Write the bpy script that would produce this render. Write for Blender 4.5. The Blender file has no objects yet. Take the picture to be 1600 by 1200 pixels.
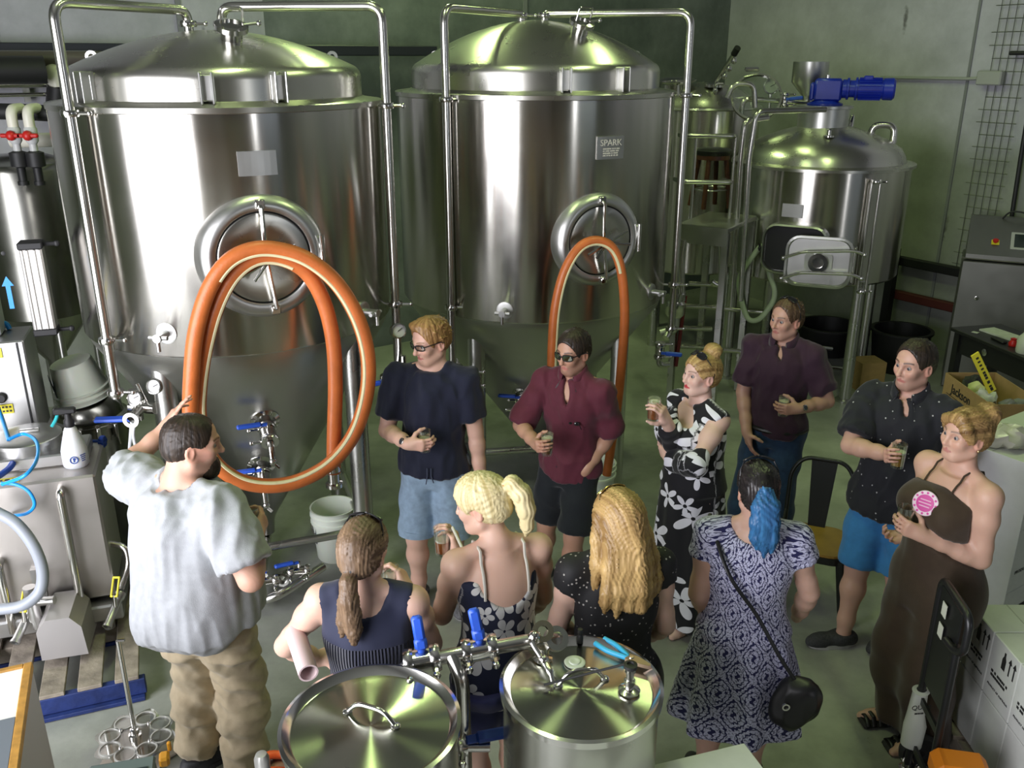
import bpy, bmesh, math, random
import numpy as np
from mathutils import Vector, Matrix
from math import sin, cos, pi, radians, atan2, sqrt

C = bpy.context.scene.collection
S = bpy.context.scene
# ------------------------------------------------------------------ camera, world, lights, exposure
F_PX, PITCH, EYE = 1390.0, radians(20.1), 3.15
cam_d = bpy.data.cameras.new('camera')
cam = bpy.data.objects.new('camera', cam_d); C.objects.link(cam)
cam.location = (0, 0, EYE); cam.rotation_euler = (pi/2 - PITCH, 0, 0)
cam_d.sensor_width = 36.0; cam_d.lens = 36.0*F_PX/1600.0
cam_d.clip_start = .05; cam_d.clip_end = 100
S.camera = cam
S.view_settings.view_transform = 'Standard'
S.view_settings.look = 'None'
S.view_settings.gamma = 1.0
S.view_settings.exposure = 0.0
S.view_settings.use_curve_mapping = False
S.cycles.use_denoising = True
S.cycles.max_bounces = 8; S.cycles.glossy_bounces = 5; S.cycles.diffuse_bounces = 4
S.cycles.transmission_bounces = 6; S.cycles.transparent_max_bounces = 8
S.cycles.caustics_reflective = False; S.cycles.caustics_refractive = False
S.cycles.sample_clamp_indirect = 6.0
W = bpy.data.worlds.new('world'); S.world = W; W.use_nodes = True
W.node_tree.nodes['Background'].inputs[0].default_value = (.75, .85, 1, 1)
W.node_tree.nodes['Background'].inputs[1].default_value = 0.6

RA, RB = Vector((.835, .55, 0)).normalized(), Vector((.55, -.835, 0)).normalized()   # room axes: along the tank row / along the right wall
CORNER = Vector((2.9, 12.8, 0))
def room(a, b, z=0):            # a: along the back wall leftwards from the corner, b: out from the back wall
    return CORNER - RA*a + RB*b + Vector((0, 0, z))
CEIL = 6.2
def area_light(name, loc, direction, sx, sy, power, col, up=(0, 0, 1), spread=None):
    d = bpy.data.lights.new(name, 'AREA'); d.shape = 'RECTANGLE'; d.size = sx; d.size_y = sy
    d.energy = power; d.color = col
    if spread: d.spread = radians(spread)
    o = bpy.data.objects.new(name, d); C.objects.link(o)
    o.location = loc
    o.rotation_euler = Vector(direction).to_track_quat('-Z', 'Y').to_euler()
    return o
DOOR_A = 12.2                    # the left wall, with the roller door that lets the daylight in
area_light('door_daylight', room(DOOR_A-.1, 7.1, 2.0), RA, 4.8, 3.9, 570, (.95, .94, 1.0))
area_light('window_daylight', room(6.9, 19.85, 3.0), -RB, .5, 3.0, 60, (.95, .96, 1.0))
TUBE_LAMPS = [(5.1, .83, 75), (3.15, 2.96, 28), (8.0, 5.2, 48), (5.0, 6.4, 50)]  # unseen tube lamps under the ceiling that give the green overhead light
for a_, b_, p_ in TUBE_LAMPS:
    area_light('tube_lamp', room(a_, b_, CEIL-.12), (0, 0, -1), .16, 1.5, p_, (.76, 1.0, .40))

# ------------------------------------------------------------------ pixel <-> place helpers (surveying the photograph)
def ray(u, v):
    x = (u-800)/F_PX; y = (600-v)/F_PX
    return Vector((x, cos(PITCH)+y*sin(PITCH), y*cos(PITCH)-sin(PITCH)))
def P(u, v, Y):
    d = ray(u, v); return Vector((0, 0, EYE)) + d*(Y/d.y)
def PZ(u, v, z):
    d = ray(u, v); return Vector((0, 0, EYE)) + d*((z-EYE)/d.z)
def PXW(px, t):                  # metres of a pixel span at forward depth t
    return px/F_PX*t
def reach(p0, u, v, L, side=1):  # point on the ray of (u,v) at distance L of p0; side -1: nearer to the eye
    d = ray(u, v).normalized(); o = Vector((0, 0, EYE)) - p0
    b = o.dot(d); c = o.dot(o)-L*L; q = b*b-c
    t = -b + (side*sqrt(q) if q > 0 else 0)
    return Vector((0, 0, EYE)) + d*t

# ------------------------------------------------------------------ materials
MATS = {}
def nt(name):
    m = bpy.data.materials.new(name); m.use_nodes = True
    t = m.node_tree; b = t.nodes['Principled BSDF']
    return m, t, b
def nd(t, typ, **kw):
    n = t.nodes.new('ShaderNode'+typ)
    for k, v in kw.items():
        if k.startswith('i_'):
            kk = k[2:]; n.inputs[int(kk) if kk.isdigit() else kk].default_value = v
        else: setattr(n, k, v)
    return n
def lk(t, a, ao, b, bi): t.links.new(a.outputs[ao], b.inputs[bi])
def col4(c): return (c[0], c[1], c[2], 1)
def srgb(r, g, b):
    f = lambda x: (x/255/12.92) if x/255 <= .04045 else ((x/255+.055)/1.055)**2.4
    return (f(r), f(g), f(b))
def plain(name, col, rough=.5, metal=0.0, spec=.5, noise=.0, nscale=20, bump=0, bscale=60, coat=0, sheen=0, sss=0):
    if name in MATS: return MATS[name]
    m, t, b = nt(name)
    b.inputs['Base Color'].default_value = col4(col); b.inputs['Roughness'].default_value = rough
    b.inputs['Metallic'].default_value = metal; b.inputs['Specular IOR Level'].default_value = spec
    if coat: b.inputs['Coat Weight'].default_value = coat
    if sheen: b.inputs['Sheen Weight'].default_value = sheen
    if sss:
        b.inputs['Subsurface Weight'].default_value = sss
        b.inputs['Subsurface Radius'].default_value = (.012, .004, .002); b.inputs['Subsurface Scale'].default_value = .6
    if noise or bump:
        tc = nd(t, 'TexCoord')
    if noise:
        n = nd(t, 'TexNoise', i_Scale=nscale, i_Detail=4.0); lk(t, tc, 'Object', n, 'Vector')
        r = nd(t, 'MapRange', i_1=.3, i_2=.7, i_3=1-noise, i_4=1+noise); lk(t, n, 'Fac', r, 0)
        h = nd(t, 'HueSaturation', i_Color=col4(col)); lk(t, r, 0, h, 'Value'); lk(t, h, 0, b, 'Base Color')
    if bump:
        n2 = nd(t, 'TexNoise', i_Scale=bscale, i_Detail=3.0); lk(t, tc, 'Object', n2, 'Vector')
        bp = nd(t, 'Bump', i_Strength=bump, i_Distance=.01); lk(t, n2, 'Fac', bp, 'Height'); lk(t, bp, 0, b, 'Normal')
    MATS[name] = m; return m
def steel(name, col=(.62, .61, .59), rough=.24, aniso=.0, wear=.05, axis='Z', grain=0, rot=0.0):
    if name in MATS: return MATS[name]
    m, t, b = nt(name)
    b.inputs['Metallic'].default_value = 1; b.inputs['Roughness'].default_value = rough
    b.inputs['Base Color'].default_value = col4(col)
    tc = nd(t, 'TexCoord')
    n = nd(t, 'TexNoise', i_Scale=6.0, i_Detail=5.0); lk(t, tc, 'Object', n, 'Vector')
    r = nd(t, 'MapRange', i_1=.3, i_2=.7, i_3=rough-wear, i_4=rough+wear); lk(t, n, 'Fac', r, 0); lk(t, r, 0, b, 'Roughness')
    if aniso:
        b.inputs['Anisotropic'].default_value = aniso; b.inputs['Anisotropic Rotation'].default_value = rot
        tg = nd(t, 'Tangent', direction_type='RADIAL', axis=axis); lk(t, tg, 0, b, 'Tangent')
    MATS[name] = m; return m
def glassy(name, col, rough=0.0, ior=1.45, alpha_mix=0):
    if name in MATS: return MATS[name]
    m, t, b = nt(name)
    b.inputs['Base Color'].default_value = col4(col); b.inputs['Roughness'].default_value = rough
    b.inputs['Transmission Weight'].default_value = 1.0; b.inputs['IOR'].default_value = ior
    MATS[name] = m; return m
def thin_glass(name, col=(.95, .98, .97), refl=.12):
    m, t, b = nt(name)
    tr = nd(t, 'BsdfTransparent', i_Color=col4(col)); gl = nd(t, 'BsdfGlossy', i_Roughness=.03, i_Color=(1, 1, 1, 1))
    lw = nd(t, 'LayerWeight', i_Blend=.35); mp = nd(t, 'MapRange', i_3=refl*.5, i_4=.75); lk(t, lw, 'Facing', mp, 0)
    mx = nd(t, 'MixShader'); lk(t, mp, 0, mx, 0); lk(t, tr, 0, mx, 1); lk(t, gl, 0, mx, 2)
    lk(t, mx, 0, t.nodes['Material Output'], 'Surface'); MATS[name] = m; return m

# ------------------------------------------------------------------ mesh building
class MB:
    def __init__(s): s.v = []; s.f = []; s.sm = []; s.mi = []; s.cur = 0
    def add(s, vs, fs, smooth=False):
        o = len(s.v); s.v += [tuple(v) for v in vs]
        for f in fs: s.f.append(tuple(i+o for i in f)); s.sm.append(smooth); s.mi.append(s.cur)
        return s
    def box(s, c, size, rot=None, bev=0, taper=1.0):
        hx, hy, hz = size[0]/2, size[1]/2, size[2]/2
        R = rot if rot is not None else Matrix.Identity(3)
        c = Vector(c)
        if not bev:
            vs = [Vector((x*hx*(taper if z > 0 else 1), y*hy*(taper if z > 0 else 1), z*hz)) for z in (-1, 1) for y in (-1, 1) for x in (-1, 1)]
            fs = [(0, 2, 3, 1), (4, 5, 7, 6), (0, 1, 5, 4), (2, 6, 7, 3), (0, 4, 6, 2), (1, 3, 7, 5)]
            return s.add([c + R @ v for v in vs], fs)
        b = min(bev, hx*.9, hy*.9, hz*.9)
        vs = []; idx = {}
        for z in (-1, 1):
            for y in (-1, 1):
                for x in (-1, 1):
                    for ax in range(3):
                        p = [x*(hx-b), y*(hy-b), z*(hz-b)]; p[ax] = (x*hx, y*hy, z*hz)[ax]
                        idx[(x, y, z, ax)] = len(vs); vs.append(c + R @ Vector(p))
        fs = []
        def q(*k): fs.append(tuple(idx[i] for i in k))
        for sg in (-1, 1):
            o = (lambda l: l if sg > 0 else l[::-1])
            q(*o([(sg, -1, -1, 0), (sg, 1, -1, 0), (sg, 1, 1, 0), (sg, -1, 1, 0)]))
            q(*o([(-1, sg, -1, 1), (-1, sg, 1, 1), (1, sg, 1, 1), (1, sg, -1, 1)]))
            q(*o([(-1, -1, sg, 2), (1, -1, sg, 2), (1, 1, sg, 2), (-1, 1, sg, 2)]))
        for a in (-1, 1):
            for d in (-1, 1):
                o = (lambda l: l if a*d > 0 else l[::-1])
                q(*o([(a, d, -1, 0), (a, d, -1, 1), (a, d, 1, 1), (a, d, 1, 0)]))
                q(*o([(-1, a, d, 1), (-1, a, d, 2), (1, a, d, 2), (1, a, d, 1)]))
                q(*o([(d, -1, a, 2), (d, -1, a, 0), (d, 1, a, 0), (d, 1, a, 2)]))
        for x in (-1, 1):
            for y in (-1, 1):
                for z in (-1, 1):
                    k = [(x, y, z, 0), (x, y, z, 1), (x, y, z, 2)]
                    q(*(k if x*y*z > 0 else k[::-1]))
        return s.add(vs, fs)
    def tube(s, pts, r, seg=12, closed=False, cap=True, flat=None):
        pts = [Vector(p) for p in pts]; n = len(pts)
        rr = r if isinstance(r, (list, tuple)) else [r]*n
        tang = []
        for i in range(n):
            a = pts[i-1] if (i > 0 or closed) else pts[i]; b = pts[(i+1) % n] if (i < n-1 or closed) else pts[i]
            tang.append((b-a).normalized())
        up = Vector((0, 0, 1)) if abs(tang[0].z) < .9 else Vector((1, 0, 0))
        nx = tang[0].cross(up).normalized(); vs = []
        for i in range(n):
            nx = (nx - tang[i]*nx.dot(tang[i])).normalized(); ny = tang[i].cross(nx)
            for k in range(seg):
                a = 2*pi*k/seg
                vs.append(pts[i] + nx*(cos(a)*rr[i]) + ny*(sin(a)*rr[i]*(flat or 1)))
        fs = []
        for i in range(n if closed else n-1):
            j = (i+1) % n
            for k in range(seg): fs.append((i*seg+k, i*seg+(k+1) % seg, j*seg+(k+1) % seg, j*seg+k))
        if cap and not closed:
            fs.append(tuple(range(seg))[::-1]); fs.append(tuple((n-1)*seg+k for k in range(seg)))
        return s.add(vs, fs, True)
    def lathe(s, prof, c=(0, 0, 0), axis=(0, 0, 1), seg=32, smooth=True, xref=None, closed=False):
        ax = Vector(axis).normalized(); ref = Vector(xref) if xref is not None else (Vector((1, 0, 0)) if abs(ax.x) < .9 else Vector((0, 1, 0)))
        ex = (ref - ax*ref.dot(ax)).normalized(); ey = ax.cross(ex); c = Vector(c)
        vs = []; rows = []
        for r, h in prof:
            if r < 1e-6: rows.append([len(vs)]); vs.append(c+ax*h)
            else:
                rows.append(list(range(len(vs), len(vs)+seg)))
                for k in range(seg):
                    a = 2*pi*k/seg; vs.append(c+ax*h+ex*(r*cos(a))+ey*(r*sin(a)))
        fs = []
        rws = rows + [rows[0]] if closed else rows
        for A, B in zip(rws, rws[1:]):
            if len(A) == 1 and len(B) == 1: continue
            for k in range(seg):
                k2 = (k+1) % seg
                if len(A) == 1: fs.append((A[0], B[k2], B[k]))
                elif len(B) == 1: fs.append((A[k], A[k2], B[0]))
                else: fs.append((A[k], A[k2], B[k2], B[k]))
        return s.add(vs, fs, smooth)
    def cyl(s, a, b, r, seg=20, r2=None, smooth=True):
        a = Vector(a); b = Vector(b); L = (b-a).length; r2 = r if r2 is None else r2
        return s.lathe([(0, 0), (r, 0), (r, 0), (r2, L), (r2, L), (0, L)], a, b-a, seg, smooth)
    def ball(s, c, r, seg=16, sc=(1, 1, 1)):
        n = seg//2; vs = []; c = Vector(c)
        prof = [(sin(pi*i/n), -cos(pi*i/n)) for i in range(n+1)]
        m = MB(); m.lathe(prof, seg=seg)
        return s.add([(c.x+v[0]*r*sc[0], c.y+v[1]*r*sc[1], c.z+v[2]*r*sc[2]) for v in m.v], m.f, True)
    def prism(s, poly, c, ex, ey, th):
        ex = Vector(ex).normalized(); ey = Vector(ey).normalized(); ez = ex.cross(ey); c = Vector(c); n = len(poly)
        vs = [c+ex*x+ey*y for x, y in poly] + [c+ex*x+ey*y+ez*th for x, y in poly]
        fs = [tuple(range(n))[::-1], tuple(range(n, 2*n))] + [(i, (i+1) % n, n+(i+1) % n, n+i) for i in range(n)]
        return s.add(vs, fs)
    def build(s, name, mat, parent=None, wn=True):
        org = root_loc(parent)
        me = bpy.data.meshes.new(name)
        me.from_pydata([(v[0]-org[0], v[1]-org[1], v[2]-org[2]) for v in s.v], [], s.f)
        me.polygons.foreach_set('use_smooth', s.sm)
        mats = mat if isinstance(mat, (list, tuple)) else [mat]
        for m in mats: me.materials.append(m)
        if len(mats) > 1: me.polygons.foreach_set('material_index', s.mi)
        if any(s.sm): me.set_sharp_from_angle(angle=radians(42))
        me.update()
        o = bpy.data.objects.new(name, me); C.objects.link(o)
        if parent is not None: o.parent = parent
        return o
def root_loc(o):
    l = Vector((0, 0, 0))
    while o is not None: l += o.location; o = o.parent
    return l
def tag(o, label=None, cat=None, group=None, kind=None):
    for k, v in (('label', label), ('category', cat), ('group', group), ('kind', kind)):
        if v: o[k] = v
    return o
def thing(name, loc, label, cat, group=None):
    o = bpy.data.objects.new(name, None); C.objects.link(o); o.location = loc; o.empty_display_size = .1
    return tag(o, label, cat, group)
def solid(name, mb, mat, label, cat, group=None):   # a thing of one mesh, origin at its base centre
    xs = np.array(mb.v); lo = xs.min(0); hi = xs.max(0)
    org = Vector(((lo[0]+hi[0])/2, (lo[1]+hi[1])/2, lo[2]))
    mb.v = [(v[0]-org[0], v[1]-org[1], v[2]-org[2]) for v in mb.v]
    o = mb.build(name, mat); o.location = org
    return tag(o, label, cat, group)
def kids(o): return list(o.children)
def copy_tree(o, parent=None):
    c = o.copy(); C.objects.link(c); c.parent = parent
    for ch in kids(o): copy_tree(ch, c)
    return c
def struct(name, mb, mat): return tag(mb.build(name, mat), kind='structure')
def marks(c, ex, ey, w, h, rows, parent, mat, seed=1, name='fine_print'):
    """rows of print too small to read"""
    ex = Vector(ex).normalized(); ey = Vector(ey); ey = (ey-ex*ey.dot(ex)).normalized(); ez = ex.cross(ey); R = Matrix((ex, ey, ez)).transposed(); r = random.Random(seed); m = MB()
    for k in range(rows):
        x = -w/2; y = h/2-h*(k+.5)/rows; end = w/2*(1-.35*r.random()*(k > 0))
        while x < end:
            l = h/rows*r.uniform(.35, .95); m.box(Vector(c)+ex*(x+l/2)+ey*y, (l, h/rows*.62, .0009), R); x += l+h/rows*r.choice((.12, .12, .5))
    return m.build(name, mat, parent)
def wall_hit(u, v, off, n, p0):
    d = ray(u, v); o = Vector((0, 0, EYE)); n = Vector(n); return o+d*(((Vector(p0)+n*off-o).dot(n))/d.dot(n))
def on_back(u, v, off=0.): return wall_hit(u, v, off, RB, CORNER)
def on_right(u, v, off=0.): return wall_hit(u, v, off, -RA, CORNER)
def on_plane(u, v, p0, n): return wall_hit(u, v, 0, n, p0)
def basis(ez, hint=(0, 0, 1)):
    ez = Vector(ez).normalized(); h = Vector(hint)
    if abs(ez.dot(h)) > .98: h = Vector((0, 1, 0))
    ex = h.cross(ez).normalized(); ey = ez.cross(ex)
    return Matrix((ex, ey, ez)).transposed()
def rz(a): return Matrix.Rotation(a, 3, 'Z')
def arc(c, ex, ey, r, a0, a1, n=12):
    c = Vector(c); ex = Vector(ex); ey = Vector(ey)
    return [c+ex*(r*cos(a0+(a1-a0)*i/n))+ey*(r*sin(a0+(a1-a0)*i/n)) for i in range(n+1)]
def bend(pts, r=.08, n=6):       # polyline with rounded corners
    pts = [Vector(p) for p in pts]; out = [pts[0]]
    for a, b, c in zip(pts, pts[1:], pts[2:]):
        d1 = (a-b); d2 = (c-b); rr = min(r, d1.length*.49, d2.length*.49)
        p0 = b+d1.normalized()*rr; p1 = b+d2.normalized()*rr
        for i in range(n+1):
            t = i/n; out.append(p0*(1-t)**2 + b*2*t*(1-t) + p1*t*t)
    out.append(pts[-1]); return out
def spline(pts, n=8, closed=False):
    pts = [Vector(p) for p in pts]; out = []; N = len(pts)
    rng = N if closed else N-1
    for i in range(rng):
        p0 = pts[(i-1) % N] if (closed or i > 0) else pts[0]*2-pts[1]
        p1 = pts[i]; p2 = pts[(i+1) % N]
        p3 = pts[(i+2) % N] if (closed or i < N-2) else pts[-1]*2-pts[-2]
        for k in range(n):
            t = k/n
            out.append(.5*((2*p1)+(p2-p0)*t+(2*p0-5*p1+4*p2-p3)*t*t+(3*p1-p0-3*p2+p3)*t**3))
    if not closed: out.append(pts[-1])
    return out
def text(name, body, c, ex, ey, size, mat, parent=None, depth=.0015, align='CENTER', bold=0):
    cu = bpy.data.curves.new(name, 'FONT'); cu.body = body; cu.size = size; cu.extrude = depth; cu.align_x = align; cu.align_y = 'CENTER'; cu.offset = bold
    cu.resolution_u = 3
    tmp = bpy.data.objects.new('letters', cu); me = bpy.data.meshes.new_from_object(tmp); bpy.data.objects.remove(tmp); bpy.data.curves.remove(cu)
    me.materials.clear(); me.materials.append(mat); me.name = name
    o = bpy.data.objects.new(name, me); C.objects.link(o)
    ex = Vector(ex).normalized(); ey = Vector(ey); ey = (ey-ex*ey.dot(ex)).normalized(); ez = ex.cross(ey)
    M = Matrix((ex, ey, ez)).transposed().to_4x4(); M.translation = Vector(c) - (root_loc(parent) if parent else Vector())
    if parent is not None: o.parent = parent
    o.matrix_local = M
    return o
# ------------------------------------------------------------------ room shell
def concrete(name, base, dark, green=None, scale=1.0, rough=.8, streak=False):  # green: patches of green light low on the wall, painted into its colour, streak: dark run marks
    m, t, b = nt(name)
    tc = nd(t, 'TexCoord')
    n1 = nd(t, 'TexNoise', i_Scale=.7*scale, i_Detail=6.0, i_Roughness=.62); lk(t, tc, 'Object', n1, 'Vector')
    n2 = nd(t, 'TexNoise', i_Scale=6*scale, i_Detail=8.0, i_Roughness=.7); lk(t, tc, 'Object', n2, 'Vector')
    r1 = nd(t, 'ValToRGB'); r1.color_ramp.elements[0].position = .36; r1.color_ramp.elements[1].position = .66
    r1.color_ramp.elements[0].color = col4(dark); r1.color_ramp.elements[1].color = col4(base)
    lk(t, n1, 'Fac', r1, 0)
    mx = nd(t, 'Mix', data_type='RGBA', blend_type='MULTIPLY', i_0=.55)
    r2 = nd(t, 'ValToRGB'); r2.color_ramp.elements[0].position = .3; r2.color_ramp.elements[1].position = .62
    r2.color_ramp.elements[0].color = (.62, .62, .62, 1); r2.color_ramp.elements[1].color = (1, 1, 1, 1)
    lk(t, n2, 'Fac', r2, 0); lk(t, r1, 0, mx, 6); lk(t, r2, 0, mx, 7)
    src = (mx, 2)
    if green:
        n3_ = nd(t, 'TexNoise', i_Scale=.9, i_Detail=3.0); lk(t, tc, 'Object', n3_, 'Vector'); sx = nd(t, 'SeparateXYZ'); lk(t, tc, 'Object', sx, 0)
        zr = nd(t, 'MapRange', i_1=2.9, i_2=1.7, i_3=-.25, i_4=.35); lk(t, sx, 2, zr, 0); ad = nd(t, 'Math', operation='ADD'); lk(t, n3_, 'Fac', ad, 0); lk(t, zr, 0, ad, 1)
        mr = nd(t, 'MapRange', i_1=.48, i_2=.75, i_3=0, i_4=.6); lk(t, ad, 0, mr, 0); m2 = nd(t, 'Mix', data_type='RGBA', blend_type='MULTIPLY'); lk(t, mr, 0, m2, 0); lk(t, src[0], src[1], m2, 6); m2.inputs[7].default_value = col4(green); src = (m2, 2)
    if streak:
        mp = nd(t, 'Mapping'); mp.inputs['Scale'].default_value = (1, 1, .22); lk(t, tc, 'Object', mp, 'Vector'); vo = nd(t, 'TexVoronoi', i_Scale=2.3); lk(t, mp, 0, vo, 'Vector'); n4 = nd(t, 'TexNoise', i_Scale=14.0); lk(t, tc, 'Object', n4, 'Vector')
        sb = nd(t, 'Math', operation='MULTIPLY_ADD'); lk(t, n4, 'Fac', sb, 0); sb.inputs[1].default_value = .16; lk(t, vo, 'Distance', sb, 2); mr = nd(t, 'MapRange', i_1=.10, i_2=.16, i_3=.75, i_4=0); lk(t, sb, 0, mr, 0)
        m2 = nd(t, 'Mix', data_type='RGBA'); lk(t, mr, 0, m2, 0); lk(t, src[0], src[1], m2, 6); m2.inputs[7].default_value = (.06, .055, .05, 1); src = (m2, 2)
    lk(t, src[0], src[1], b, 'Base Color')
    rr = nd(t, 'MapRange', i_1=.3, i_2=.7, i_3=rough-.12, i_4=rough+.12); lk(t, n2, 'Fac', rr, 0); lk(t, rr, 0, b, 'Roughness')
    bp = nd(t, 'Bump', i_Strength=.12, i_Distance=.02); lk(t, n2, 'Fac', bp, 'Height'); lk(t, bp, 0, b, 'Normal')
    return m
M_floor = concrete('floor_concrete', srgb(186, 188, 180), srgb(128, 132, 122), scale=.8, rough=.38)
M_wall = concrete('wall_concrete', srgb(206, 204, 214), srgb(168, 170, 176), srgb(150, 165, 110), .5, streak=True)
M_wall_dark = concrete('wall_concrete_stained', srgb(142, 148, 146), srgb(86, 94, 92), scale=.9)
M_ceil = plain('ceiling_sheet', srgb(120, 122, 118), .7)
M_joint = plain('joint_seal', srgb(128, 130, 132), .8)
mb = MB(); q = [room(DOOR_A+1, -1), room(DOOR_A+1, 20.5), room(-1, 20.5), room(-1, -1)]
mb.add([p+Vector((0, 0, z)) for z in (-.2, 0) for p in q], [(4, 5, 6, 7), (3, 2, 1, 0)]); struct('floor', mb, M_floor)
def wall(name, p0, p1, out, mat, holes=None, th=.18):
    """slab between p0 and p1, thickness away from the room; holes: (d0,d1,z0,z1)"""
    L = (p1-p0).length; ex = (p1-p0).normalized(); o = Vector(out).normalized()*th
    segs = [(0, L, 0, CEIL)]
    for (d0, d1, z0, z1) in holes or []:
        new = []
        for (a, b, c, d) in segs:
            if a <= d0 and b >= d1:
                new += [(a, d0, c, d), (d1, b, c, d), (d0, d1, z1, d)]
                if z0 > 0: new.append((d0, d1, c, z0))
            else: new.append((a, b, c, d))
        segs = new
    m = MB()
    for a, b, c, d in segs:
        if b-a < .01 or d-c < .01: continue
        pts = [p0+ex*a, p0+ex*b]
        vs = [pts[0]+Vector((0, 0, c)), pts[1]+Vector((0, 0, c)), pts[1]+Vector((0, 0, d)), pts[0]+Vector((0, 0, d))]
        m.add(vs+[v+o for v in vs], [(0, 1, 2, 3), (4, 7, 6, 5), (0, 4, 5, 1), (1, 5, 6, 2), (2, 6, 7, 3), (3, 7, 4, 0)])
    return struct(name, m, mat)
wall('wall_back', room(6.35, 0), room(0, 0), -RB, M_wall_dark)
tag(bpy.data.objects['wall_back'], None, None)
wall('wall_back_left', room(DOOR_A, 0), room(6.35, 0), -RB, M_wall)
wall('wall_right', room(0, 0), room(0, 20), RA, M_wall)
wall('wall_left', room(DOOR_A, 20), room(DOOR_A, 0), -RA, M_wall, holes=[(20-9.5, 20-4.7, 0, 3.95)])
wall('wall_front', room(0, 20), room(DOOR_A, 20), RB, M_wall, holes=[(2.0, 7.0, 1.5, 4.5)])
mb = MB(); q = [room(DOOR_A+.2, -.2), room(DOOR_A+.2, 20.2), room(-.2, 20.2), room(-.2, -.2)]
mb.add([p+Vector((0, 0, z)) for z in (CEIL, CEIL+.15) for p in q], [(0, 3, 2, 1), (4, 5, 6, 7), (0, 1, 5, 4), (1, 2, 6, 5), (2, 3, 7, 6), (3, 0, 4, 7)]); struct('ceiling', mb, M_ceil)
# panel joints of the precast walls
JB = (on_right(1500, 200)-CORNER).dot(RB)
for i, b in enumerate((JB, JB+3.2)):
    m = MB(); m.box(room(.008, b, CEIL/2), (.012, .03, CEIL), Matrix((-RA, -RB, Vector((0, 0, 1)))).transposed()); struct('trim_%d' % (i+1), m, M_joint)
for i, a in enumerate((3.3, 7.15)):
    m = MB(); m.box(room(a, .008, CEIL/2), (.05, .02, CEIL), Matrix((-RA, -RB, Vector((0, 0, 1)))).transposed()); struct('trim_%d' % (i+3), m, M_joint)
# ceiling light housings around the tube lamps
M_white = plain('white_paint', (.75, .75, .73), .5)
for i, (a, b, p) in enumerate(TUBE_LAMPS):
    m = MB(); R = Matrix((RA, RB, Vector((0, 0, 1)))).transposed()
    for dx, dy, sx, sy in ((-.24, 0, .06, 1.7), (.24, 0, .06, 1.7), (0, -.80, .42, .06), (0, .80, .42, .06)):
        m.box(room(a, b, CEIL-.06)+R @ Vector((dx, dy, 0)), (sx, sy, .12), R)
    struct('trim_%d' % (i+5), m, M_white)

# the viewing mezzanine the picture is taken from, behind and below the eye
M_deck = plain('mezzanine_timber', srgb(120, 92, 62), .6, noise=.2)
mb = MB(); RM = Matrix((RA, -RB, Vector((0, 0, 1)))).transposed(); ctr = Vector((0, 0, 0))-RA*.2+RB*2.2
mb.box(ctr+Vector((0, 0, 1.42)), (5.2, 3.6, .16), RM); struct('floor_mezzanine', mb, M_deck)
for i, (x, y) in enumerate(((-2.5, 1.7), (2.5, 1.7), (-2.5, -1.7), (2.5, -1.7))):
    m = MB(); m.box(ctr+RM @ Vector((x, y, .67)), (.12, .12, 1.34), RM); struct('trim_%d' % (i+10), m, M_deck)
# ------------------------------------------------------------------ steel, and the brewing vessels
M_shell = steel('brushed_steel_shell', (.60, .58, .54), .21, .93, .02, rot=.25)
M_dome = steel('brushed_steel_dome', (.58, .57, .52), .28, .5, .012, rot=.25)
M_steel = steel('polished_steel', (.66, .65, .62), .16, 0, .04)
M_pipe = steel('pipe_steel', (.62, .61, .57), .22, 0, .04)
M_satin = steel('satin_steel', (.58, .58, .56), .36, 0, .06)
M_leg = steel('leg_steel', (.56, .56, .53), .30, 0, .05)
M_cone = steel('cone_steel', (.50, .50, .47), .34, .3, .05)
M_black = plain('black_rubber', (.012, .012, .013), .55)
M_blue = plain('blue_handle', srgb(48, 92, 205), .38, noise=.08)
M_bluepaint = plain('blue_enamel', srgb(22, 44, 168), .34, noise=.1, nscale=8)
M_red = plain('red_plastic', srgb(190, 34, 30), .4)
M_dial = plain('dial_face', (.8, .8, .78), .4)
M_sight = thin_glass('sight_glass', (.94, .97, .93), .08)
M_hose = plain('orange_hose', srgb(198, 108, 54), .38, noise=.10, nscale=14, bump=.12, bscale=90)
M_hoseband = plain('hose_print_band', srgb(222, 214, 170), .5, noise=.06)
M_ink = plain('black_ink', (.02, .02, .02), .6)
M_engrave = plain('engraved_letters', srgb(196, 192, 180), .5)

def clamp_ring(m, p, d, r):      # a sanitary clamp: two thin flanges and a wing nut
    p = Vector(p); d = Vector(d).normalized()
    m.lathe([(0, -.016), (r*1.5, -.016), (r*1.62, -.006), (r*1.62, .006), (r*1.5, .016), (0, .016)], p, d, 14)
    s = d.cross(Vector((0, 0, 1))) if abs(d.z) < .9 else Vector((1, 0, 0)); s.normalize()
    m.tube([p+s*r*1.4, p+s*(r*1.4+.05)], .009, 6); m.ball(p+s*(r*1.4+.055), .014, 8)
def gauge(p, facing, r, parent, name='pressure_gauge'):
    g = MB().lathe([(0, -.03), (r*.92, -.03), (r, -.02), (r, .012), (r*.86, .014), (r*.84, .004)], p, facing, 20).build(name, M_steel, parent)
    d = MB(); d.lathe([(r*.84, .004), (0, .005)], p, facing, 20); d.build('dial', M_dial, g)
    f = Vector(facing).normalized(); B = basis(f); n = MB(); n.box(Vector(p)+f*.008+B @ Vector((r*.2, r*.12, 0)), (r*.7, r*.08, .002), B @ Matrix.Rotation(.5, 3, 'Z'))
    n.build('needle', M_ink, g); return g
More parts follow.
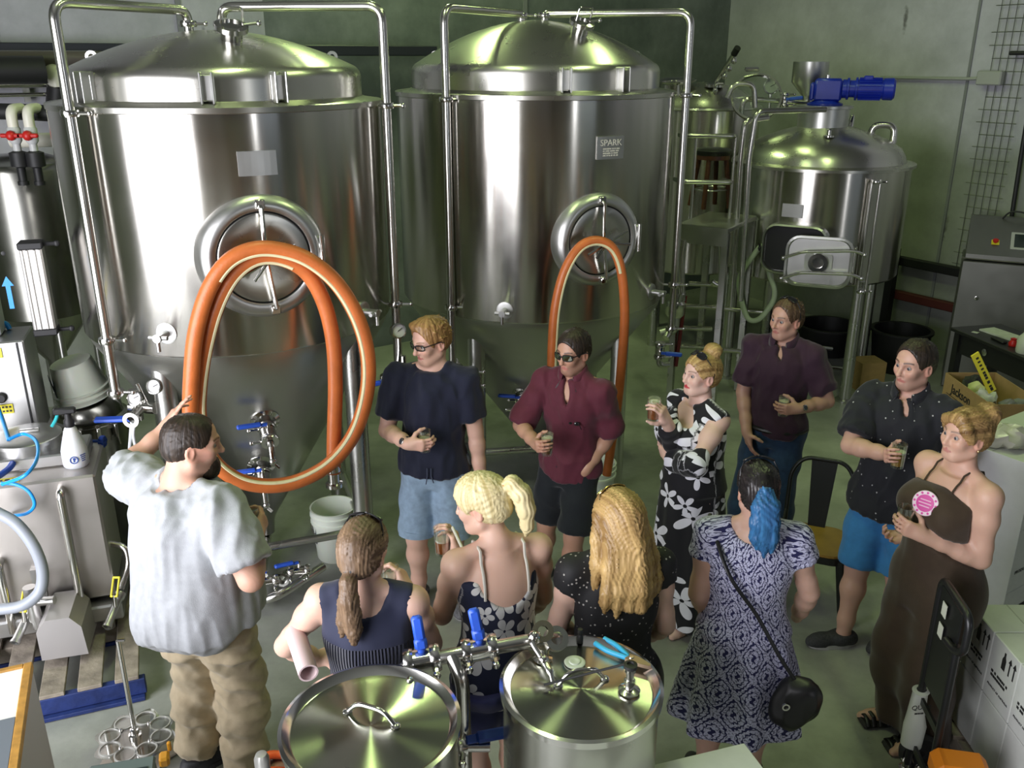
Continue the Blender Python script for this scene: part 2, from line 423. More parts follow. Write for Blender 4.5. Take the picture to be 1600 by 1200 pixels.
def lever(p, d, L, parent, mat=None, up=(0, 0, 1), w=.034):
    """blue flat lever handle from p along d"""
    d = Vector(d).normalized(); B = Matrix((d, Vector(up).cross(d).normalized(), d.cross(Vector(up).cross(d)).normalized())).transposed()
    m = MB(); m.box(Vector(p)+d*L*.12, (L*.25, w*.7, .014), B, .004); m.box(Vector(p)+d*L*.6+B @ Vector((0, 0, .006)), (L*.8, w, .022), B, .008)
    return m.build('lever_handle', mat or M_blue, parent)
def butterfly(p, axis, r, lev, L, parent, gname='valve', up=(0, 0, 1)):
    m = MB(); a = Vector(axis).normalized()
    m.cyl(Vector(p)-a*.03, Vector(p)+a*.03, r*1.35, 16); clamp_ring(m, Vector(p)-a*.05, a, r); clamp_ring(m, Vector(p)+a*.05, a, r)
    u = Vector(up); m.cyl(Vector(p), Vector(p)+u*(r*1.35+.035), r*.4, 10)
    v = m.build(gname, M_steel, parent); lever(Vector(p)+u*(r*1.35+.03), lev, L, v, up=up); return v

class Frame:
    """cylindrical frame about a tank seen from the eye"""
    def __init__(s, c):
        s.c = Vector(c); s.w = Vector((-c[0], -c[1], 0)).normalized(); s.r = Vector((-s.w.y, s.w.x, 0))
    def n(s, th): return s.w*cos(th)+s.r*sin(th)
    def t(s, th): return s.r*cos(th)-s.w*sin(th)
    def at(s, th, rad, z): return Vector((s.c.x, s.c.y, 0))+s.n(th)*rad+Vector((0, 0, z))

def fermenter(c, R, z0, zr, apex, label, man, plate, pipes, legs, brace, valves, lugs, hang=True):
    F = Frame(c); t = thing('fermenter_tank', (c[0], c[1], 0), label, 'tank', 'tall conical fermenter tanks')
    ctr = (c[0], c[1], 0)
    m = MB(); m.lathe([(R-.01, z0), (R, z0+.012), (R, zr-.03)], ctr, seg=128); m.build('shell', M_shell, t)
    rs = R*.885
    m = MB(); m.lathe([(R, zr-.034), (R+.006, zr-.03), (R+.008, zr-.004), (R+.002, zr), (rs+.02, zr+.012), (rs+.004, zr+.02)], ctr, seg=128); m.build('rim_flange', M_dome, t)
    zs = zr+.15
    prof = [(rs, zr+.012), (rs, zs-.03)]
    for i in range(1, 8):
        a = i/7*radians(62); prof.append((rs-.07+.07*cos(a), zs-.03+.07*sin(a)))
    r1, h1 = prof[-1]
    for i in range(1, 17):
        q = i/16; rr = r1*(1-q); prof.append((rr, h1+(apex-h1)*(1-(1-q)**1.9)))
    m = MB(); m.lathe(prof, ctr, seg=128); dome = m.build('dome_lid', M_dome, t)
    # cone
    m = MB(); m.lathe([(R-.012, z0+.004), (R-.03, z0-.05), (.075, .26), (.06, .22), (.052, .12)], ctr, seg=96); m.build('cone', M_cone, t)
    # legs and braces
    tops = []
    for th, rho in legs:
        b = F.at(th, rho, 0); zt = z0+.02
        m = MB(); m.cyl(b+Vector((0, 0, .03)), b+Vector((0, 0, zt)), .062, 24); m.lathe([(0, 0), (.1, 0), (.1, .015), (.05, .03), (0, .03)], b, seg=20)
        m.build('leg', M_leg, t); tops.append(b)
    for i, j, z in brace:
        m = MB(); m.cyl(tops[i]+Vector((0, 0, z)), tops[j]+Vector((0, 0, z)), .026, 14); m.build('brace_tube', M_leg, t)
    # manway
    th, z, mr = man; n = F.n(th); tt = F.t(th); p = F.at(th, R-.035, z); up = Vector((0, 0, 1))
    m = MB(); m.lathe([(mr*1.06, -.02), (mr*1.0, .045), (mr*.9, .075), (mr*.80, .078), (mr*.76, .07), (mr*.745, .045)], p, n, 64); mw = m.build('manway_ring', M_satin, t)
    m = MB(); m.lathe([(mr*.74, .045), (mr*.73, .066), (mr*.70, .07), (mr*.45, .060), (0, .05)], p, n, 64); door = m.build('manway_door', M_dome, mw)
    m = MB(); m.lathe([(mr*.755, .062), (mr*.745, .07), (mr*.735, .062)], p, n, 64); m.build('gasket', M_black, mw)
    m = MB(); hb = p+n*.12
    m.tube([p+up*mr*.86+n*.07, p+up*mr*.82+n*.115, hb, p-up*mr*.82+n*.115+tt*mr*.1, p-up*mr*.86+n*.07+tt*mr*.1], .012, 8)
    m.box(p+up*mr*.87+n*.075, (.05, .035, .05), Matrix((tt, n, up)).transposed(), .006)
    m.box(p-up*mr*.87+n*.075+tt*mr*.1, (.05, .035, .05), Matrix((tt, n, up)).transposed(), .006)
    m.build('yoke_bar', M_steel, mw)
    m = MB(); hh = p+n*.16; m.cyl(hb-n*.03, hh+n*.01, .017, 12)
    for ang, L in ((.45, .16), (.45+pi, .15), (-.12, .17), (pi+.9, .12)):
        d = (tt*cos(ang)+up*sin(ang)); m.tube([hh, hh+d*L], .0095, 8)
    m.build('wing_handle', M_steel, mw)
    m = MB(); a = tt*mr*.95+n*.05; m.box(p+a, (.035, .05, mr*.55), Matrix((tt, n, up)).transposed(), .006); m.cyl(p+a+n*.03-up*mr*.3, p+a+n*.03+up*mr*.3, .014, 10); m.build('hinge', M_steel, mw)
    # name plate
    th, z, pw, ph, words_ = plate; n = F.n(th); tt = F.t(th)
    m = MB(); nseg = 6
    for k in range(nseg):
        a0 = th+(k/nseg-.5)*pw/R; a1 = th+((k+1)/nseg-.5)*pw/R
        vs = [F.at(a, R+q, z+s*ph/2) for q in (.001, .009) for a, s in ((a0, -1), (a1, -1), (a1, 1), (a0, 1))]
        m.add(vs, [(4, 5, 6, 7), (0, 4, 7, 3), (1, 2, 6, 5), (3, 7, 6, 2), (0, 1, 5, 4)])
    pl = m.build('name_plate', M_satin, t)
    pc = F.at(th, R+.0095, z)
    for body, dz, sz in words_:
        text('plate_lettering', body, pc+Vector((0, 0, dz)), tt, (0, 0, 1), sz, M_engrave, pl, .001)
    if words_: marks(pc+Vector((0, 0, -.026)), tt, (0, 0, 1), .12, .055, 4, pl, M_engrave, 3)
    # lid lugs
    for th in lugs:
        p = F.at(th, rs, zr+.085); n = F.n(th); tt = F.t(th); B = Matrix((tt, n, up)).transposed()
        m = MB()
        for s in (-.028, .028): m.box(p+tt*s+n*.03, (.01, .075, .15), B, .003)
        m.box(p+n*.012, (.07, .02, .12), B, .003); m.build('lid_lug', M_satin, t)
    for th in (radians(95), radians(-95)):
        p = F.at(th, rs*.82, zr+.2); m = MB(); B = Matrix((F.n(th), F.t(th), up)).transposed()
        m.lathe([(.015, -.006), (.032, -.006), (.032, .006), (.015, .006)], p+up*.03, F.t(th), 14, closed=True); m.box(p-up*.0, (.04, .012, .04), B); m.build('lifting_eye', M_satin, t)
    # sight port on the dome
    th, q, yaw = lugs_port[label]; p = F.at(th, rs*q, h1+(apex-h1)*(1-q**1.9)); n = (F.n(th)*.45+up).normalized()
    m = MB(); m.lathe([(.0, -.04), (.055, -.04), (.055, .05), (.085, .05), (.085, .075), (.06, .08), (.06, .07), (0, .07)], p, n, 28); sp = m.build('sight_port', M_steel, t)
    m = MB(); a = p+n*.075; s = F.t(th); m.tube(bend([a-s*.055, a-s*.055+n*.09, a+s*.055+n*.09, a+s*.055], .02), .006, 8); m.tube([a+s*.06, a+s*.13+n*.01], .008, 6); m.ball(a+s*.14+n*.01, .016, 8); m.build('port_handle', M_steel, sp)
    # spray pipes over the dome and down the side
    for k, (th, rad, ztop, zbot, start, outlet, elbow) in enumerate(pipes):
        base = F.at(th, rad, 0); ap = Vector((c[0], c[1], apex))+F.r*start
        pts = bend([ap-Vector((0, 0, .03)), Vector((ap.x, ap.y, ztop+elbow)), Vector((base.x, base.y, ztop)), Vector((base.x, base.y, zbot))], .09, 7)
        m = MB(); m.tube(pts, .0265, 14); pp = m.build('spray_pipe', M_pipe, t)
        d = (Vector((c[0], c[1], 0))-Vector((base.x, base.y, 0))); d.normalize()
        for q0, rr in ((ap+up*.03, .03), (Vector((base.x, base.y, zr-.03)), .028), (Vector((base.x, base.y, z0+.08)), .028), (Vector((base.x, base.y, zbot+.03)), .028)):
            m = MB(); clamp_ring(m, q0, up, rr)
            if rr < .03 and q0.z > z0: m.tube([q0, q0+d*(rad-R+.03)], .008, 6)
            m.build('pipe_clamp', M_steel, pp)
        s0 = pts[-8]
    # valves on shell and cone
    for th, z, kind in valves:
        slope = (R-.1)/(z0-.05-.26)
        rad = R if z > z0 else .075+(z-.26)*slope
        n = F.n(th); p = F.at(th, rad, z)
        if kind == 'thermo':
            m = MB(); m.lathe([(.058, -.02), (.058, .004), (.045, .008), (.0, .004)], p, n, 24); m.cyl(p, p+n*.10, .022, 14); m.tube([p+n*.08-F.t(th)*.05, p+n*.08+F.t(th)*.05], .012, 8)
            m.cyl(p+n*.09, p+n*.09-up*.07, .011, 10); m.build('thermowell', M_satin, t)
        elif kind == 'sample':
            m = MB(); m.lathe([(.07, -.02), (.07, .004), (0, .006)], p, n, 24); m.cyl(p, p+n*.09, .016, 12); m.cyl(p+n*.08+up*.035, p+n*.08-up*.05, .017, 12); m.tube([p+n*.08+up*.03, p+n*.08+up*.05+F.t(th)*.07], .007, 6)
            m.build('sample_valve', M_steel, t)
        elif kind == 'lever':
            m = MB(); nn = (n*.8+up*.0-Vector((0, 0, .35))).normalized(); m.lathe([(.085, -.03), (.085, .01), (.06, .02)], p, nn, 24); m.cyl(p-nn*.02, p+nn*.07, .034, 16); v = m.build('outlet_stub', M_steel, t)
            butterfly(p+nn*.12, nn, .034, -F.t(th), .17, v, up=(up+n*.3).normalized())
            m = MB(); q0 = p+nn*.19; m.tube([q0, q0+nn*.03, q0+nn*.04-up*.06], .02, 10); m.ball(q0+nn*.04-up*.08, .024, 10); m.tube([q0+nn*.04-up*.09, q0+nn*.05+F.t(th)*.03-up*.12], .01, 8); m.build('outlet_spout', M_steel, v)
    return t, F, R

lugs_port = {}
T1, T2 = Vector((-1.67, 5.35, 0)), Vector((.165, 6.67, 0))
L1 = 'tall conical steel fermenter with an orange hose coiled over its round manway'
L2 = 'steel fermenter with the SPARK nameplate, an orange hose looped over its manway'
lugs_port[L1] = (radians(12), .52, 0); lugs_port[L2] = (radians(36), .56, 0)
tank1, F1, R1 = fermenter(T1, .905, 1.665, 2.93, 3.30, L1, (radians(8), 2.19, .315), (radians(9), 2.66, .19, .12, []),
    [(radians(-47), .965, 3.40, 1.42, -.13, 0, 0.0), (radians(67), .965, 3.42, 1.30, .05, 0, 0.0)],
    [(radians(-36), .78), (radians(46), .82), (radians(136), .8), (radians(-132), .8)], [(0, 1, .34), (1, 2, .34), (0, 3, .34)],
    [(radians(-26), 1.80, 'thermo'), (radians(47), 1.78, 'thermo'), (radians(5), 1.18, 'lever'), (radians(1), .80, 'lever')], [radians(-4), radians(20), radians(-50)])
tank2, F2, R2 = fermenter(T2, .985, 1.49, 2.94, 3.40, L2, (radians(25), 2.04, .30), (radians(29), 2.62, .20, .14, [('SPARK', .03, .056)]),
    [(radians(-33), 1.02, 3.44, 1.1, -.10, 0, 0), (radians(80), 1.06, 3.44, 1.2, .06, 0, 0)],
    [(radians(-30), .80), (radians(52), .80), (radians(142), .8), (radians(-128), .8)], [(0, 1, .42), (1, 2, .42), (0, 3, .42)],
    [(radians(-11), 1.58, 'thermo'), (radians(58), 1.6, 'thermo'), (radians(-8), .8, 'lever')], [radians(12), radians(38)])
# ------------------------------------------------------------------ details that hang on the two fermenters
up = Vector((0, 0, 1))
def hose(name, pts, r, mat, label, band=None, band_dir=None, cat='hose', coupling=None, group=None, n=10):
    path = spline(pts, n); o = solid(name, MB().tube(path, r, 16), mat, label, cat, group)
    if band:
        q = []; N = len(path); cen = sum((Vector(p) for p in path), Vector())/N
        for i, p in enumerate(path):
            tg = (path[min(i+1, N-1)]-path[max(i-1, 0)]).normalized(); d = (cen-p)*.9+Vector(band_dir)*.9*(cen-p).length; d = d-tg*d.dot(tg); d.normalize(); q.append(p+d*(r-.006))
        m = MB(); i0, i1 = int(N*band[0]), int(N*band[1]); m.tube(q[i0:i1], .0115, 8); m.build('printed_band', M_hoseband, o)
    if coupling:
        for a, d in coupling:
            m = MB(); a = Vector(a); d = Vector(d).normalized(); m.lathe([(0, -.07), (r*1.05, -.07), (r*1.05, -.01), (r*.8, .0), (r*.8, .06), (r*1.2, .065), (r*1.2, .085), (r*.7, .085), (0, .08)], a, d, 18); m.build('coupling', M_steel, o)
    return o
n1 = F1.n(radians(4)); pl1 = F1.at(radians(4), R1+.17, 0)
def h1p(u, v, o=0.): return on_plane(u, v, pl1+n1*o, n1)
pts = [h1p(521, 738, .0), h1p(522, 680), h1p(524, 600), h1p(520, 530), h1p(505, 470), h1p(478, 425), h1p(440, 404), h1p(400, 404), h1p(365, 430), h1p(338, 480), h1p(320, 545), h1p(311, 610, .01), h1p(312, 660, .03),
       h1p(330, 715, .05), h1p(368, 748, .06), h1p(415, 759, .07), h1p(465, 752, .08), h1p(515, 725, .09), h1p(552, 680, .09), h1p(572, 620, .085), h1p(575, 560, .08), h1p(560, 500, .075), h1p(528, 445, .07), h1p(485, 408, .07), h1p(440, 391, .06), h1p(395, 390, .06), h1p(355, 410, .06), h1p(325, 455, .06), h1p(306, 520, .06), h1p(299, 590, .06), h1p(298, 660, .05), h1p(306, 720, .03)]
hose('orange_hose', pts, .040, M_hose, 'thick orange hose hanging in two coils on the left fermenter, its end above a bucket', (.18, .86), n1, coupling=[(pts[0], (0, 0, -1))])
n2 = F2.n(radians(14)); pl2 = F2.at(radians(25), R2+.19, 0)
def h2p(u, v, o=0.): return on_plane(u, v, pl2+n2*o, n2)
pts = [h2p(862, 690, .04), h2p(862, 600, .03), h2p(863, 540, .03), h2p(868, 480, .03), h2p(882, 425, .02), h2p(905, 387, .01), h2p(932, 376), h2p(957, 388), h2p(971, 425), h2p(976, 490), h2p(972, 560), h2p(965, 630), h2p(956, 690), h2p(948, 742)]
hose('orange_hose', pts, .031, M_hose, 'single orange hose looped over the manway of the right fermenter', (.04, .62), n2)
def manifold(p, parent, big=True):
    """spray ball valve group at the foot of a pipe"""
    p = Vector(p)
for (u, v, Y, lev, nm) in ((622, 517, 4.9, None, 'a'),):
    p = P(u, v, Y); t = thing('pressure_gauge', p-Vector((0, 0, .16)), 'round steel pressure gauge on a bent tube between the two fermenters', 'gauge', None)
    gauge(p, (.45, -.8, .25), .045, t, 'gauge_case')
    m = MB(); m.tube(bend([p+Vector((0, .02, -.03)), p+Vector((0, .02, -.14)), p+Vector((-.02, .02, -.24)), p+Vector((-.085, .02, -.24))], .06), .012, 8); m.tube(bend([p+Vector((.02, .03, -.16)), p+Vector((.02, .03, -.30)), p+Vector((-.1, .03, -.30))], .07), .016, 8); m.build('bent_tube', M_pipe, t)
def bottom_valve(u, v, Y, label, lev, L=.17, tilt=(0, 0, 1), extra=True):
    p = P(u, v, Y); t = thing('valve', p-Vector((0, 0, .08)), label, 'valve', None); butterfly(p, (0, 0, 1), .028, lev, L, t, 'valve_body', (lev[1]*.9, -lev[0]*.9-.35, .12))
    if extra: m = MB(); m.tube(bend([p-Vector((0, 0, .05)), p-Vector((0, 0, .12)), p+Vector((.08, .02, -.12))], .04), .024, 12); m.build('outlet_elbow', M_pipe, t)
    return t
bottom_valve(606, 602, 4.95, 'blue-handled valve at the foot of the left fermenter pipe beside the man in navy', (-.9, -.3, -.1), .12)
bottom_valve(735, 592, 5.82, 'valve at the foot of the pipe on the left side of the right fermenter', (-.9, .2, -.1), .12)
bottom_valve(1031, 548, 6.50, 'blue-handled valve at the foot of the pipe right of the right fermenter', (.95, -.1, -.05), .16)
# valve group left of tank 1 with two dials
p = P(222, 640, 4.62); t = thing('valve_manifold', p-Vector((0, 0, .12)), 'cluster of steel fittings with two dials and a long blue lever behind the guide', 'valve')
m = MB(); m.cyl(p+Vector((-.03, 0, .12)), p+Vector((-.03, 0, -.06)), .03, 14); m.cyl(p+Vector((-.06, 0, .02)), p+Vector((.09, -.03, .02)), .034, 14); m.cyl(p+Vector((.0, 0, .03)), p+Vector((.0, -.13, .0)), .03, 14); m.lathe([(.03, 0), (.044, 0), (.044, .02), (.022, .02)], p+Vector((0, -.14, 0)), (0, -1, 0), 18); m.cyl(p+Vector((.03, 0, .05)), p+Vector((-.0, -.01, .16)), .014, 10); m.build('fitting_body', M_steel, t)
gauge(P(211, 622, 4.52), (-.05, -.9, .35), .042, t, 'gauge'); gauge(P(241, 604, 4.54), (-.05, -.9, .35), .042, t, 'gauge')
lever(p+Vector((-.03, -.06, -.035)), (-.98, -.05, -.02), .21, t, up=(0, -.3, .95), w=.045)
for dx in (0, .03):
    m = MB(); m.tube(spline([p+Vector((-.02+dx, -.08, .0)), p+Vector((-.05+dx*.5, -.08, -.12)), p+Vector((-.09+dx*2.2, -.07, -.32)), p+Vector((-.10+dx*2, -.05, -.6))], 5), .009, 8); m.build('drip_tube', plain('white_tube', (.75, .78, .8), .4), t)
# bottom outlet and drain pipe of the left fermenter
p = Vector((T1.x, T1.y, 0)); q = PZ(432, 925, .16); t = thing('drain_manifold', (q.x, q.y, 0), 'low steel drain pipe with blue-handled valves under the left fermenter', 'valve')
m = MB(); m.tube(bend([p+Vector((0, 0, .135)), p+Vector((0, 0, .085)), Vector((q.x-.12, q.y, .085)), Vector((q.x+.02, q.y, .14)), PZ(505, 885, .16)], .07), .028, 12); m.build('drain_pipe', M_pipe, t)
for k, (u, v) in enumerate(((418, 908), (468, 893))):
    c = PZ(u, v, .17); butterfly(c, (1, .2, 0), .026, (-.85, -.5, .05), .15, t, 'valve')
m = MB(); c = PZ(443, 903, .14); m.lathe([(.02, 0), (.045, 0), (.045, .03), (.03, .03), (.03, -.06), (.02, -.06)], c, (-.1, -.95, .1), 18, closed=True); m.build('open_ferrule', M_steel, t)
# ------------------------------------------------------------------ mash vessel on the right with its blue gear motor
c3 = Vector((3.02, 8.90, 0)); R3 = .827; F3 = Frame(c3); zr, zb = 2.22, 1.15
t3 = thing('mash_vessel', c3, 'low round steel mash vessel with a blue gear motor on its lid', 'tank')
m = MB(); m.lathe([(R3-.02, zb), (R3, zb+.02), (R3, zr-.03)], c3, seg=96); m.lathe([(R3-.02, zb), (.4, zb-.05), (0, zb-.06)], c3, seg=96); m.build('shell', M_shell, t3)
m = MB(); m.lathe([(R3, zr-.035), (R3+.03, zr-.03), (R3+.03, zr-.005), (R3*.93, zr+.01), (R3*.91, zr+.06), (R3*.86, zr+.13), (R3*.72, zr+.20), (R3*.5, zr+.27), (R3*.28, zr+.32), (0, zr+.345)], c3, seg=96); m.build('dome_lid', M_dome, t3)
za = zr+.31; mc = c3+F3.r*-.03+F3.w*.02
m = MB(); m.lathe([(.24, za-.06), (.235, za+.0), (.235, za+.17), (.26, za+.175), (.26, za+.20), (0, za+.20)], mc, seg=40); m.build('motor_mount', M_satin, t3)
mz = za+.20; d = F3.r; B = Matrix((d, -F3.w, up)).transposed(); g0 = mc+Vector((0, 0, mz))
def SC(m):
    m.v = [tuple(g0+(Vector(v)-g0)*.74) for v in m.v]; return m
m = MB(); m.lathe([(.22, 0), (.22, .025), (.16, .05), (.15, .06), (0, .06)], g0, seg=28); m.box(g0+d*.02+up*.19, (.34, .24, .28), B, .03); m.box(g0+d*-.17+up*.17, (.06, .19, .22), B, .02); gb = SC(m).build('gearbox', M_bluepaint, t3)
m = MB(); s0 = g0+d*.19+up*.205; m.lathe([(.115, 0), (.115, .05), (.135, .055), (.135, .08), (.105, .085), (.105, .15), (.14, .155), (.14, .18), (0, .18)], s0, d, 28); SC(m).build('coupling_housing', M_bluepaint, gb)
m = MB(); s1 = s0+d*.18; m.lathe([(.118, 0), (.118, .30), (.132, .31), (.135, .42), (.11, .445), (0, .445)], s1, d, 28); mo = SC(m).build('motor', M_bluepaint, t3)
for k in range(18):
    a = 2*pi*k/18; n = (B @ Vector((0, cos(a), sin(a)))); q = s1+n*.125+d*.15; m = MB(); m.box(q, (.27, .028, .008), Matrix((d, n, d.cross(n))).transposed()); SC(m).build('cooling_fin', M_bluepaint, mo)
m = MB(); m.box(s1+up*.13-F3.w*-.02+d*.12, (.11, .1, .06), B, .01); SC(m).build('terminal_box', M_bluepaint, mo)
m = MB(); m.cyl(g0+up*.33+d*-.0, g0+up*.37, .03, 12); SC(m).build('breather', M_steel, gb)
# malt hopper
hp = c3+F3.r*-.20-F3.w*.30
t = thing('grist_hopper', hp+Vector((0, 0, zr+.28)), 'small steel funnel hopper standing on the mash vessel beside the motor', 'hopper')
m = MB(); z = za+.16; m.lathe([(.06, z-.22), (.06, z), (.05, z+.06), (.05, z+.1), (.17, z+.24), (.17, z+.43), (.16, z+.43), (.16, z+.25), (.04, z+.12)], hp, seg=32); m.build('funnel', M_satin, t)
lever(hp+Vector((0, 0, z+.06))-F3.r*.05, -F3.r, .12, t, M_black)
# spray handle and cone nozzle on the lid
q = c3+F3.r*.42; m = MB(); m.tube(bend([q+up*(zr+.16), q+up*(zr+.34), q+F3.r*.20+up*(zr+.34), q+F3.r*.20+up*(zr+.06)], .08), .032, 12); m.build('vent_pipe', M_pipe, t3)
q = c3+F3.r*.22-F3.w*.3; m = MB(); m.lathe([(.05, 0), (.05, .04), (.035, .05), (.02, .16), (0, .18)], q+up*(zr+.24), (.15, 0, 1), 18); m.build('spray_nozzle', M_steel, t3)
q = F3.at(radians(5), .45, zr+.25); m = MB(); m.lathe([(.05, 0), (.05, .015), (.02, .02), (.02, .06), (.03, .065), (0, .08)], q, seg=16); m.build('lid_fitting', M_steel, t3)
# legs and pipes of the mash vessel
for th, rho in ((radians(36), .80), (radians(-66), .78), (radians(125), .78), (radians(-150), .78)):
    b = F3.at(th, rho, 0); m = MB(); m.cyl(b+up*.03, b+up*(zb+.05), .055, 20); m.lathe([(0, 0), (.09, 0), (.09, .02), (.05, .03), (0, .03)], b, seg=18); m.build('leg', M_leg, t3)
b = F3.at(radians(33), R3+.06, 0)
for dx in (-.035, .035):
    m = MB(); m.cyl(b+F3.r*dx+up*(zb-.02), b+F3.r*dx+up*(zr-.08), .014, 10); m.build('level_tube', M_pipe, t3)
m = MB(); clamp_ring(m, b+up*(zr-.1), up, .026); m.build('pipe_clamp', M_steel, t3)
m = MB(); clamp_ring(m, b+up*(zb-.03), up, .026); m.build('pipe_clamp', M_steel, t3)
m = MB(); m.box(F3.at(radians(-14), R3+.004, 1.84), (.19, .008, .12), Matrix((F3.t(radians(-14)), F3.n(radians(-14)), up)).transposed()); m.build('name_plate', M_satin, t3)
# rectangular manway: collar with a dark opening, and its door swung to the right
def rrect(w, h, r, n=5):
    out = []
    for cx, cy, a0 in ((w/2-r, h/2-r, 0), (-w/2+r, h/2-r, pi/2), (-w/2+r, -h/2+r, pi), (w/2-r, -h/2+r, 3*pi/2)):
        out += [(cx+r*cos(a0+pi/2*i/n), cy+r*sin(a0+pi/2*i/n)) for i in range(n+1)]
    return out
thm = radians(-10); nm, tm = F3.n(thm), F3.t(thm); pc = F3.at(thm, R3, 1.49)
def ringloft(loops, ex, ey, ez, c, cap=None):
    m = MB(); vs = []; fs = []; n = len(loops[0][0])
    for lp, h in loops: vs += [c+ex*x+ey*y+ez*h for x, y in lp]
    for i in range(len(loops)-1):
        for k in range(n): fs.append((i*n+k, i*n+(k+1) % n, (i+1)*n+(k+1) % n, (i+1)*n+k))
    if cap is not None: fs.append(tuple(range(cap*n, cap*n+n)))
    return m.add(vs, fs)
m = ringloft([(rrect(.58, .46, .12), -.12), (rrect(.58, .46, .12), .07), (rrect(.55, .43, .11), .08), (rrect(.54, .42, .11), .07), (rrect(.54, .42, .11), .015)], tm, up, nm, pc, 4); m.build('manway_collar', M_satin, t3)
m = ringloft([(rrect(.535, .415, .10), .018), (rrect(.53, .41, .10), .020)], tm, up, nm, pc, 1); m.build('manway_opening', M_black, t3)
dc = pc+tm*.25+nm*.17-up*.06; dn = (nm+tm*.12).normalized(); dt = up.cross(dn)*1.0
dt = dt if dt.dot(tm) > 0 else -dt
m = ringloft([(rrect(.58, .46, .12), 0), (rrect(.58, .46, .12), .03), (rrect(.54, .42, .10), .035), (rrect(.52, .40, .1), .012)], dt, up, dn, dc, 3); m.box(dc-dn*.004, (.5, .004, .38), Matrix((dt, dn, up)).transposed()); dr = m.build('manway_door', M_satin, t3)
m = ringloft([(rrect(.24, .15, .03), .012), (rrect(.24, .15, .03), .03)], dt, up, dn, dc, 1); m.build('sight_frame', plain('pale_sheet', (.55, .55, .52), .4), dr)
m = MB(); m.lathe([(.05, .03), (.085, .03), (.085, .07), (.05, .07), (.048, .04), (0, .038)], dc, dn, 24); m.build('sight_port', M_steel, dr)
for sg, tl in ((.095, .04), (-.095, .02)):
    m = MB(); m.tube(bend([dc-dt*.30+up*(sg-.07)+dn*.07, dc-dt*.14+up*(sg)+dn*.08, dc+dt*.30+up*(sg+tl)+dn*.08, dc+dt*.38+up*(sg+tl-.03)+dn*.08], .05), .013, 8); m.ball(dc-dt*.30+up*(sg-.07)+dn*.07, .024, 8); m.ball(dc+dt*.38+up*(sg+tl-.03)+dn*.08, .022, 8); m.build('locking_bar', M_steel, dr)
m = MB(); q = dc+dt*.30+dn*.02; m.cyl(q-up*.16, q+up*.16, .016, 10); m.box(q-dn*.09, (.03, .2, .04), Matrix((dt, dn, up)).transposed()); m.build('hinge', M_steel, dr)
# pale hose on a hook
pw = F3.at(radians(-38), R3+.13, 0); nw = F3.n(radians(-40)); hp_ = lambda u, v: on_plane(u, v, pw, F3.w)
m = MB(); pts = spline([hp_(1186, 388), hp_(1160, 424), hp_(1155, 450), hp_(1163, 485), hp_(1172, 500), hp_(1188, 497), hp_(1207, 472), hp_(1210, 452), hp_(1203, 430), hp_(1198, 400), hp_(1192, 387)], 6, closed=True)
o = solid('pale_hose', m.tube(pts, .026, 12, closed=True), plain('pale_green_hose', (.52, .62, .42), .45), 'pale soft hose hanging in a loop on a hook of the mash vessel', 'hose')
m = MB(); q = hp_(1187, 389); m.tube([q+F3.w*.05, q-F3.w*.05+up*.01, q-F3.w*.2+up*.03], .010, 8); m.ball(q+F3.w*.06+up*.02, .016, 8); m.tube([q+F3.w*.05, q+F3.w*.06+up*.06], .010, 8); m.build('hose_hook', M_black, t3)
# ------------------------------------------------------------------ kettle at the back, open lid standing up
c4 = P(1098, 165, 10.25); z4 = c4.z; c4 = Vector((c4.x, c4.y, 0)); R4 = .62; F4 = Frame(c4)
t4 = thing('brew_kettle', c4, 'tall steel kettle at the back with an open funnel hatch on top', 'tank')
m = MB(); m.lathe([(R4-.02, .9), (R4, .92), (R4, z4-.03)], c4, seg=72); m.lathe([(R4-.02, .9), (0, .84)], c4, seg=72); m.build('shell', M_shell, t4)
m = MB(); m.lathe([(R4, z4-.03), (R4+.015, z4-.02), (R4+.01, z4), (R4*.95, z4+.02), (R4*.9, z4+.06), (R4*.7, z4+.15), (R4*.4, z4+.22), (0, z4+.25)], c4, seg=72); m.build('dome_lid', M_dome, t4)
for th in (45, 135, 225, 315):
    b = F4.at(radians(th), R4*.9, 0); m = MB(); m.cyl(b, b+up*.93, .05, 16); m.build('leg', M_leg, t4)
hc = F4.at(radians(-55), .38, z4+.12); m = MB(); m.lathe([(.17, -.05), (.17, .12), (.23, .14), (.235, .155), (.225, .155), (.16, .13), (.15, .0), (0, .0)], hc, (-.05, -.1, 1), 32); m.build('open_hatch', M_steel, t4)
q = F4.at(radians(20), .30, z4+.2); e = P(1152, 76, 9.55); m = MB(); m.lathe([(0, 0), (.1, 0), (.1, .03), (.05, .05), (0, .05)], q, seg=18); m.tube([q, q+(e-q)*.12+up*.02, e], .022, 10)
for k in (.35, .55, .75): m.ball(q+(e-q)*k+Vector((.03, 0, -.02)), .035, 8)
m.build('hatch_arm', M_steel, t4); m = MB(); m.tube([q+(e-q)*.86, q+(e-q)*1.02], .034, 10); m.build('arm_grip', M_black, t4)
q = F4.at(radians(15), .45, z4+.12); m = MB(); m.tube(bend([q, q+up*.12, q+F4.r*.08+up*.12], .03), .014, 8); m.ball(q+up*.05, .03, 8); m.build('vent_cock', M_steel, t4)
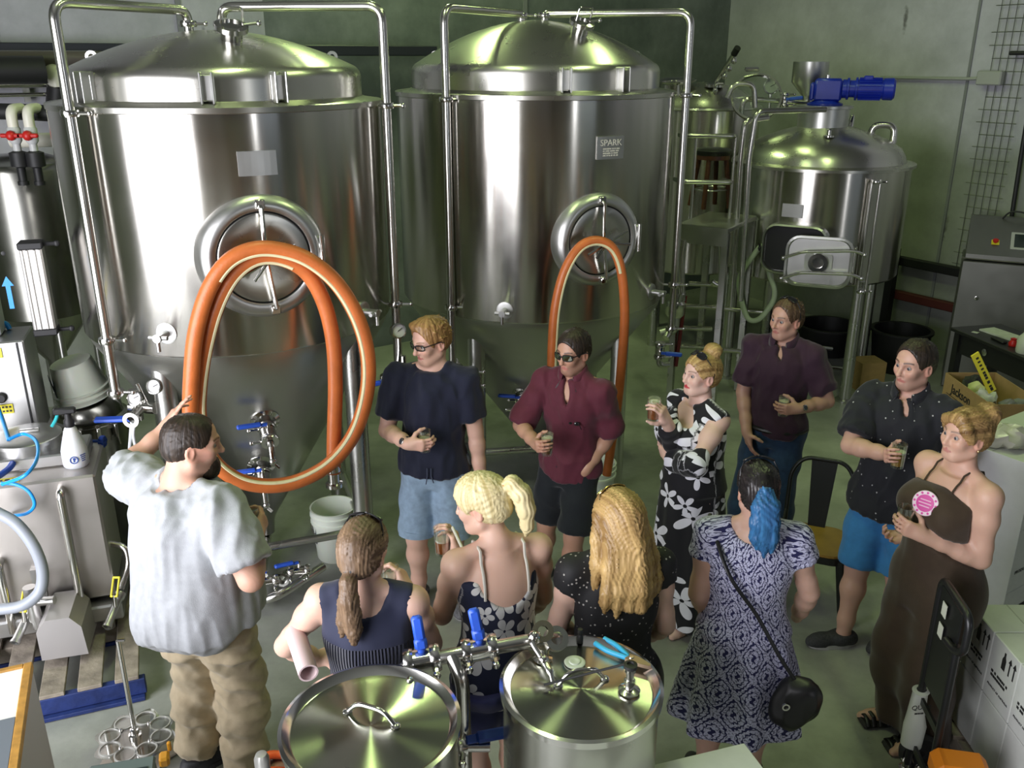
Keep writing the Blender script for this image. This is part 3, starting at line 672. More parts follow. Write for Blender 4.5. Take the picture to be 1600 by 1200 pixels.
# glazed ring-shaped lid standing open beside it
rc = P(1182, 152, 9.2); t = thing('ring_lid', rc-Vector((0, 0, .24)), 'round glazed kettle lid swung open, seen as a thin ring', 'lid')
nr = Vector((-.18, -.85, .45)).normalized(); m = MB(); m.lathe([(.225, -.015), (.245, -.015), (.245, .02), (.225, .02)], rc, nr, 40, closed=True); m.build('rim', M_steel, t)
m = MB(); m.lathe([(.226, .004), (0, .005)], rc, nr, 40); m.lathe([(.226, -.004), (0, -.003)], rc, nr, 40); m.build('pane', M_sight, t)
m = MB(); m.box(rc+Vector((-.06, .03, .26)), (.14, .04, .035), basis((0, -.4, 1)), .008); m.build('latch', M_steel, t)
m = MB(); m.cyl(rc-up*.235, rc-up*.5+F3.w*-.1, .02, 8); m.build('hinge_post', M_pipe, t)
g = P(1205, 135, 9.3); t = thing('pressure_gauge', g-Vector((0, 0, .2)), 'white-faced dial behind the ring-shaped lid', 'gauge'); gauge(g, (-.15, -.95, .2), .075, t, 'gauge_case'); m = MB(); m.cyl(g-up*.06, g-up*.3, .016, 8); m.build('stem', M_pipe, t)
# pipework between the kettles
def pipes(name, label, runs, r=.02, mat=None, cat='pipe'):
    runs = [[Vector(p) for p in run] for run in runs]; allp = [p for rr in runs for p in rr]; lo = Vector((sum(p.x for p in allp)/len(allp), sum(p.y for p in allp)/len(allp), min(p.z for p in allp)))
    t = thing(name, lo, label, cat)
    for run in runs: m = MB(); m.tube(bend(run, .08), r, 10); m.build('pipe_run', mat or M_pipe, t)
    return t
fz = 8.15
pipes('transfer_pipe', 'bent steel pipes rising beside the mash vessel and crossing over its lid', [
    [P(1157, 470, fz), P(1170, 250, fz), P(1182, 174, fz), P(1290, 171, 8.3)], [P(1143, 480, fz+.1), P(1157, 250, fz+.1), P(1164, 188, fz+.1), P(1200, 184, fz+.2)],
    [P(1158, 180, 9.2), P(1161, 154, 9.2), P(1225, 158, 9.2), P(1262, 162, 9.2)], [P(1136, 153, 9.1), P(1146, 131, 9.1), P(1178, 131, 9.1), P(1180, 168, 9.1)]], .026)
for u, v, s in ((1226, 156, 1),):
    bt = bottom_valve(u, v, 9.15, 'small blue lever valve on the pipe behind the mash vessel', (.9, -.2, .1), .16, extra=False)
# platform, railing, stool
zp = P(1090, 335, 8.5).z
q0, q1 = PZ(1062, 350, zp), PZ(1134, 357, zp); pf = q1-q0; pf.z = 0; pfx = pf.normalized(); pfy = Vector((-pfx.y, pfx.x, 0)); Lp = pf.length
t = thing('brew_platform', ((q0+q1)/2+pfy*.4)*1.0-Vector((0, 0, zp)), 'small raised steel platform with tube rungs between the two big vessels', 'platform')
B = Matrix((pfx, pfy, up)).transposed(); cen = (q0+q1)/2+pfy*.40
m = MB(); m.box(cen-up*.02, (Lp+.05, .82, .04), B, .006); m.box(q0+(q1-q0)*.5-up*.08, (Lp+.05, .03, .16), B); m.build('deck', M_satin, t)
for a, b_ in ((0, .03), (1, .03), (0, .78), (1, .78)):
    b = q0+(q1-q0)*a+pfy*b_; m = MB(); m.box(Vector((b.x, b.y, zp/2-.02)), (.055, .055, zp-.06), B); m.build('post', M_leg, t)
for v, u0, u1 in ((212, 1073, 1150), (284, 1065, 1144)):
    a, b = P(u0, v, 8.25), P(u1, v+1, 8.25); m = MB(); m.tube(bend([a+Vector((0, .35, -.02)), a, b, b+Vector((0, .35, -.02))], .05), .022, 10); m.build('rail', M_pipe, t)
for u0, u1 in ((1088, 1074), (1150, 1140)):
    a = P(u0, 212, 8.27); m = MB(); m.cyl(Vector((a.x, a.y, zp-.1)), a, .014, 10); m.build('rail_post', M_pipe, t)
for v, u0, u1 in ((443, 1076, 1118), (478, 1070, 1112), (512, 1064, 1108), (541, 1058, 1105)):
    m = MB(); m.cyl(P(u0, v, 8.55), P(u1+4, v+2, 8.55), .024, 10); m.build('rung', M_pipe, t)
pipes('low_pipe', 'horizontal steel pipes running low under the mash vessel', [[P(1112, 480, 8.5), P(1150, 484, 8.5), P(1200, 488, 8.5)], [P(1130, 547, 8.1), P(1158, 549, 8.1), P(1159, 560, 8.1)], [P(1150, 556, 8.6), P(1190, 562, 8.6), P(1350, 580, 8.9)], [P(1175, 530, 9.2), P(1300, 545, 9.3)]], .024)
pipes('grain_pipe', 'upright pipes with a pump fitting between the right fermenter and the platform', [[P(1066, 470, 7.6), P(1064, 400, 7.6), P(1068, 375, 7.6)], [P(1060, 470, 7.6), P(1052, 510, 7.6), P(1040, 528, 7.5)], [P(1127, 370, 8.2), P(1128, 435, 8.2), P(1122, 447, 8.2), P(1112, 440, 8.2)]], .03)
q = P(1056, 478, 7.6); t = thing('pump', Vector((q.x, q.y, q.z-.15)), 'small steel pump body with clamped ends left of the platform rungs', 'pump'); m = MB(); m.lathe([(0, -.1), (.06, -.1), (.085, -.07), (.085, .03), (.06, .05), (.06, .1), (.075, .1), (.075, .12), (0, .12)], q, (.1, 0, 1), 20); m.build('pump_body', M_steel, t); m = MB(); m.tube(bend([q-up*.1, q-up*.22, q-up*.24+Vector((-.12, 0, -.02))], .08), .045, 12); m.build('elbow', M_satin, t)
solid('red_pole', MB().tube([P(1071, 462, 8.0), P(1056, 572, 8.0)], .018, 8), plain('dark_red_paint', (.16, .015, .02), .5), 'thin dark red pole leaning beside the platform', 'pole')
# stool
sc_ = PZ(1112, 326, zp); M_wood_dark = plain('dark_red_wood', (.10, .032, .014), .45, noise=.35, nscale=18); M_seat = plain('black_vinyl', (.012, .012, .013), .4)
t = thing('bar_stool', (sc_.x, sc_.y+.12, zp), 'dark wooden bar stool with a round black seat on the platform', 'stool'); sx, sy = sc_.x, sc_.y+.12; hs_ = P(1112, 232, sy).z-zp
m = MB(); m.lathe([(0, hs_-.06), (.165, hs_-.06), (.18, hs_-.04), (.18, hs_-.015), (.16, hs_), (0, hs_+.005)], (sx, sy, zp), seg=32); m.build('seat', M_seat, t)
m = MB(); m.lathe([(.155, hs_-.10), (.165, hs_-.10), (.165, hs_-.06), (.155, hs_-.06)], (sx, sy, zp), seg=32, closed=True); m.build('apron', M_wood_dark, t)
for k in range(4):
    a = pi/4+k*pi/2+.3; m = MB(); m.tube([Vector((sx+.13*cos(a), sy+.13*sin(a), zp+hs_-.06)), Vector((sx+.20*cos(a), sy+.20*sin(a), zp))], .024, 8); m.build('leg', M_wood_dark, t)
m = MB(); m.tube(arc((sx, sy, zp+hs_*.32), (1, 0, 0), (0, 1, 0), .175, 0, 2*pi, 28)[:-1], .010, 8, closed=True); m.build('foot_ring', M_pipe, t)
# dark clutter under and beyond the mash vessel
b = PZ(1358, 612, 0); t = solid('cardboard_box', MB().box((b.x, b.y+.12, .15), (.26, .24, .30), rz(.15)), plain('brown_cardboard', srgb(168, 138, 90), .85, noise=.08), 'small brown carton stamped with dark letters on the floor by a vessel leg', 'box')
marks((b.x-.018, b.y-.003, .17), (cos(.15), sin(.15), 0), up, .13, .05, 1, t, M_ink, 5, 'stamp_print')
M_tub = plain('black_plastic', (.010, .010, .011), .5)
for (u, v, r, hgt, lab) in ((1290, 548, .34, .30, 'low black tub on the floor under the mash vessel'), (1400, 575, .30, .42, 'black tub on the floor beside the right wall')):
    b = PZ(u, v, 0); m = MB(); m.lathe([(0, 0), (r*.85, 0), (r, hgt), (r+.02, hgt), (r+.02, hgt+.02), (r-.02, hgt+.02), (r*.83, .03), (0, .03)], b, seg=32); solid('black_tub', m, M_tub, lab, 'tub')
M_redrail = plain('faded_red_steel', (.10, .018, .014), .6)
for k, z in enumerate((.55, .95)):
    solid('wall_rail', MB().box(room(.10, 4.3, z), (.08, 2.6, .10), Matrix((-RA, RB, up)).transposed(), .01), M_redrail if k == 0 else M_tub, ('faded red', 'black')[k]+' steel rail along the foot of the right wall', 'rail')
for a_, b_ in ((.1, 3.05), (.1, 5.5)):
    solid('rail_post', MB().box(room(.20, b_, .55), (.09, .09, 1.1), Matrix((-RA, RB, up)).transposed()), M_tub, 'black post carrying the rails on the right wall, '+('nearer' if b_ > 4 else 'farther')+' one', 'post')
# ------------------------------------------------------------------ people: smooth blended volumes turned into one continuous surface each
f32 = np.float32
def A3(v): return np.array(v, float)
def hermite(xs, ys, x):
    xs = np.asarray(xs, float); ys = np.asarray(ys, float)
    d = np.diff(ys)/np.diff(xs); m = np.zeros(len(xs)); m[0] = d[0]; m[-1] = d[-1]
    for i in range(1, len(xs)-1): m[i] = 0 if d[i-1]*d[i] <= 0 else 2*d[i-1]*d[i]/(d[i-1]+d[i])
    i = np.clip(np.searchsorted(xs, x)-1, 0, len(xs)-2); h = xs[i+1]-xs[i]; t = np.clip((x-xs[i])/h, 0, 1)
    return (2*t**3-3*t**2+1)*ys[i]+(t**3-2*t**2+t)*h*m[i]+(-2*t**3+3*t**2)*ys[i+1]+(t**3-t**2)*h*m[i+1]
class Vol:
    def __init__(s): s.ops = []
    def cone(s, a, b, ra, rb, k=.02, sub=False):
        a = np.array(a, float); b = np.array(b, float); ab = b-a; L2 = max((ab*ab).sum(), 1e-9)
        def fn(X, Y, Z):
            t = np.clip(((X-a[0])*ab[0]+(Y-a[1])*ab[1]+(Z-a[2])*ab[2])/L2, 0, 1)
            return np.sqrt((X-a[0]-t*ab[0])**2+(Y-a[1]-t*ab[1])**2+(Z-a[2]-t*ab[2])**2)-(ra+(rb-ra)*t)
        r = max(ra, rb); s.ops.append((fn, np.minimum(a, b)-r, np.maximum(a, b)+r, k, sub)); return s
    def chain(s, pts, rs, k=.02):
        for i in range(len(pts)-1): s.cone(pts[i], pts[i+1], rs[i], rs[i+1], k)
        return s
    def limb(s, pts, rs, k=.02, clip=None, join=None, flat=1.0):
        """a run of tapering segments with its far end (and near end) cut square"""
        sub = Vol().chain(pts, rs, k); fns = [o[0] for o in sub.ops]; lo, hi = sub.bounds()
        def fn(X, Y, Z):
            D = None
            for f in fns:
                d = f(X, Y, Z)
                if D is None: D = d
                else: h = np.maximum(k-np.abs(D-d), 0)/k; D = np.minimum(D, d)-h*h*k*.25
            for p, n in clip or []: D = np.maximum(D, (X-p[0])*n[0]+(Y-p[1])*n[1]+(Z-p[2])*n[2])
            return D
        s.ops.append((fn, lo, hi, k if join is None else join, False)); return s
    def ell(s, c, rad, R=None, k=.02, sub=False, cut=None):
        c = np.array(c, float); rad = np.array(rad, float); R = np.eye(3) if R is None else np.array(R, float)   # R columns: local axes
        def fn(X, Y, Z):
            x, y, z = X-c[0], Y-c[1], Z-c[2]
            l = [x*R[0, i]+y*R[1, i]+z*R[2, i] for i in range(3)]
            k0 = np.sqrt(sum((l[i]/rad[i])**2 for i in range(3))); k1 = np.sqrt(sum((l[i]/rad[i]**2)**2 for i in range(3)))+1e-9
            d = k0*(k0-1)/k1
            if cut is not None:
                for ax, sg, lim in cut: d = np.maximum(d, sg*(l[ax]-lim))
            return d
        e = np.sqrt(((R*rad[None, :])**2).sum(1)); s.ops.append((fn, c-e, c+e, k, sub)); return s
    def loft(s, zs, cx, cy, w, d, yaw, k=.02, pleat=None, sub=False, shift=None):
        zs = np.array(zs, float)
        mx = max(max(w), max(d))*1.15+.02
        def fn(X, Y, Z):
            z = Z.ravel().astype(float); I = lambda q: (hermite(zs, q, z) if np.ndim(q) else np.full_like(z, q)).reshape(Z.shape)
            C_, D_, W_, E_, A_ = I(cx), I(cy), I(w), I(d), I(yaw)
            ca, sa = np.cos(A_), np.sin(A_); x, y = X-C_, Y-D_
            lx = x*ca+y*sa; ly = -x*sa+y*ca
            if pleat is not None:
                n, amp, ph = pleat; th = np.arctan2(ly/E_, lx/W_); g = 1+I(amp)*(np.sin(n*th+ph)+.4*np.sin((n*1.7)*th+ph*2+Z*5))
                W_ = W_*g; E_ = E_*g
            k0 = np.sqrt((lx/W_)**2+(ly/E_)**2)+1e-9; k1 = np.sqrt((lx/W_**2)**2+(ly/E_**2)**2)+1e-9
            return np.maximum(np.maximum(k0*(k0-1)/k1, Z-zs[-1]), zs[0]-Z)
        lo = np.array([np.min(cx)-mx, np.min(cy)-mx, zs[0]]); hi = np.array([np.max(cx)+mx, np.max(cy)+mx, zs[-1]])
        s.ops.append((fn, lo, hi, k, sub)); return s
    def half(s, p, n, k=.0):       # keep the side opposite to n
        p = np.array(p, float); n = np.array(n, float); n = n/np.linalg.norm(n)
        s.ops.append((lambda X, Y, Z: (X-p[0])*n[0]+(Y-p[1])*n[1]+(Z-p[2])*n[2], None, None, k, 'and')); return s
    def copy(s): v = Vol(); v.ops = list(s.ops); return v
    def bounds(s):
        b = [(o[1], o[2]) for o in s.ops if o[4] is False]
        return np.min([x[0] for x in b], 0), np.max([x[1] for x in b], 0)
    def mesh(s, step=.010, fine=(), pad=.02):
        lo, hi = s.bounds(); lo = lo-pad; hi = hi+pad; ax = []
        for i in range(3):
            x = lo[i]; out = [x]
            while x < hi[i]:
                st = step
                for (a, b, fs) in fine:
                    if a[i] <= x <= b[i]: st = min(st, fs)
                    elif a[i]-step*2 < x < a[i]: st = min(st, max(fs, (step+fs)/2))
                x += st; out.append(x)
            ax.append(np.array(out, f32))
        xs, ys, zs = ax
        D = np.full((len(xs), len(ys), len(zs)), 1.0, f32)
        for fn, a, b, k, sub in s.ops:
            if a is None: sl = (slice(None),)*3
            else:
                m = max(k, 0)+step*2.5; sl = []
                for i in range(3):
                    i0 = max(np.searchsorted(ax[i], a[i]-m)-1, 0); i1 = min(np.searchsorted(ax[i], b[i]+m)+1, len(ax[i])); sl.append(slice(i0, i1))
                sl = tuple(sl)
            X, Y, Z = xs[sl[0]][:, None, None], ys[sl[1]][None, :, None], zs[sl[2]][None, None, :]
            if X.size*Y.size*Z.size == 0: continue
            d = fn(X, Y, Z); cur = D[sl]
            if sub is False:
                if k > 0: h = np.maximum(k-np.abs(cur-d), 0)/k; D[sl] = np.minimum(cur, d)-h*h*k*.25
                else: D[sl] = np.minimum(cur, d)
            else:
                if sub is True: d = -d
                if k > 0: h = np.maximum(k-np.abs(cur-d), 0)/k; D[sl] = np.maximum(cur, d)+h*h*k*.25
                else: D[sl] = np.maximum(cur, d)
        return nets(D, xs, ys, zs)
def nets(D, xs, ys, zs):
    nx, ny, nz = D.shape; I = D < 0
    c = np.zeros((nx-1, ny-1, nz-1), np.uint8)
    for i in (0, 1):
        for j in (0, 1):
            for k in (0, 1): c += I[i:nx-1+i, j:ny-1+j, k:nz-1+k]
    act = (c > 0) & (c < 8); idx = np.argwhere(act); n = len(idx)
    num = np.full(act.shape, -1, np.int32); num[act] = np.arange(n)
    acc = np.zeros((n, 3)); cnt = np.zeros(n); ax = (xs, ys, zs)
    def corner(o):
        p = idx+np.array(o); return D[p[:, 0], p[:, 1], p[:, 2]], np.stack([ax[q][p[:, q]] for q in range(3)], 1)
    cs = {o: corner(o) for o in [(i, j, k) for i in (0, 1) for j in (0, 1) for k in (0, 1)]}
    for o in cs:
        for q in range(3):
            if o[q] == 0:
                o2 = list(o); o2[q] = 1; o2 = tuple(o2); a, pa = cs[o]; b, pb = cs[o2]; m = (a < 0) != (b < 0)
                t = np.where(m, a/np.where(m, a-b, 1), 0); acc[m] += (pa+(pb-pa)*t[:, None])[m]; cnt[m] += 1
    V = acc/np.maximum(cnt, 1)[:, None]; F = []
    for q in range(3):
        sl0 = [slice(None)]*3; sl1 = [slice(None)]*3; sl0[q] = slice(0, -1); sl1[q] = slice(1, None)
        A, B = I[tuple(sl0)], I[tuple(sl1)]; e = np.argwhere(A != B)
        if not len(e): continue
        u, v = (q+1) % 3, (q+2) % 3
        ok = (e[:, u] > 0) & (e[:, v] > 0) & (e[:, u] < D.shape[u]-1) & (e[:, v] < D.shape[v]-1); e = e[ok]
        ins = A[e[:, 0], e[:, 1], e[:, 2]]
        def cell(du, dv): p = e.copy(); p[:, u] += du; p[:, v] += dv; return num[p[:, 0], p[:, 1], p[:, 2]]
        f = np.stack([cell(-1, -1), cell(0, -1), cell(0, 0), cell(-1, 0)], 1)
        f[~ins] = f[~ins][:, ::-1]; F.append(f)
    return V, np.concatenate(F) if F else np.zeros((0, 4), int)
def vnormals(V, F):
    fn = np.cross(V[F[:, 2]]-V[F[:, 0]], V[F[:, 3]]-V[F[:, 1]]); N = np.zeros_like(V)
    for i in range(4): np.add.at(N, F[:, i], fn)
    return N/(np.linalg.norm(N, axis=1)[:, None]+1e-12)
def relax(V, F, it=1, lam=.5):
    e = np.concatenate([F[:, [0, 1]], F[:, [1, 2]], F[:, [2, 3]], F[:, [3, 0]]])
    for _ in range(it):
        A = np.zeros_like(V); c = np.zeros(len(V)); np.add.at(A, e[:, 0], V[e[:, 1]]); np.add.at(c, e[:, 0], 1)
        V = V+(A/np.maximum(c, 1)[:, None]-V)*lam
    return V
def to_obj(name, V, F, mat, parent, col=None, uv=None):
    org = np.array(root_loc(parent)); me = bpy.data.meshes.new(name)
    me.vertices.add(len(V)); me.vertices.foreach_set('co', (V-org).astype(f32).ravel())
    me.loops.add(len(F)*4); me.loops.foreach_set('vertex_index', F.astype(np.int32).ravel())
    me.polygons.add(len(F)); me.polygons.foreach_set('loop_start', np.arange(0, len(F)*4, 4, dtype=np.int32)); me.polygons.foreach_set('use_smooth', np.ones(len(F), bool))
    me.update(calc_edges=True)
    if col is not None:
        a = me.color_attributes.new('Col', 'FLOAT_COLOR', 'POINT'); a.data.foreach_set('color', np.concatenate([col, np.ones((len(V), 1))], 1).astype(f32).ravel())
    if uv is not None:
        a = me.attributes.new('puv', 'FLOAT2', 'POINT'); a.data.foreach_set('vector', uv.astype(f32).ravel())
    me.materials.append(mat); o = bpy.data.objects.new(name, me); C.objects.link(o); o.parent = parent
    return o
def wrinkle(V, amp, freq, seed, zs=.6, center=None):
    r = np.random.RandomState(seed); d = np.zeros(len(V)); Q = V*np.array([1, 1, zs])
    for i in range(5):
        k = r.normal(size=3); k = k/np.linalg.norm(k)*freq*(.6+.35*i)
        w = Q+.03*np.sin(Q[:, [1, 2, 0]]*freq*.7+r.rand(3)*6)
        d += np.sin(w @ k+r.rand()*6.28)/(1+.45*i)
    return amp*1.6*(.57-np.abs(d)/2.0)                         # ridged: soft folds
def n3(v): v = np.array(v, float); return v/np.linalg.norm(v)

class Head:
    def __init__(s, c, phi, pitch=0, roll=0, sc=1.0):
        f = np.array([sin(phi)*cos(pitch), -cos(phi)*cos(pitch), sin(pitch)]); u = n3(np.array([0, 0, 1.])-f*f[2]); r = np.cross(f, u)
        u2 = u*cos(roll)+r*sin(roll); r = np.cross(f, u2); s.c = np.array(c, float); s.f, s.u, s.r, s.s = f, u2, r, sc
        s.R = np.stack([r, f, u2], 1)
    def w(s, x, y, z): return s.c+(s.r*x+s.f*y+s.u*z)*s.s
    def loc(s, V): return ((V-s.c) @ s.R)/s.s
def head_vol(v, h, fem=False, jaw=1.0, cheek=1.0):
    q = h.s; E = lambda c, r, k=.02, sub=False: v.ell(h.w(*c), np.array(r)*q, h.R, k*q, sub)
    K = lambda a, b, ra, rb, k=.012, sub=False: v.cone(h.w(*a), h.w(*b), ra*q, rb*q, k*q, sub)
    E((0, -.022, .032), (.074, .092, .084)); E((0, .012, .04), (.068, .075, .07), .04)
    E((0, .032, -.035), (.058*cheek, .060, .078), .03)
    E((0, .060, -.088), (.026*jaw, .024, .022), .035)
    for sx in (-1, 1):
        K((sx*.052*jaw, .0, -.062), (sx*.020, .062, -.094), .020, .016, .03)
        E((sx*.037*cheek, .066, -.022), (.022, .02, .022), .03)
        K((sx*.010, .089, .024), (sx*.042, .070, .026), .010, .009, .02)
        E((sx*.031, .092, .006), (.019, .014, .013), .014, True)
        v.ell(h.w(sx*.075, -.012, -.012), np.array((.011, .019, .032))*q, h.R, .008*q)
        v.ell(h.w(sx*.083, -.008, -.010), np.array((.006, .011, .02))*q, h.R, .006*q, True)
    nl = .116 if not fem else .111
    K((0, .090, .016), (0, nl-.004, -.026), .0075, .0105, .014); E((0, nl-.004, -.029), (.0115, .011, .010), .008)
    for sx in (-1, 1): E((sx*.011, .094, -.031), (.0075, .010, .0075), .008)
    K((-.017, .082, -.060), (.017, .082, -.060), .0078, .0078, .008); K((-.014, .083, -.0685), (.014, .083, -.0685), .008, .008, .006)
    K((-.022, .086, -.0642), (.022, .086, -.0642), .0018, .0018, .004, True)
    for sx in (-1, 1): E((sx*.0315, .090, .004), (.0145, .016, .0046), .003, True)
def paint_head(V, col, h, base, brow, lips, stubble=None, blush=.12):
    L = h.loc(V); x, y, z = L[:, 0], L[:, 1], L[:, 2]; near = (np.abs(x) < .1) & (np.abs(y) < .16) & (np.abs(z) < .15)
    sm = lambda d, w: np.clip(1-d/w, 0, 1)
    def mix(m, c): m = np.clip(m*near, 0, 1)[:, None]; col[:] = col*(1-m)+np.array(c)*m
    red = np.array(base)*np.array([1.05, .78, .74]); ax = np.abs(x)
    for q in (sm(np.hypot(ax-.04, z+.025), .03)*(y > .03)*blush*3, sm(np.hypot(x, z+.028), .018)*(y > .08)*.35, (ax > .066)*(np.abs(z+.01) < .04)*.45): mix(q, red)
    if stubble is not None:
        c1 = lambda q: np.clip(q, 0, 1)
        mix(c1((-.040+.040*c1((ax-.028)/.035)-z)/.022)*c1((y+.012)/.03)*c1((z+.128)/.02)*c1((np.hypot(x/.95, z+.064)-.014)/.010)*.42, stubble)
    mix(((np.abs(z+.0642-.003*(ax < .006)) < (.0105-ax*.30))*(ax < .026)*(y > .06)).astype(float), lips)
    zb = .0285+.005*np.cos((ax-.036)*55); mix(sm(np.abs(z-zb), .0060)*1.1*((ax > .012) & (ax < .053) & (y > .04)), brow)
    mix(((np.hypot((ax-.0315)/1.9, z-.005) < .0092)*(y > .05)).astype(float)*.6, np.array(base)*.45)
M_eyewhite = plain('eye_white', (.36, .32, .30), .4); M_iris = plain('eye_iris', (.035, .04, .05), .15)
def eyes(h, parent):
    for sx in (-1, 1):
        c = h.w(sx*.0315, .0765, .004); m = MB(); m.ball(c, .0112*h.s, 12)
        g = Vector(h.f*1.0); m.cur = 1; m.lathe([(.0, .0118*h.s), (.0038*h.s, .0113*h.s), (.0066*h.s, .0097*h.s)][::-1], c, g, 12); m.build('eye', [M_eyewhite, M_iris], parent)
def hand(v, W, h, n, side, curls, sc=1.0, thumb=(.35, .75, .55), thumb_curl=.5, spread=.06, fl=1.0):
    """W wrist, h towards the knuckles, n the way the palm faces, side +1 right -1 left; curls: per finger three bend angles"""
    h = n3(h); n = n3(n-np.dot(n, h)*h); l = np.cross(h, n)*side; W = np.array(W, float)
    ks = []; off = (.027, .009, -.0095, -.0265); ln = ((.043, .026, .021), (.048, .030, .022), (.044, .028, .021), (.034, .021, .019)); ext = (.086, .089, .085, .077)
    v.cone(W-h*.02*sc, W+h*.03*sc, .026*sc, .026*sc, .03)
    for i in range(4):
        k = W+(h*ext[i]+l*off[i])*sc; b = W+(h*.018+l*off[i]*.55)*sc; v.cone(b, k, .0165*sc, .0125*sc, .014*sc); ks.append(k)
    v.ell(W+(h*.035+l*.018+n*.008)*sc, np.array((.018, .028, .015))*sc, np.stack([l, h, n], 1), .02*sc)
    tips = []
    for i in range(4):
        p = ks[i]; a = 0; d0 = n3(h+l*spread*(1.5-i)); r = (.0088, .0090, .0086, .0076)[i]*sc
        for j in range(3):
            a += curls[i][j]; d = d0*cos(a)+n*sin(a); q = p+d*ln[i][j]*sc*fl
            v.cone(p, q, r*(1-.08*j), r*(.92-.09*j), .005*sc); p = q
        tips.append(p)
    p = W+(h*.022+l*.022)*sc; a = 0; d = n3(h*thumb[0]+l*thumb[1]+n*thumb[2]); bd = n3(h*.7+n*.5-l*.35)
    for j, (L, r0, r1) in enumerate(((.042, .0155, .0115), (.032, .0112, .0100), (.026, .0098, .0078))):
        q = p+d*L*sc; v.cone(p, q, r0*sc, r1*sc, .008*sc); p = q; d = n3(d+bd*thumb_curl)
    return dict(W=W, h=h, n=n, l=l, s=sc)
GRIP = [(.55, .85, .5), (.6, .85, .5), (.62, .85, .5), (.62, .85, .5)]
LOOSE = [(.25, .35, .25)]*4
FLATH = [(.08, .12, .08)]*4
def ik(a, b, l1, l2, pole):
    a = np.array(a, float); b = np.array(b, float); d = b-a; L = np.linalg.norm(d); mx = (l1+l2)*.999
    if L > mx: b = a+d/L*mx; d = b-a; L = mx
    u = d/L; x = (l1*l1-l2*l2+L*L)/(2*L); y = sqrt(max(l1*l1-x*x, 0)); p = np.array(pole, float); p = p-u*np.dot(p, u); p = n3(p)
    return a+u*x+p*y, b
class Person:
    """standing figure: (u,v) top of the head in the photograph, Y its distance, ht its height, phi torso direction (0 = towards the eye, +90 = to the picture's right)"""
    def __init__(s, label, u, v, Y, ht, phi, hphi, hpitch=0, hroll=0, fem=False, bulk=1.0, skin=(.55, .33, .24), build=None, lean=(0, 0), headoff=(0, 0, 0), stance=.10, footphi=None, hips_phi=None, group='people on the tour', hsc=1.0, shw=1.0):
        s.fem = fem; s.ht = ht; q = ht/1.75; s.q = q; top = P(u, v, Y); s.skin = np.array(skin); s.bulk = bulk
        s.f = np.array([sin(phi), -cos(phi), 0.]); s.r = np.cross(s.f, [0, 0, 1.]); s.phi = phi; s.yaw = phi if hips_phi is None else hips_phi
        x0, y0 = top.x-lean[0]-headoff[0], top.y-lean[1]-headoff[1]; s.x0, s.y0 = x0, y0
        s.root = thing('person', (x0, y0, 0), label, 'person', group); s.label = label
        s.lean = lean
        hs = (.97 if fem else 1.03)*hsc*(q**.4)
        s.hc = np.array([x0+lean[0]+headoff[0], y0+lean[1]+headoff[1], ht-.120*hs]); s.h = Head(s.hc, hphi, hpitch, hroll, hs)
        cx = lambda z: x0+lean[0]*max(0, (z/ht-.45)/.55); cy = lambda z: y0+lean[1]*max(0, (z/ht-.45)/.55); s.cx, s.cy = cx, cy
        zsh = ht*.825; s.zsh = zsh; s.zhip = ht*.52
        sw = ht*(.108 if not fem else .098)*shw*(1+.25*(bulk-1)); s.sw = sw
        ax = lambda z: np.array([cx(z), cy(z), z])
        s.ax = ax
        s.sh = {+1: ax(zsh-.03*q)+s.r*sw, -1: ax(zsh-.03*q)-s.r*sw}
        s.nb = ax(zsh+.012)-s.f*.012
        hf = np.array([sin(s.yaw), -cos(s.yaw), 0.]); hr = np.cross(hf, [0, 0, 1.]); s.hf, s.hr = hf, hr
        hw = ht*.052; s.hip = {1: ax(s.zhip)+hr*hw, -1: ax(s.zhip)-hr*hw}
        s.ank = {}; s.kn = {}
        for sd in (1, -1):
            a = ax(ht*.045)*1.0; a[0] = x0; a[1] = y0; a = a+hr*sd*stance; s.ank[sd] = a
        s.fphi = s.yaw if footphi is None else footphi
        s.l_up, s.l_fo, s.l_th, s.l_sh = ht*.172, ht*.148, ht*.245, ht*.237
        s.arm = {}; s.hands = []
        # torso stations: z fraction, half width, half depth (fraction of height)
        B = build or ((.455, .088, .062), (.50, .098, .070), (.545, .098, .072), (.60, .086, .064), (.66, .088, .066), (.72, .098, .072), (.77, .100, .068), (.805, .086, .055), (.832, .050, .040)) if not fem else build or \
            ((.455, .094, .066), (.50, .106, .074), (.54, .102, .072), (.60, .080, .060), (.645, .078, .058), (.70, .086, .064), (.755, .090, .060), (.80, .076, .048), (.830, .042, .034))
        b = bulk; s.st = [(z*ht, w*ht*b, d*ht*(b if b < 1 else 1+(b-1)*1.5)) for z, w, d in B]
        s.fine = []
        s.col_paint = dict(brow=(.10, .05, .03), lips=(.46, .17, .14), stubble=None)
    def st_at(s, z): zs = [a[0] for a in s.st]; return float(hermite(zs, [a[1] for a in s.st], np.array([z]))[0]), float(hermite(zs, [a[2] for a in s.st], np.array([z]))[0])
    def torso(s, v, off=0., z0=None, z1=None, k=.03, sc=1.0, extra=None, pleat=None, offd=None):
        st = s.st if extra is None else extra
        z0 = st[0][0] if z0 is None else z0; z1 = st[-1][0] if z1 is None else z1
        zs = np.linspace(z0, z1, 14); A = np.array(st); w = hermite(A[:, 0], A[:, 1], zs)*sc+off; d = hermite(A[:, 0], A[:, 2], zs)*sc+(off if offd is None else offd)
        yw = np.interp(zs, [s.ht*.55, s.ht*.78], [s.yaw, s.phi])
        return v.loft(zs, [s.cx(z) for z in zs], [s.cy(z) for z in zs], w, d, yw, k, pleat)
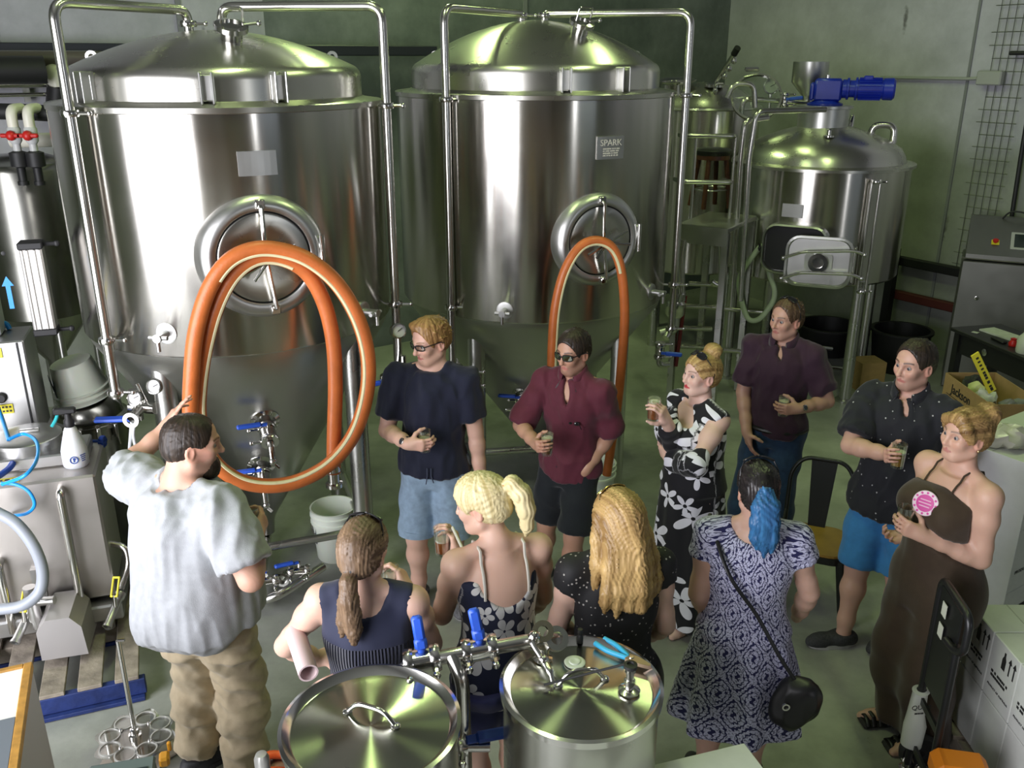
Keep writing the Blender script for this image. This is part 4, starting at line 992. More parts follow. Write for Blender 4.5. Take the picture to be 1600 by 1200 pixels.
    def set_arm(s, sd, wrist=None, pole=None, elbow=None):
        sh = s.sh[sd]
        if elbow is not None: e = sh+n3(np.array(elbow)-sh)*s.l_up; w = e+n3(np.array(wrist)-e)*s.l_fo
        else: e, w = ik(sh, np.array(wrist), s.l_up, s.l_fo, np.array(pole if pole is not None else -s.f*.6+s.r*sd*.6-np.array([0, 0, .8])))
        s.arm[sd] = (sh, e, w); return e, w
    def px_arm(s, sd, el, wr, s1=1, s2=-1):
        sh = s.sh[sd]; e = A3(reach(Vector(sh), el[0], el[1], s.l_up, s1)); e = sh+n3(e-sh)*s.l_up
        w = A3(reach(Vector(e), wr[0], wr[1], s.l_fo, s2)); w = e+n3(w-e)*s.l_fo; s.arm[sd] = (sh, e, w); return e, w
    def set_foot(s, sd, pos): s.ank[sd] = np.array([pos[0], pos[1], s.ht*.045])
    def legs(s):
        for sd in (1, -1):
            if sd not in s.kn:
                e, a = ik(s.hip[sd], s.ank[sd], s.l_th, s.l_sh, s.hf); s.kn[sd] = e; s.ank[sd] = a
    def limb_r(s):
        q, b = s.q, s.bulk; m = 1.0 if not s.fem else .90
        return dict(sh=.056*q*m*b**.5, ua=.052*q*m*b**.7, el=.040*q*m*b**.6, fa=.043*q*m*b**.6, wr=.0275*q*(.92 if s.fem else 1), th=.088*q*b**.7, kn=.058*q*b**.4, ca=.060*q*b**.4, an=.038*q)
    def add_arm(s, v, sd, off=0., t0=0., t1=2.0, k=.03, flare=0., clip=True):
        """t: 0 shoulder .. 1 elbow .. 2 wrist"""
        sh, e, w = s.arm[sd]; R = s.limb_r(); T = [0, .35, .8, 1, 1.3, 1.7, 2]; rr = [R['sh'], R['ua'], R['el']*1.04, R['el'], R['fa'], R['wr']*1.25, R['wr']]
        pt = lambda t: sh+(e-sh)*min(t, 1)+(w-e)*max(t-1, 0)
        ts = [t for t in T if t0 < t < t1]; ts = [t0]+ts+[t1]; n = len(ts)
        pts = [pt(t) for t in ts]; rs = [np.interp(t, T, rr)+off+flare*(t-t0)/(t1-t0) for t in ts]
        d = n3(pts[-1]-pts[-2]); v.limb(pts, rs, k, [(pts[-1], d)] if clip else None); return pts[-1], d, rs[-1]
    def add_leg(s, v, sd, off=0., t1=2.0, k=.04, flare=0., t0=0., clip=True):
        h, e, a = s.hip[sd], s.kn[sd], s.ank[sd]; R = s.limb_r(); T = [0, .5, .9, 1.05, 1.35, 1.8, 2.0]; rr = [R['th'], R['th']*.86, R['kn'], R['kn']*.97, R['ca'], R['an']*1.05, R['an']]
        pt = lambda t: h+(e-h)*min(t, 1)+(a-e)*max(t-1, 0)
        ts = [t0]+[t for t in T if t0 < t < t1]+[t1]; pts = [pt(t) for t in ts]; rs = [np.interp(t, T, rr)+off+flare*t/t1 for t in ts]
        d = n3(pts[-1]-pts[-2]); v.limb(pts, rs, k, [(pts[-1], d)] if clip else None); return pts[-1], d, rs[-1]
    def bust(s, v, size, off=0., z=.735, k=.035, gap=.5):
        for sd in (1, -1):
            w, d = s.st_at(z*s.ht); c = s.ax(z*s.ht)+s.r*sd*w*gap+s.f*(d-size*.25)
            v.ell(c, (size+off, size*.95+off, size*1.05+off), None, k)
    def seat(s, v, size, off=0., z=.505):
        for sd in (1, -1):
            w, d = s.st_at(z*s.ht); v.ell(s.ax(z*s.ht)+s.hr*sd*w*.45-s.hf*(d-size*.80), np.array((size, size, size*1.1))+off, None, .05)
    def body(s, bust=0, tuck=None, feet=True, jaw=1.0, cheek=1.0, tattoo=None, bare_feet=False, neck=1.0):
        v = Vol(); R = s.limb_r(); h = s.h; q = s.q
        s.legs(); s.torso(v)
        for sd in (1, -1):
            s.add_leg(v, sd, clip=False); v.ell(s.sh[sd], np.array((.060, .060, .058))*q*(s.bulk**.4)*(1 if not s.fem else .86), None, .04)
            v.cone(s.nb+np.array([0, 0, .045*q]), s.sh[sd]+np.array([0, 0, .022*q]), .030*q, .036*q, .035)
            a = s.ank[sd]; fd = np.array([sin(s.fphi), -cos(s.fphi), 0])+s.hr*sd*.25; fd = n3(fd); z0 = .03
            v.cone(np.array([a[0], a[1], .040])-fd*.035, np.array([a[0], a[1], .030])+fd*.13, .034, .026, .03)
            v.cone(np.array([a[0], a[1], .028])+fd*.10, np.array([a[0], a[1], .020])+fd*.175, .034, .020, .03)
            if sd in s.arm: s.add_arm(v, sd, clip=False)
        if bust: s.bust(v, bust)
        nr = (.058 if not s.fem else .047)*q*neck*(s.bulk**.35)
        v.cone(s.nb-np.array([0, 0, .03]), h.w(0, -.022, -.06), nr*1.08, nr*.96, .035)
        nops = len(v.ops); head_vol(v, h, s.fem, jaw, cheek)
        fine = [(h.c-.15*h.s, h.c+.15*h.s, .0044)]
        for a in s.hands:
            H = hand(v, **a); c = H['W']+H['h']*.08; fine.append((c-.11, c+.11, .0052))
        V, F = v.mesh(.0115, fine)
        if tuck:                                            # what the clothes cover is drawn in a little
            z0, z1 = tuck[0]*s.ht, tuck[1]*s.ht; keep = np.clip(np.minimum(V[:, 2]-z0, z1-V[:, 2])/.03, 0, 1)
            for sd in s.arm:
                pp = s.arm[sd]; rr = (R['sh'], R['el'], R['wr'])
                for i in (0, 1):
                    ab = pp[i+1]-pp[i]; t = np.clip(((V-pp[i]) @ ab)/(ab @ ab), 0, 1); dd = np.linalg.norm(V-pp[i]-t[:, None]*ab, axis=1)-(rr[i]+(rr[i+1]-rr[i])*t); keep *= np.clip((dd-.012)/.02, 0, 1)
            for a in s.hands: keep *= np.clip((np.linalg.norm(V-(np.array(a['W'])+n3(a['h'])*.09), axis=1)-.12)/.02, 0, 1)
            V = V-vnormals(V, F)*(.020*keep)[:, None]
        s.V = V
        col = np.tile(s.skin, (len(V), 1)); r = np.random.RandomState(3)
        kk = r.normal(size=(6, 3))*14; mott = sum(np.sin(V @ k+i) for i, k in enumerate(kk))/6; col = col*(1+.05*mott[:, None]*np.array([.5, 1, 1]))
        cp = s.col_paint; paint_head(V, col, h, s.skin, cp['brow'], cp['lips'], cp['stubble'])
        for a in s.hands:                                   # knuckles and fingertips a little redder
            H = np.array(a['W'])+n3(a['h'])*.12; m = np.clip(1-np.linalg.norm(V-H, axis=1)/.09, 0, 1)[:, None]*.35; col = col*(1-m)+s.skin*np.array([1.04, .82, .78])*m
        if tattoo is not None: tattoo(V, col)
        s.skinmesh = to_obj('body', V, F, M_skin, s.root, col); eyes(h, s.root); return s
    def cloth(s, name, v, mat, step=.011, wr=(.006, 22, 1), relaxn=2, fine=(), zs=.6, uvr=.16, label=None, thick=True):
        V, F = v.mesh(step, fine); V = relax(V, F, relaxn)
        if wr:
            N = vnormals(V, F); w1 = wrinkle(V, wr[0], wr[1]*1.15, wr[2], zs)+wrinkle(V, wr[0]*.32, wr[1]*2.1, wr[2]+50, zs*.6); V = V+N*w1[:, None]; V = relax(V, F, 1, .25)
        th = np.arctan2((V[:, 1]-s.cy(1.2)), (V[:, 0]-s.cx(1.2))); L = V-np.array([s.x0, s.y0, 0]); a = L @ s.r; b = L @ s.f
        tt = np.arctan2(a, b); tt = np.where(np.abs(tt) > pi/2, np.sign(tt)*pi-tt, tt)
        uv = np.stack([np.where(b < 0, 1.0, 0)+tt*uvr, V[:, 2]], 1)
        for sd in s.arm:                                    # sleeves carry the print round the arm
            sh, e, w = s.arm[sd]
            for a0, b0, o in ((sh, e, 7.0), (e, w, 9.0)):
                ab = b0-a0; L_ = np.linalg.norm(ab); u = ab/L_; t = (V-a0) @ u; q = V-a0-t[:, None]*u; rad = np.linalg.norm(q, axis=1)
                x1 = n3(np.cross(u, [.3, 1., .2])); y1 = np.cross(u, x1); m = (t > .06) & (t < L_+.05) & (rad < .075*s.q*max(1, s.bulk**.5)) & (((V-s.ax(1.2)) @ s.r)*sd > s.sw*.72)
                uv[m, 0] = o+sd+np.arctan2(q[m] @ y1, q[m] @ x1)*.06; uv[m, 1] = t[m]
        return to_obj(name, V, F, mat, s.root, None, uv)
    def shoe(s, sd, mat, sole, name='shoe', L=.27, open_=False, collar=.085):
        a = s.ank[sd]; fd = n3(np.array([sin(s.fphi), -cos(s.fphi), 0])+s.hr*sd*.25); v = Vol(); g = lambda t, z: np.array([a[0], a[1], z])+fd*t
        v.cone(g(-.045, .045), g(.02, .055), .043, .045, .03); v.cone(g(.02, .05), g(.15, .036), .046, .040, .03); v.cone(g(.13, .034), g(L-.085, .030), .042, .030, .03)
        v.cone(g(-.01, .08), g(-.0, collar+.015), .047, .046, .02); v.half(g(0, collar), (0, 0, 1)); v.half(g(0, .014), (0, 0, -1))
        V, F = v.mesh(.007); to_obj(name, V, F, mat, s.root)
        m = MB(); n = 20; side = np.cross(fd, [0, 0, 1.]); top = []; pts = []
        for k in range(n):
            t = 2*pi*k/n; x = cos(t); w = .049+.006*x; c = .055+x*.138; pts.append(g(c, 0)+side*w*sin(t)*(.92 if x > 0 else .85))
        m.add([p+np.array([0, 0, z]) for z in (.0, .026) for p in pts], [tuple(range(n))[::-1], tuple(range(n, 2*n))]+[(i, (i+1) % n, n+(i+1) % n, n+i) for i in range(n)], False)
        m.build('shoe_sole', sole, s.root)
# ---- hair
def hair_mat(name, col, col2, scale=90, rough=.42):
    m, t, b = nt(name); a = nd(t, 'Attribute', attribute_name='puv'); mp = nd(t, 'Mapping'); mp.inputs['Scale'].default_value = (1, .55, 1)
    n = nd(t, 'TexNoise', noise_dimensions='2D', i_Scale=scale*.55, i_Detail=4.0, i_Roughness=.65); lk(t, a, 'Vector', mp, 'Vector'); lk(t, mp, 0, n, 'Vector')
    r = nd(t, 'ValToRGB'); r.color_ramp.elements[0].position = .32; r.color_ramp.elements[1].position = .70; r.color_ramp.elements[0].color = col4(col); r.color_ramp.elements[1].color = col4(col2)
    lk(t, n, 'Fac', r, 0); lk(t, r, 0, b, 'Base Color'); b.inputs['Roughness'].default_value = rough; b.inputs['Specular IOR Level'].default_value = .4
    bp = nd(t, 'Bump', i_Strength=.5, i_Distance=.005); lk(t, n, 'Fac', bp, 'Height'); lk(t, bp, 0, b, 'Normal'); return m
def tufts(v, h, n=70, L=.022, r=.006, seed=1, back=-.5, lift=.55, zmin=.035, spread=.5, thick=.012):
    """small locks standing off the cap of hair"""
    R = np.random.RandomState(seed); k = 0
    while k < n:
        d = R.normal(size=3); d /= np.linalg.norm(d); c = np.array([0, -.015, .035]); p = c+d*np.array([.080, .095+thick*.6, .086+thick*.6])
        if p[2] < zmin-(p[1] < 0)*.06-(p[1] < -.06)*.05 or (p[1] > .02 and p[2] < zmin+.060): continue
        k += 1; t = np.array([R.normal()*spread, back+R.normal()*spread, R.normal()*spread*.5]); t = t-d*np.dot(t, d); t = t/(np.linalg.norm(t)+1e-6); q = p+(t*(1-lift)+d*lift)*L*(.7+.6*R.rand())
        v.cone(h.w(*(p-d*.012-t*L*.5)), h.w(*q), r*1.5*h.s, r*.35*h.s, .006)
    return v
def skull_hair(h, thick=.012, hairline=.055, nape=-.075, side=.006, top=.0, face_r=(.078, .085, .098), ear=True, k=.012):
    """cap of hair over the skull, cut open for the face and the ears"""
    v = Vol(); q = h.s; E = lambda c, r, kk=.02, sub=False: v.ell(h.w(*c), np.array(r)*q, h.R, kk*q, sub)
    E((0, -.022, .032), (.074+side+thick*.3, .092+thick, .084+thick)); E((0, .012, .042), (.068+side+thick*.3, .073+thick, .069+thick+top), .03)
    E((0, -.045, -.02), (.062+side, .066+thick*.8, .06), .03)
    E((0, .098, hairline-.095), face_r, k, True)                       # the face
    if ear:
        for sx in (-1, 1): E((sx*.085, .006, -.022), (.030, .030, .034), .008, True)
    v.half(h.w(0, 0, nape), -h.u*1.0+h.f*.35, .012*q)
    return v
def strands(V, F, h, amp=.0022, n=46, mode='polar', flow=None):
    L = h.loc(V); N = vnormals(V, F); x, y, z = L[:, 0], L[:, 1], L[:, 2]
    if mode == 'polar': a = np.arctan2(x, -y-.02); t = a*.10; s = z+np.hypot(x, y)*-.5
    elif mode == 'back': a = np.arctan2(x, z+.35*(y < -.09)-.01); t = a*.10+x*.3*(y < -.09); s = y+z*(y < -.09)
    else: t = x+.10*np.sin(z*16)*.1+.012*np.sin(z*9+x*25); s = z
    w = t*n*22
    return V+N*(amp*(np.sin(w)+.5*np.sin(w*2.3+1.3)+.4*np.sin(w*.41+s*20)))[:, None], np.stack([t, s*.12], 1)
def hair_obj(p, v, mat, name='hair', amp=.0022, mode='polar', n=46, step=.0055, label=None):
    V, F = v.mesh(step); V = relax(V, F, 1); V, uv = strands(V, F, p.h, amp, n, mode); o = to_obj(name, V, F, mat, p.root, None, uv)
    if label: o['label'] = label
    return o
# ---- skin
m, t, b = nt('skin'); at = nd(t, 'VertexColor', layer_name='Col'); lk(t, at, 0, b, 'Base Color'); b.inputs['Roughness'].default_value = .46; b.inputs['Specular IOR Level'].default_value = .42
b.inputs['Subsurface Weight'].default_value = .12; b.inputs['Subsurface Radius'].default_value = (.010, .004, .002); b.inputs['Subsurface Scale'].default_value = .5
tc = nd(t, 'TexCoord'); n = nd(t, 'TexNoise', i_Scale=150.0, i_Detail=2.0); lk(t, tc, 'Object', n, 'Vector'); bp = nd(t, 'Bump', i_Strength=.06, i_Distance=.004); lk(t, n, 'Fac', bp, 'Height'); lk(t, bp, 0, b, 'Normal')
M_skin = m
def cloth_mat(name, col, rough=.8, noise=.08, sheen=.2, weave=.15, scale=260):
    m = plain(name, col, rough, 0, .3, noise, 30, weave, scale, 0, sheen); return m
def printed(name, ground, fn, rough=.75):
    """cloth printed with a pattern; fn(t, u, v) wires nodes and returns (colour socket owner, index)"""
    m, t, b = nt(name); a = nd(t, 'Attribute', attribute_name='puv'); sp = nd(t, 'SeparateXYZ'); lk(t, a, 'Vector', sp, 0)
    o, i = fn(t, sp, a); lk(t, o, i, b, 'Base Color'); b.inputs['Roughness'].default_value = rough; b.inputs['Sheen Weight'].default_value = .15; b.inputs['Specular IOR Level'].default_value = .3; return m
def mth(t, op, a, bb=None, c=None):
    n = nd(t, 'Math', operation=op)
    for k, q in enumerate((a, bb, c)):
        if q is None: continue
        if isinstance(q, (int, float)): n.inputs[k].default_value = q
        else: t.links.new(q, n.inputs[k])
    return n.outputs[0]
def flower_print(ground, petal, scale, size, petals, sharp=1.0, leaf=None, rnd=.85, stretch=1.0):
    def fn(t, sp, a):
        v = nd(t, 'TexVoronoi', voronoi_dimensions='2D', feature='F1', i_Scale=scale, i_Randomness=rnd); lk(t, a, 'Vector', v, 'Vector')
        sc = nd(t, 'VectorMath', operation='SCALE'); lk(t, a, 'Vector', sc, 0); sc.inputs['Scale'].default_value = 1.0
        d = nd(t, 'VectorMath', operation='SUBTRACT'); lk(t, sc, 0, d, 0); lk(t, v, 'Position', d, 1); s2 = nd(t, 'SeparateXYZ'); lk(t, d, 0, s2, 0); x, y = s2.outputs[0], s2.outputs[1]
        cs = nd(t, 'SeparateColor'); lk(t, v, 'Color', cs, 0); ph = mth(t, 'MULTIPLY', cs.outputs[0], 6.28)
        an = mth(t, 'ADD', mth(t, 'ARCTAN2', y, x), ph); r = mth(t, 'SQRT', mth(t, 'ADD', mth(t, 'MULTIPLY', x, x), mth(t, 'MULTIPLY', y, y)))
        c = mth(t, 'ABSOLUTE', mth(t, 'COSINE', mth(t, 'MULTIPLY', an, petals/2))); c = mth(t, 'POWER', c, sharp)
        vs = mth(t, 'MULTIPLY_ADD', cs.outputs[1], .6, .55)
        lim = mth(t, 'MULTIPLY', mth(t, 'MULTIPLY_ADD', c, .78, .22), mth(t, 'MULTIPLY', vs, size))
        msk = mth(t, 'MULTIPLY', mth(t, 'LESS_THAN', r, lim), mth(t, 'GREATER_THAN', cs.outputs[2], .12))
        inner = mth(t, 'LESS_THAN', r, size*.10)
        shade = mth(t, 'MULTIPLY', mth(t, 'GREATER_THAN', mth(t, 'ABSOLUTE', mth(t, 'SINE', mth(t, 'MULTIPLY', an, petals/2))), .985), .5)
        mk = mth(t, 'MULTIPLY', msk, mth(t, 'SUBTRACT', 1.0, mth(t, 'MAXIMUM', inner, shade)))
        mx = nd(t, 'Mix', data_type='RGBA'); t.links.new(mk, mx.inputs[0]); mx.inputs[6].default_value = col4(ground); mx.inputs[7].default_value = col4(petal); return mx, 2
    return fn
def over_shoulder(p, x, a0, a1, n=16, off=.004, zc=.74):
    """path on the body from the back (angle pi) over the shoulder to the front (0), at lateral offset x"""
    L = p.V-np.array([p.cx(zc*p.ht), p.cy(zc*p.ht), zc*p.ht]); lx, lf, lz = L @ p.r, L @ p.f, L[:, 2]; m = (np.abs(lx-x) < .012) & (p.V[:, 2] < p.zsh+.040) & (lz < .30) & (np.hypot(lf, lz) < .30); an = np.arctan2(lz[m], lf[m]); rr = np.hypot(lf, lz)[m]; out = []
    for k in range(n+1):
        a = a0+(a1-a0)*k/n; q = np.abs(an-a) < .12
        if q.any(): r = np.percentile(rr[q], 97)+off; out.append(p.ax(zc*p.ht)+p.r*x+p.f*cos(a)*r+A3((0, 0, sin(a)*r)))
    return out
# ---- worn and held things
M_lens = plain('dark_lens', (.01, .01, .012), .06, coat=1); M_mirror_lens = plain('mirror_lens', (.75, .8, .7), .05, 1.0); M_frame = plain('spectacle_frame', (.012, .012, .014), .3)
M_gold = plain('gold_frame', (.65, .5, .25), .25, 1.0)
M_spec = thin_glass('spectacle_lens', (.92, .94, .93), .03)
M_glass = thin_glass('tumbler_glass', (.96, .98, .97), .14)
def beer_mat(name, col):
    m, t, b = nt(name); b.inputs['Base Color'].default_value = col4(col); b.inputs['Roughness'].default_value = .12; b.inputs['Transmission Weight'].default_value = .35; b.inputs['IOR'].default_value = 1.33; MATS[name] = m; return m
def spectacles(h, mat_frame, mat_lens, parent, name='sunglasses', y=.106, z=.006, up=0., w=.052, hh=.017, thick=.0032, roundish=False, temple=True, tilt=0.):
    """worn on the face (up=0) or pushed up into the hair (up: angle over the head)"""
    def W(x, yy, zz):
        yy2 = yy*cos(up)-zz*sin(up); zz2 = yy*sin(up)+zz*cos(up); return Vector(h.w(x, yy2-.02*(up > 0), zz2+.03*(up > 0)))
    m = MB(); g = MB()
    for sx in (-1, 1):
        ring = []; n = 20
        for k in range(n):
            a = 2*pi*k/n; e = .62 if not roundish else 1.0
            ca = math.copysign(abs(cos(a))**e, cos(a)); sa = math.copysign(abs(sin(a))**e, sin(a)); x = sx*.034+ca*.0275; ring.append(W(x, y-abs(x)**2*5.0, z+sa*hh))
        m.tube(ring, thick*h.s, 6, closed=True); g.add(ring+[r+Vector(h.f)*.001 for r in ring], [tuple(range(n)), tuple(range(n, 2*n))])
        if temple: m.tube([W(sx*.0605, y-.02, z+.006), W(sx*.076, y-.055, z+.008), W(sx*.083, -.005, z+.004), W(sx*.080, -.03, z-.012)], thick*.9*h.s, 6)
    m.tube([W(-.0075, y-.001, z+.004), W(0, y+.003, z+.007), W(.0075, y-.001, z+.004)], thick*h.s, 6)
    o = m.build(name, mat_frame, parent); l = g.build('lens', mat_lens, o); return o
def tumbler(hd, kind, label, fill=.7, r=.036, hgt=.125, tilt=None, off=(0, 0, 0), axis=None, foam=True):
    """a straight tasting glass standing in the grip of hand hd"""
    W, h, n, l, sc = hd['W'], hd['h'], hd['n'], hd['l'], hd['s']
    ax = n3(np.array(axis if axis is not None else (0, 0, 1)))
    c = W+(h*.070+n*(.018+r))*sc+np.array(off); base = Vector(c-ax*hgt*.48)
    t = thing('beer_glass', base, label, 'glass', 'tasting glasses of beer')
    m = MB(); m.lathe([(0, 0), (r*.82, 0), (r*.86, .006), (r, hgt), (r-.0018, hgt), (r*.82, .012), (0, .011)], base, ax, 28); m.build('tumbler', M_glass, t)
    if fill:
        q = hgt*fill; rr = lambda z: r*.84+(r*.15)*z/hgt-.0024
        m = MB(); m.lathe([(0, .0125), (rr(.012), .0125), (rr(q), q), (0, q)], base, ax, 28); m.build('beer', kind, t)
        if foam: m = MB(); m.lathe([(0, q+.0005), (rr(q)-.0003, q+.0005), (rr(q)-.0003, q+.008), (0, q+.009)], base, ax, 28); m.build('foam', M_foam, t)
    return t
M_foam = plain('beer_foam', (.80, .76, .62), .7)
M_amber, M_gold_beer, M_dark_beer, M_pale_beer = beer_mat('amber_beer', (.50, .13, .02)), beer_mat('golden_beer', (.62, .34, .07)), beer_mat('brown_beer', (.22, .07, .02)), beer_mat('pale_beer', (.68, .52, .22))
def watch(p, sd, mat, face, rad=None):
    sh, e, w = p.arm[sd]; d = n3(w-e); c = w-d*.018; r = p.limb_r()['wr']+.004; m = MB()
    m.lathe([(r, -.011), (r+.003, -.011), (r+.003, .011), (r, .011)], c, d, 24, closed=True); o = m.build('watch_strap', mat, p.root)
    out = n3(np.array([0, -1, .35])-d*np.dot([0, -1, .35], d)); m = MB(); m.lathe([(0, 0), (.019, 0), (.019, .008), (.016, .010), (0, .010)], c+out*(r+.001), out, 20); q = m.build('watch_case', face, o)
    m = MB(); m.lathe([(.0145, .0102), (0, .0105)], c+out*(r+.001), out, 20); m.build('watch_dial', M_iris, q); return o
# ------------------------------------------------------------------ the tour group
D = radians
def top_vol(p, off=.014, hem=None, sleeve=.8, flare=.012, st=None, bust=0, loose=0., hem_flare=.0, sides=(1, -1)):
    v = Vol(); z1 = p.zsh+.022
    zs = p.st[0][0]+.02 if hem is None else hem
    ex = [(z, w+loose*max(0, min(1, (p.ht*.74-z)/(.15*p.ht)))+hem_flare*max(0, (p.ht*.62-z)/(.12*p.ht)), d+loose*max(0, min(1, (p.ht*.74-z)/(.15*p.ht)))+hem_flare*max(0, (p.ht*.62-z)/(.12*p.ht))) for z, w, d in p.st] if st is None else st
    if zs < ex[0][0]: ex = [(zs, ex[0][1], ex[0][2])]+ex
    p.torso(v, off, zs, z1, .03, 1.0, ex)
    if bust: p.bust(v, bust, off*.7)
    for sd in sides:
        q = p.q; k = 1 if not p.fem else .86
        v.ell(p.sh[sd], A3((.058, .058, .058))*q*k*(p.bulk**.4)+off*.8, None, .045)
        v.cone(p.nb+A3((0, 0, .04*q)), p.sh[sd]+A3((0, 0, .022*q)), .030*q+off*.7, .036*q+off*.7, .035)
        if sleeve:
            e, d, r = p.add_arm(v, sd, off, 0, sleeve, .03, flare)
            sh, el, w = p.arm[sd]
    return v
def neckline(p, v, w=.075, d=.075, depth=.05, front=.02, back=0.):
    c = p.nb+A3((0, 0, .06*p.q))+p.f*front; v.ell(c, (w*p.q, d*p.q, .06*p.q+depth), None, .008, True)
    return v
def sleeve_cut(p, v, sd, t):
    sh, e, w = p.arm[sd]; q = sh+(e-sh)*min(t, 1)+(w-e)*max(t-1, 0); d = n3((e-sh) if t <= 1 else (w-e)); r = .16
    # take away everything beyond the sleeve end along the limb
    v.cone(q+d*r*.62, q+d*(.30), r*.62, r*.62, .004, True); return v
def pants_vol(p, off=.014, waist=None, t1=1.95, flare=.01, seat=.085):
    v = Vol(); z1 = p.ht*.60 if waist is None else waist
    p.torso(v, off, p.st[0][0]-.0, z1, .03); 
    for sd in (1, -1): p.add_leg(v, sd, off, t1, .035, flare)
    p.seat(v, seat*p.q*p.bulk**.5, off*.8); v.half((0, 0, z1), (0, 0, 1)); return v
def leg_end(p, v, t):
    for sd in (1, -1):
        h, e, a = p.hip[sd], p.kn[sd], p.ank[sd]; q = h+(e-h)*min(t, 1)+(a-e)*max(t-1, 0); v.half((q[0], q[1], q[2]), (0, 0, -1))
    return v
def collar(p, mat, spread=.055, name='collar', h=.040):
    m = MB(); n = p.nb+A3((0, 0, .045))+p.f*.012; R = .074*p.q*p.bulk**.3
    out = []; ring = []
    for k in range(21):
        a = D(25)+(2*pi-D(50))*k/20; d = p.f*cos(a)+p.r*sin(a); fr = max(0, cos(a)); ring.append((d, fr))
    rows = []
    for d, fr in ring:
        b = n+d*R-A3((0, 0, .05*fr)); t = n+d*(R+.004)+A3((0, 0, h-.05*fr)); o = n+d*(R+.020)+A3((0, 0, .002-.055*fr))-A3((0, 0, .012)); rows.append((b, t, o, t-A3((0, 0, .004))+d*.004))
    vs = [q for r in rows for q in (r[0], r[1], r[3], r[2])]
    fs = [(i*4+j, i*4+j+1, i*4+j+5, i*4+j+4) for i in range(20) for j in range(3)]
    m.add(vs, fs, True)
    for sgn, (d, fr) in ((1, ring[0]), (-1, ring[-1])):     # the two points
        c = n+d*(R+.004)+A3((0, 0, h-.05*fr)); tip = c+d*.030+p.r*sgn*.02-A3((0, 0, .075)); i = n+d*R-A3((0, 0, .05*fr)); m.add([c, i, tip, c-d*.004, i-d*.004, tip-d*.006], [(0, 1, 2), (3, 5, 4), (0, 2, 5, 3)])
    o = m.build(name, mat, p.root); sol = o.modifiers.new('thick', 'SOLIDIFY'); sol.thickness = .003; return o
def placket(p, mat, z0, z1, name='button_placket', off=.016):
    m = MB(); fn = []; 
    for k in range(13):
        z = z0+(z1-z0)*k/12; w, d = p.st_at(z); c = p.ax(z)+p.f*(d+off+.003); fn.append(c)
    m.tube(fn, .014, 6, flat=.25); return m
def buttons(p, mat, z0, z1, n, off=.02):
    for k in range(n):
        z = z0+(z1-z0)*k/(n-1); w, d = p.st_at(z); c = p.ax(z)+p.f*(d+off); m = MB(); m.lathe([(0, -.004), (.0055, -.003), (.0055, .003), (0, .004)], c, p.f, 10); m.build('button', mat, p.root)
M_brown_short = hair_mat('dark_brown_hair', (.012, .008, .006), (.045, .030, .020), 120)
M_black_hair = hair_mat('black_hair', (.006, .005, .006), (.022, .018, .018), 90, .3)
M_ginger = hair_mat('sandy_hair', (.16, .075, .025), (.42, .24, .09), 110)
M_ash = hair_mat('ash_brown_hair', (.065, .038, .022), (.26, .17, .10), 60)
M_blonde = hair_mat('pale_blonde_hair', (.48, .38, .16), (.86, .76, .46), 70)
M_honey = hair_mat('honey_blonde_hair', (.20, .11, .035), (.62, .42, .17), 60)
M_bunhair = hair_mat('caramel_blonde_hair', (.16, .085, .03), (.50, .32, .13), 60)
M_bluehair = hair_mat('blue_dyed_hair', (.012, .045, .13), (.05, .20, .42), 70)
M_darkshoe = plain('dark_shoe', (.022, .023, .026), .6, noise=.2, bump=.2, bscale=200); M_sole = plain('white_sole', (.55, .55, .53), .6); M_blacksole = plain('black_sole', (.015, .015, .015), .7)
M_strapleather = plain('black_leather', (.012, .012, .013), .4)

# 1 -------- the guide, arm raised
p = Person('heavy bearded man in grey T-shirt and khaki trousers, one arm raised to the hose', 296, 664, 3.32, 1.80, D(150), D(112), D(-8), fem=False, bulk=1.24, skin=(.62, .36, .26), stance=.125, headoff=(.05, .03, 0), footphi=D(120), hips_phi=D(165), shw=1.02, build=((.455, .078, .066), (.50, .086, .074), (.545, .094, .080), (.60, .098, .082), (.66, .096, .076), (.72, .100, .074), (.77, .102, .068), (.805, .088, .055), (.832, .052, .040)))
p.col_paint.update(stubble=(.02, .014, .012))
e, w = p.px_arm(-1, (192, 738), (266, 662), 1, 1)
p.px_arm(1, (392, 905), (400, 838), 1, 1)
p.hands.append(dict(W=p.arm[-1][2], h=A3((.50, .25, .85)), n=A3((.75, .35, -.5)), side=-1, curls=[(.05, .1, .1), (.15, .15, .1), (.3, .25, .2), (.5, .4, .2)], thumb=(.5, .8, .25), spread=.12))
h1 = dict(W=p.arm[1][2], h=A3((.15, .6, .35)), n=A3((-.7, .3, .0)), side=1, curls=GRIP); p.hands.append(h1)
p.body(tuck=(.10, .818), jaw=1.2, cheek=1.12, neck=1.15)
tumbler(hand(Vol(), **h1), M_gold_beer, 'tasting glass with a little beer held out by the guide in grey', .35)
M_grey_tee = cloth_mat('grey_jersey', (.36, .375, .39), .85)
v = top_vol(p, .022, p.ht*.494, .80, .034, loose=.02, hem_flare=.034); p.seat(v, .075*p.q*p.bulk**.5, .035); neckline(p, v, .092, .09, .006, .0); p.cloth('t_shirt', v, M_grey_tee, .0090, (.014, 27, 5), 0, zs=.26)
M_khaki = cloth_mat('khaki_cotton', (.46, .38, .25), .85)
v = pants_vol(p, .014, p.ht*.53, 1.96, .040, seat=.075); p.cloth('trousers', v, M_khaki, .0105, (.014, 24, 9), 1, zs=1.25)
for sd in (1, -1): p.shoe(sd, M_darkshoe, M_blacksole)
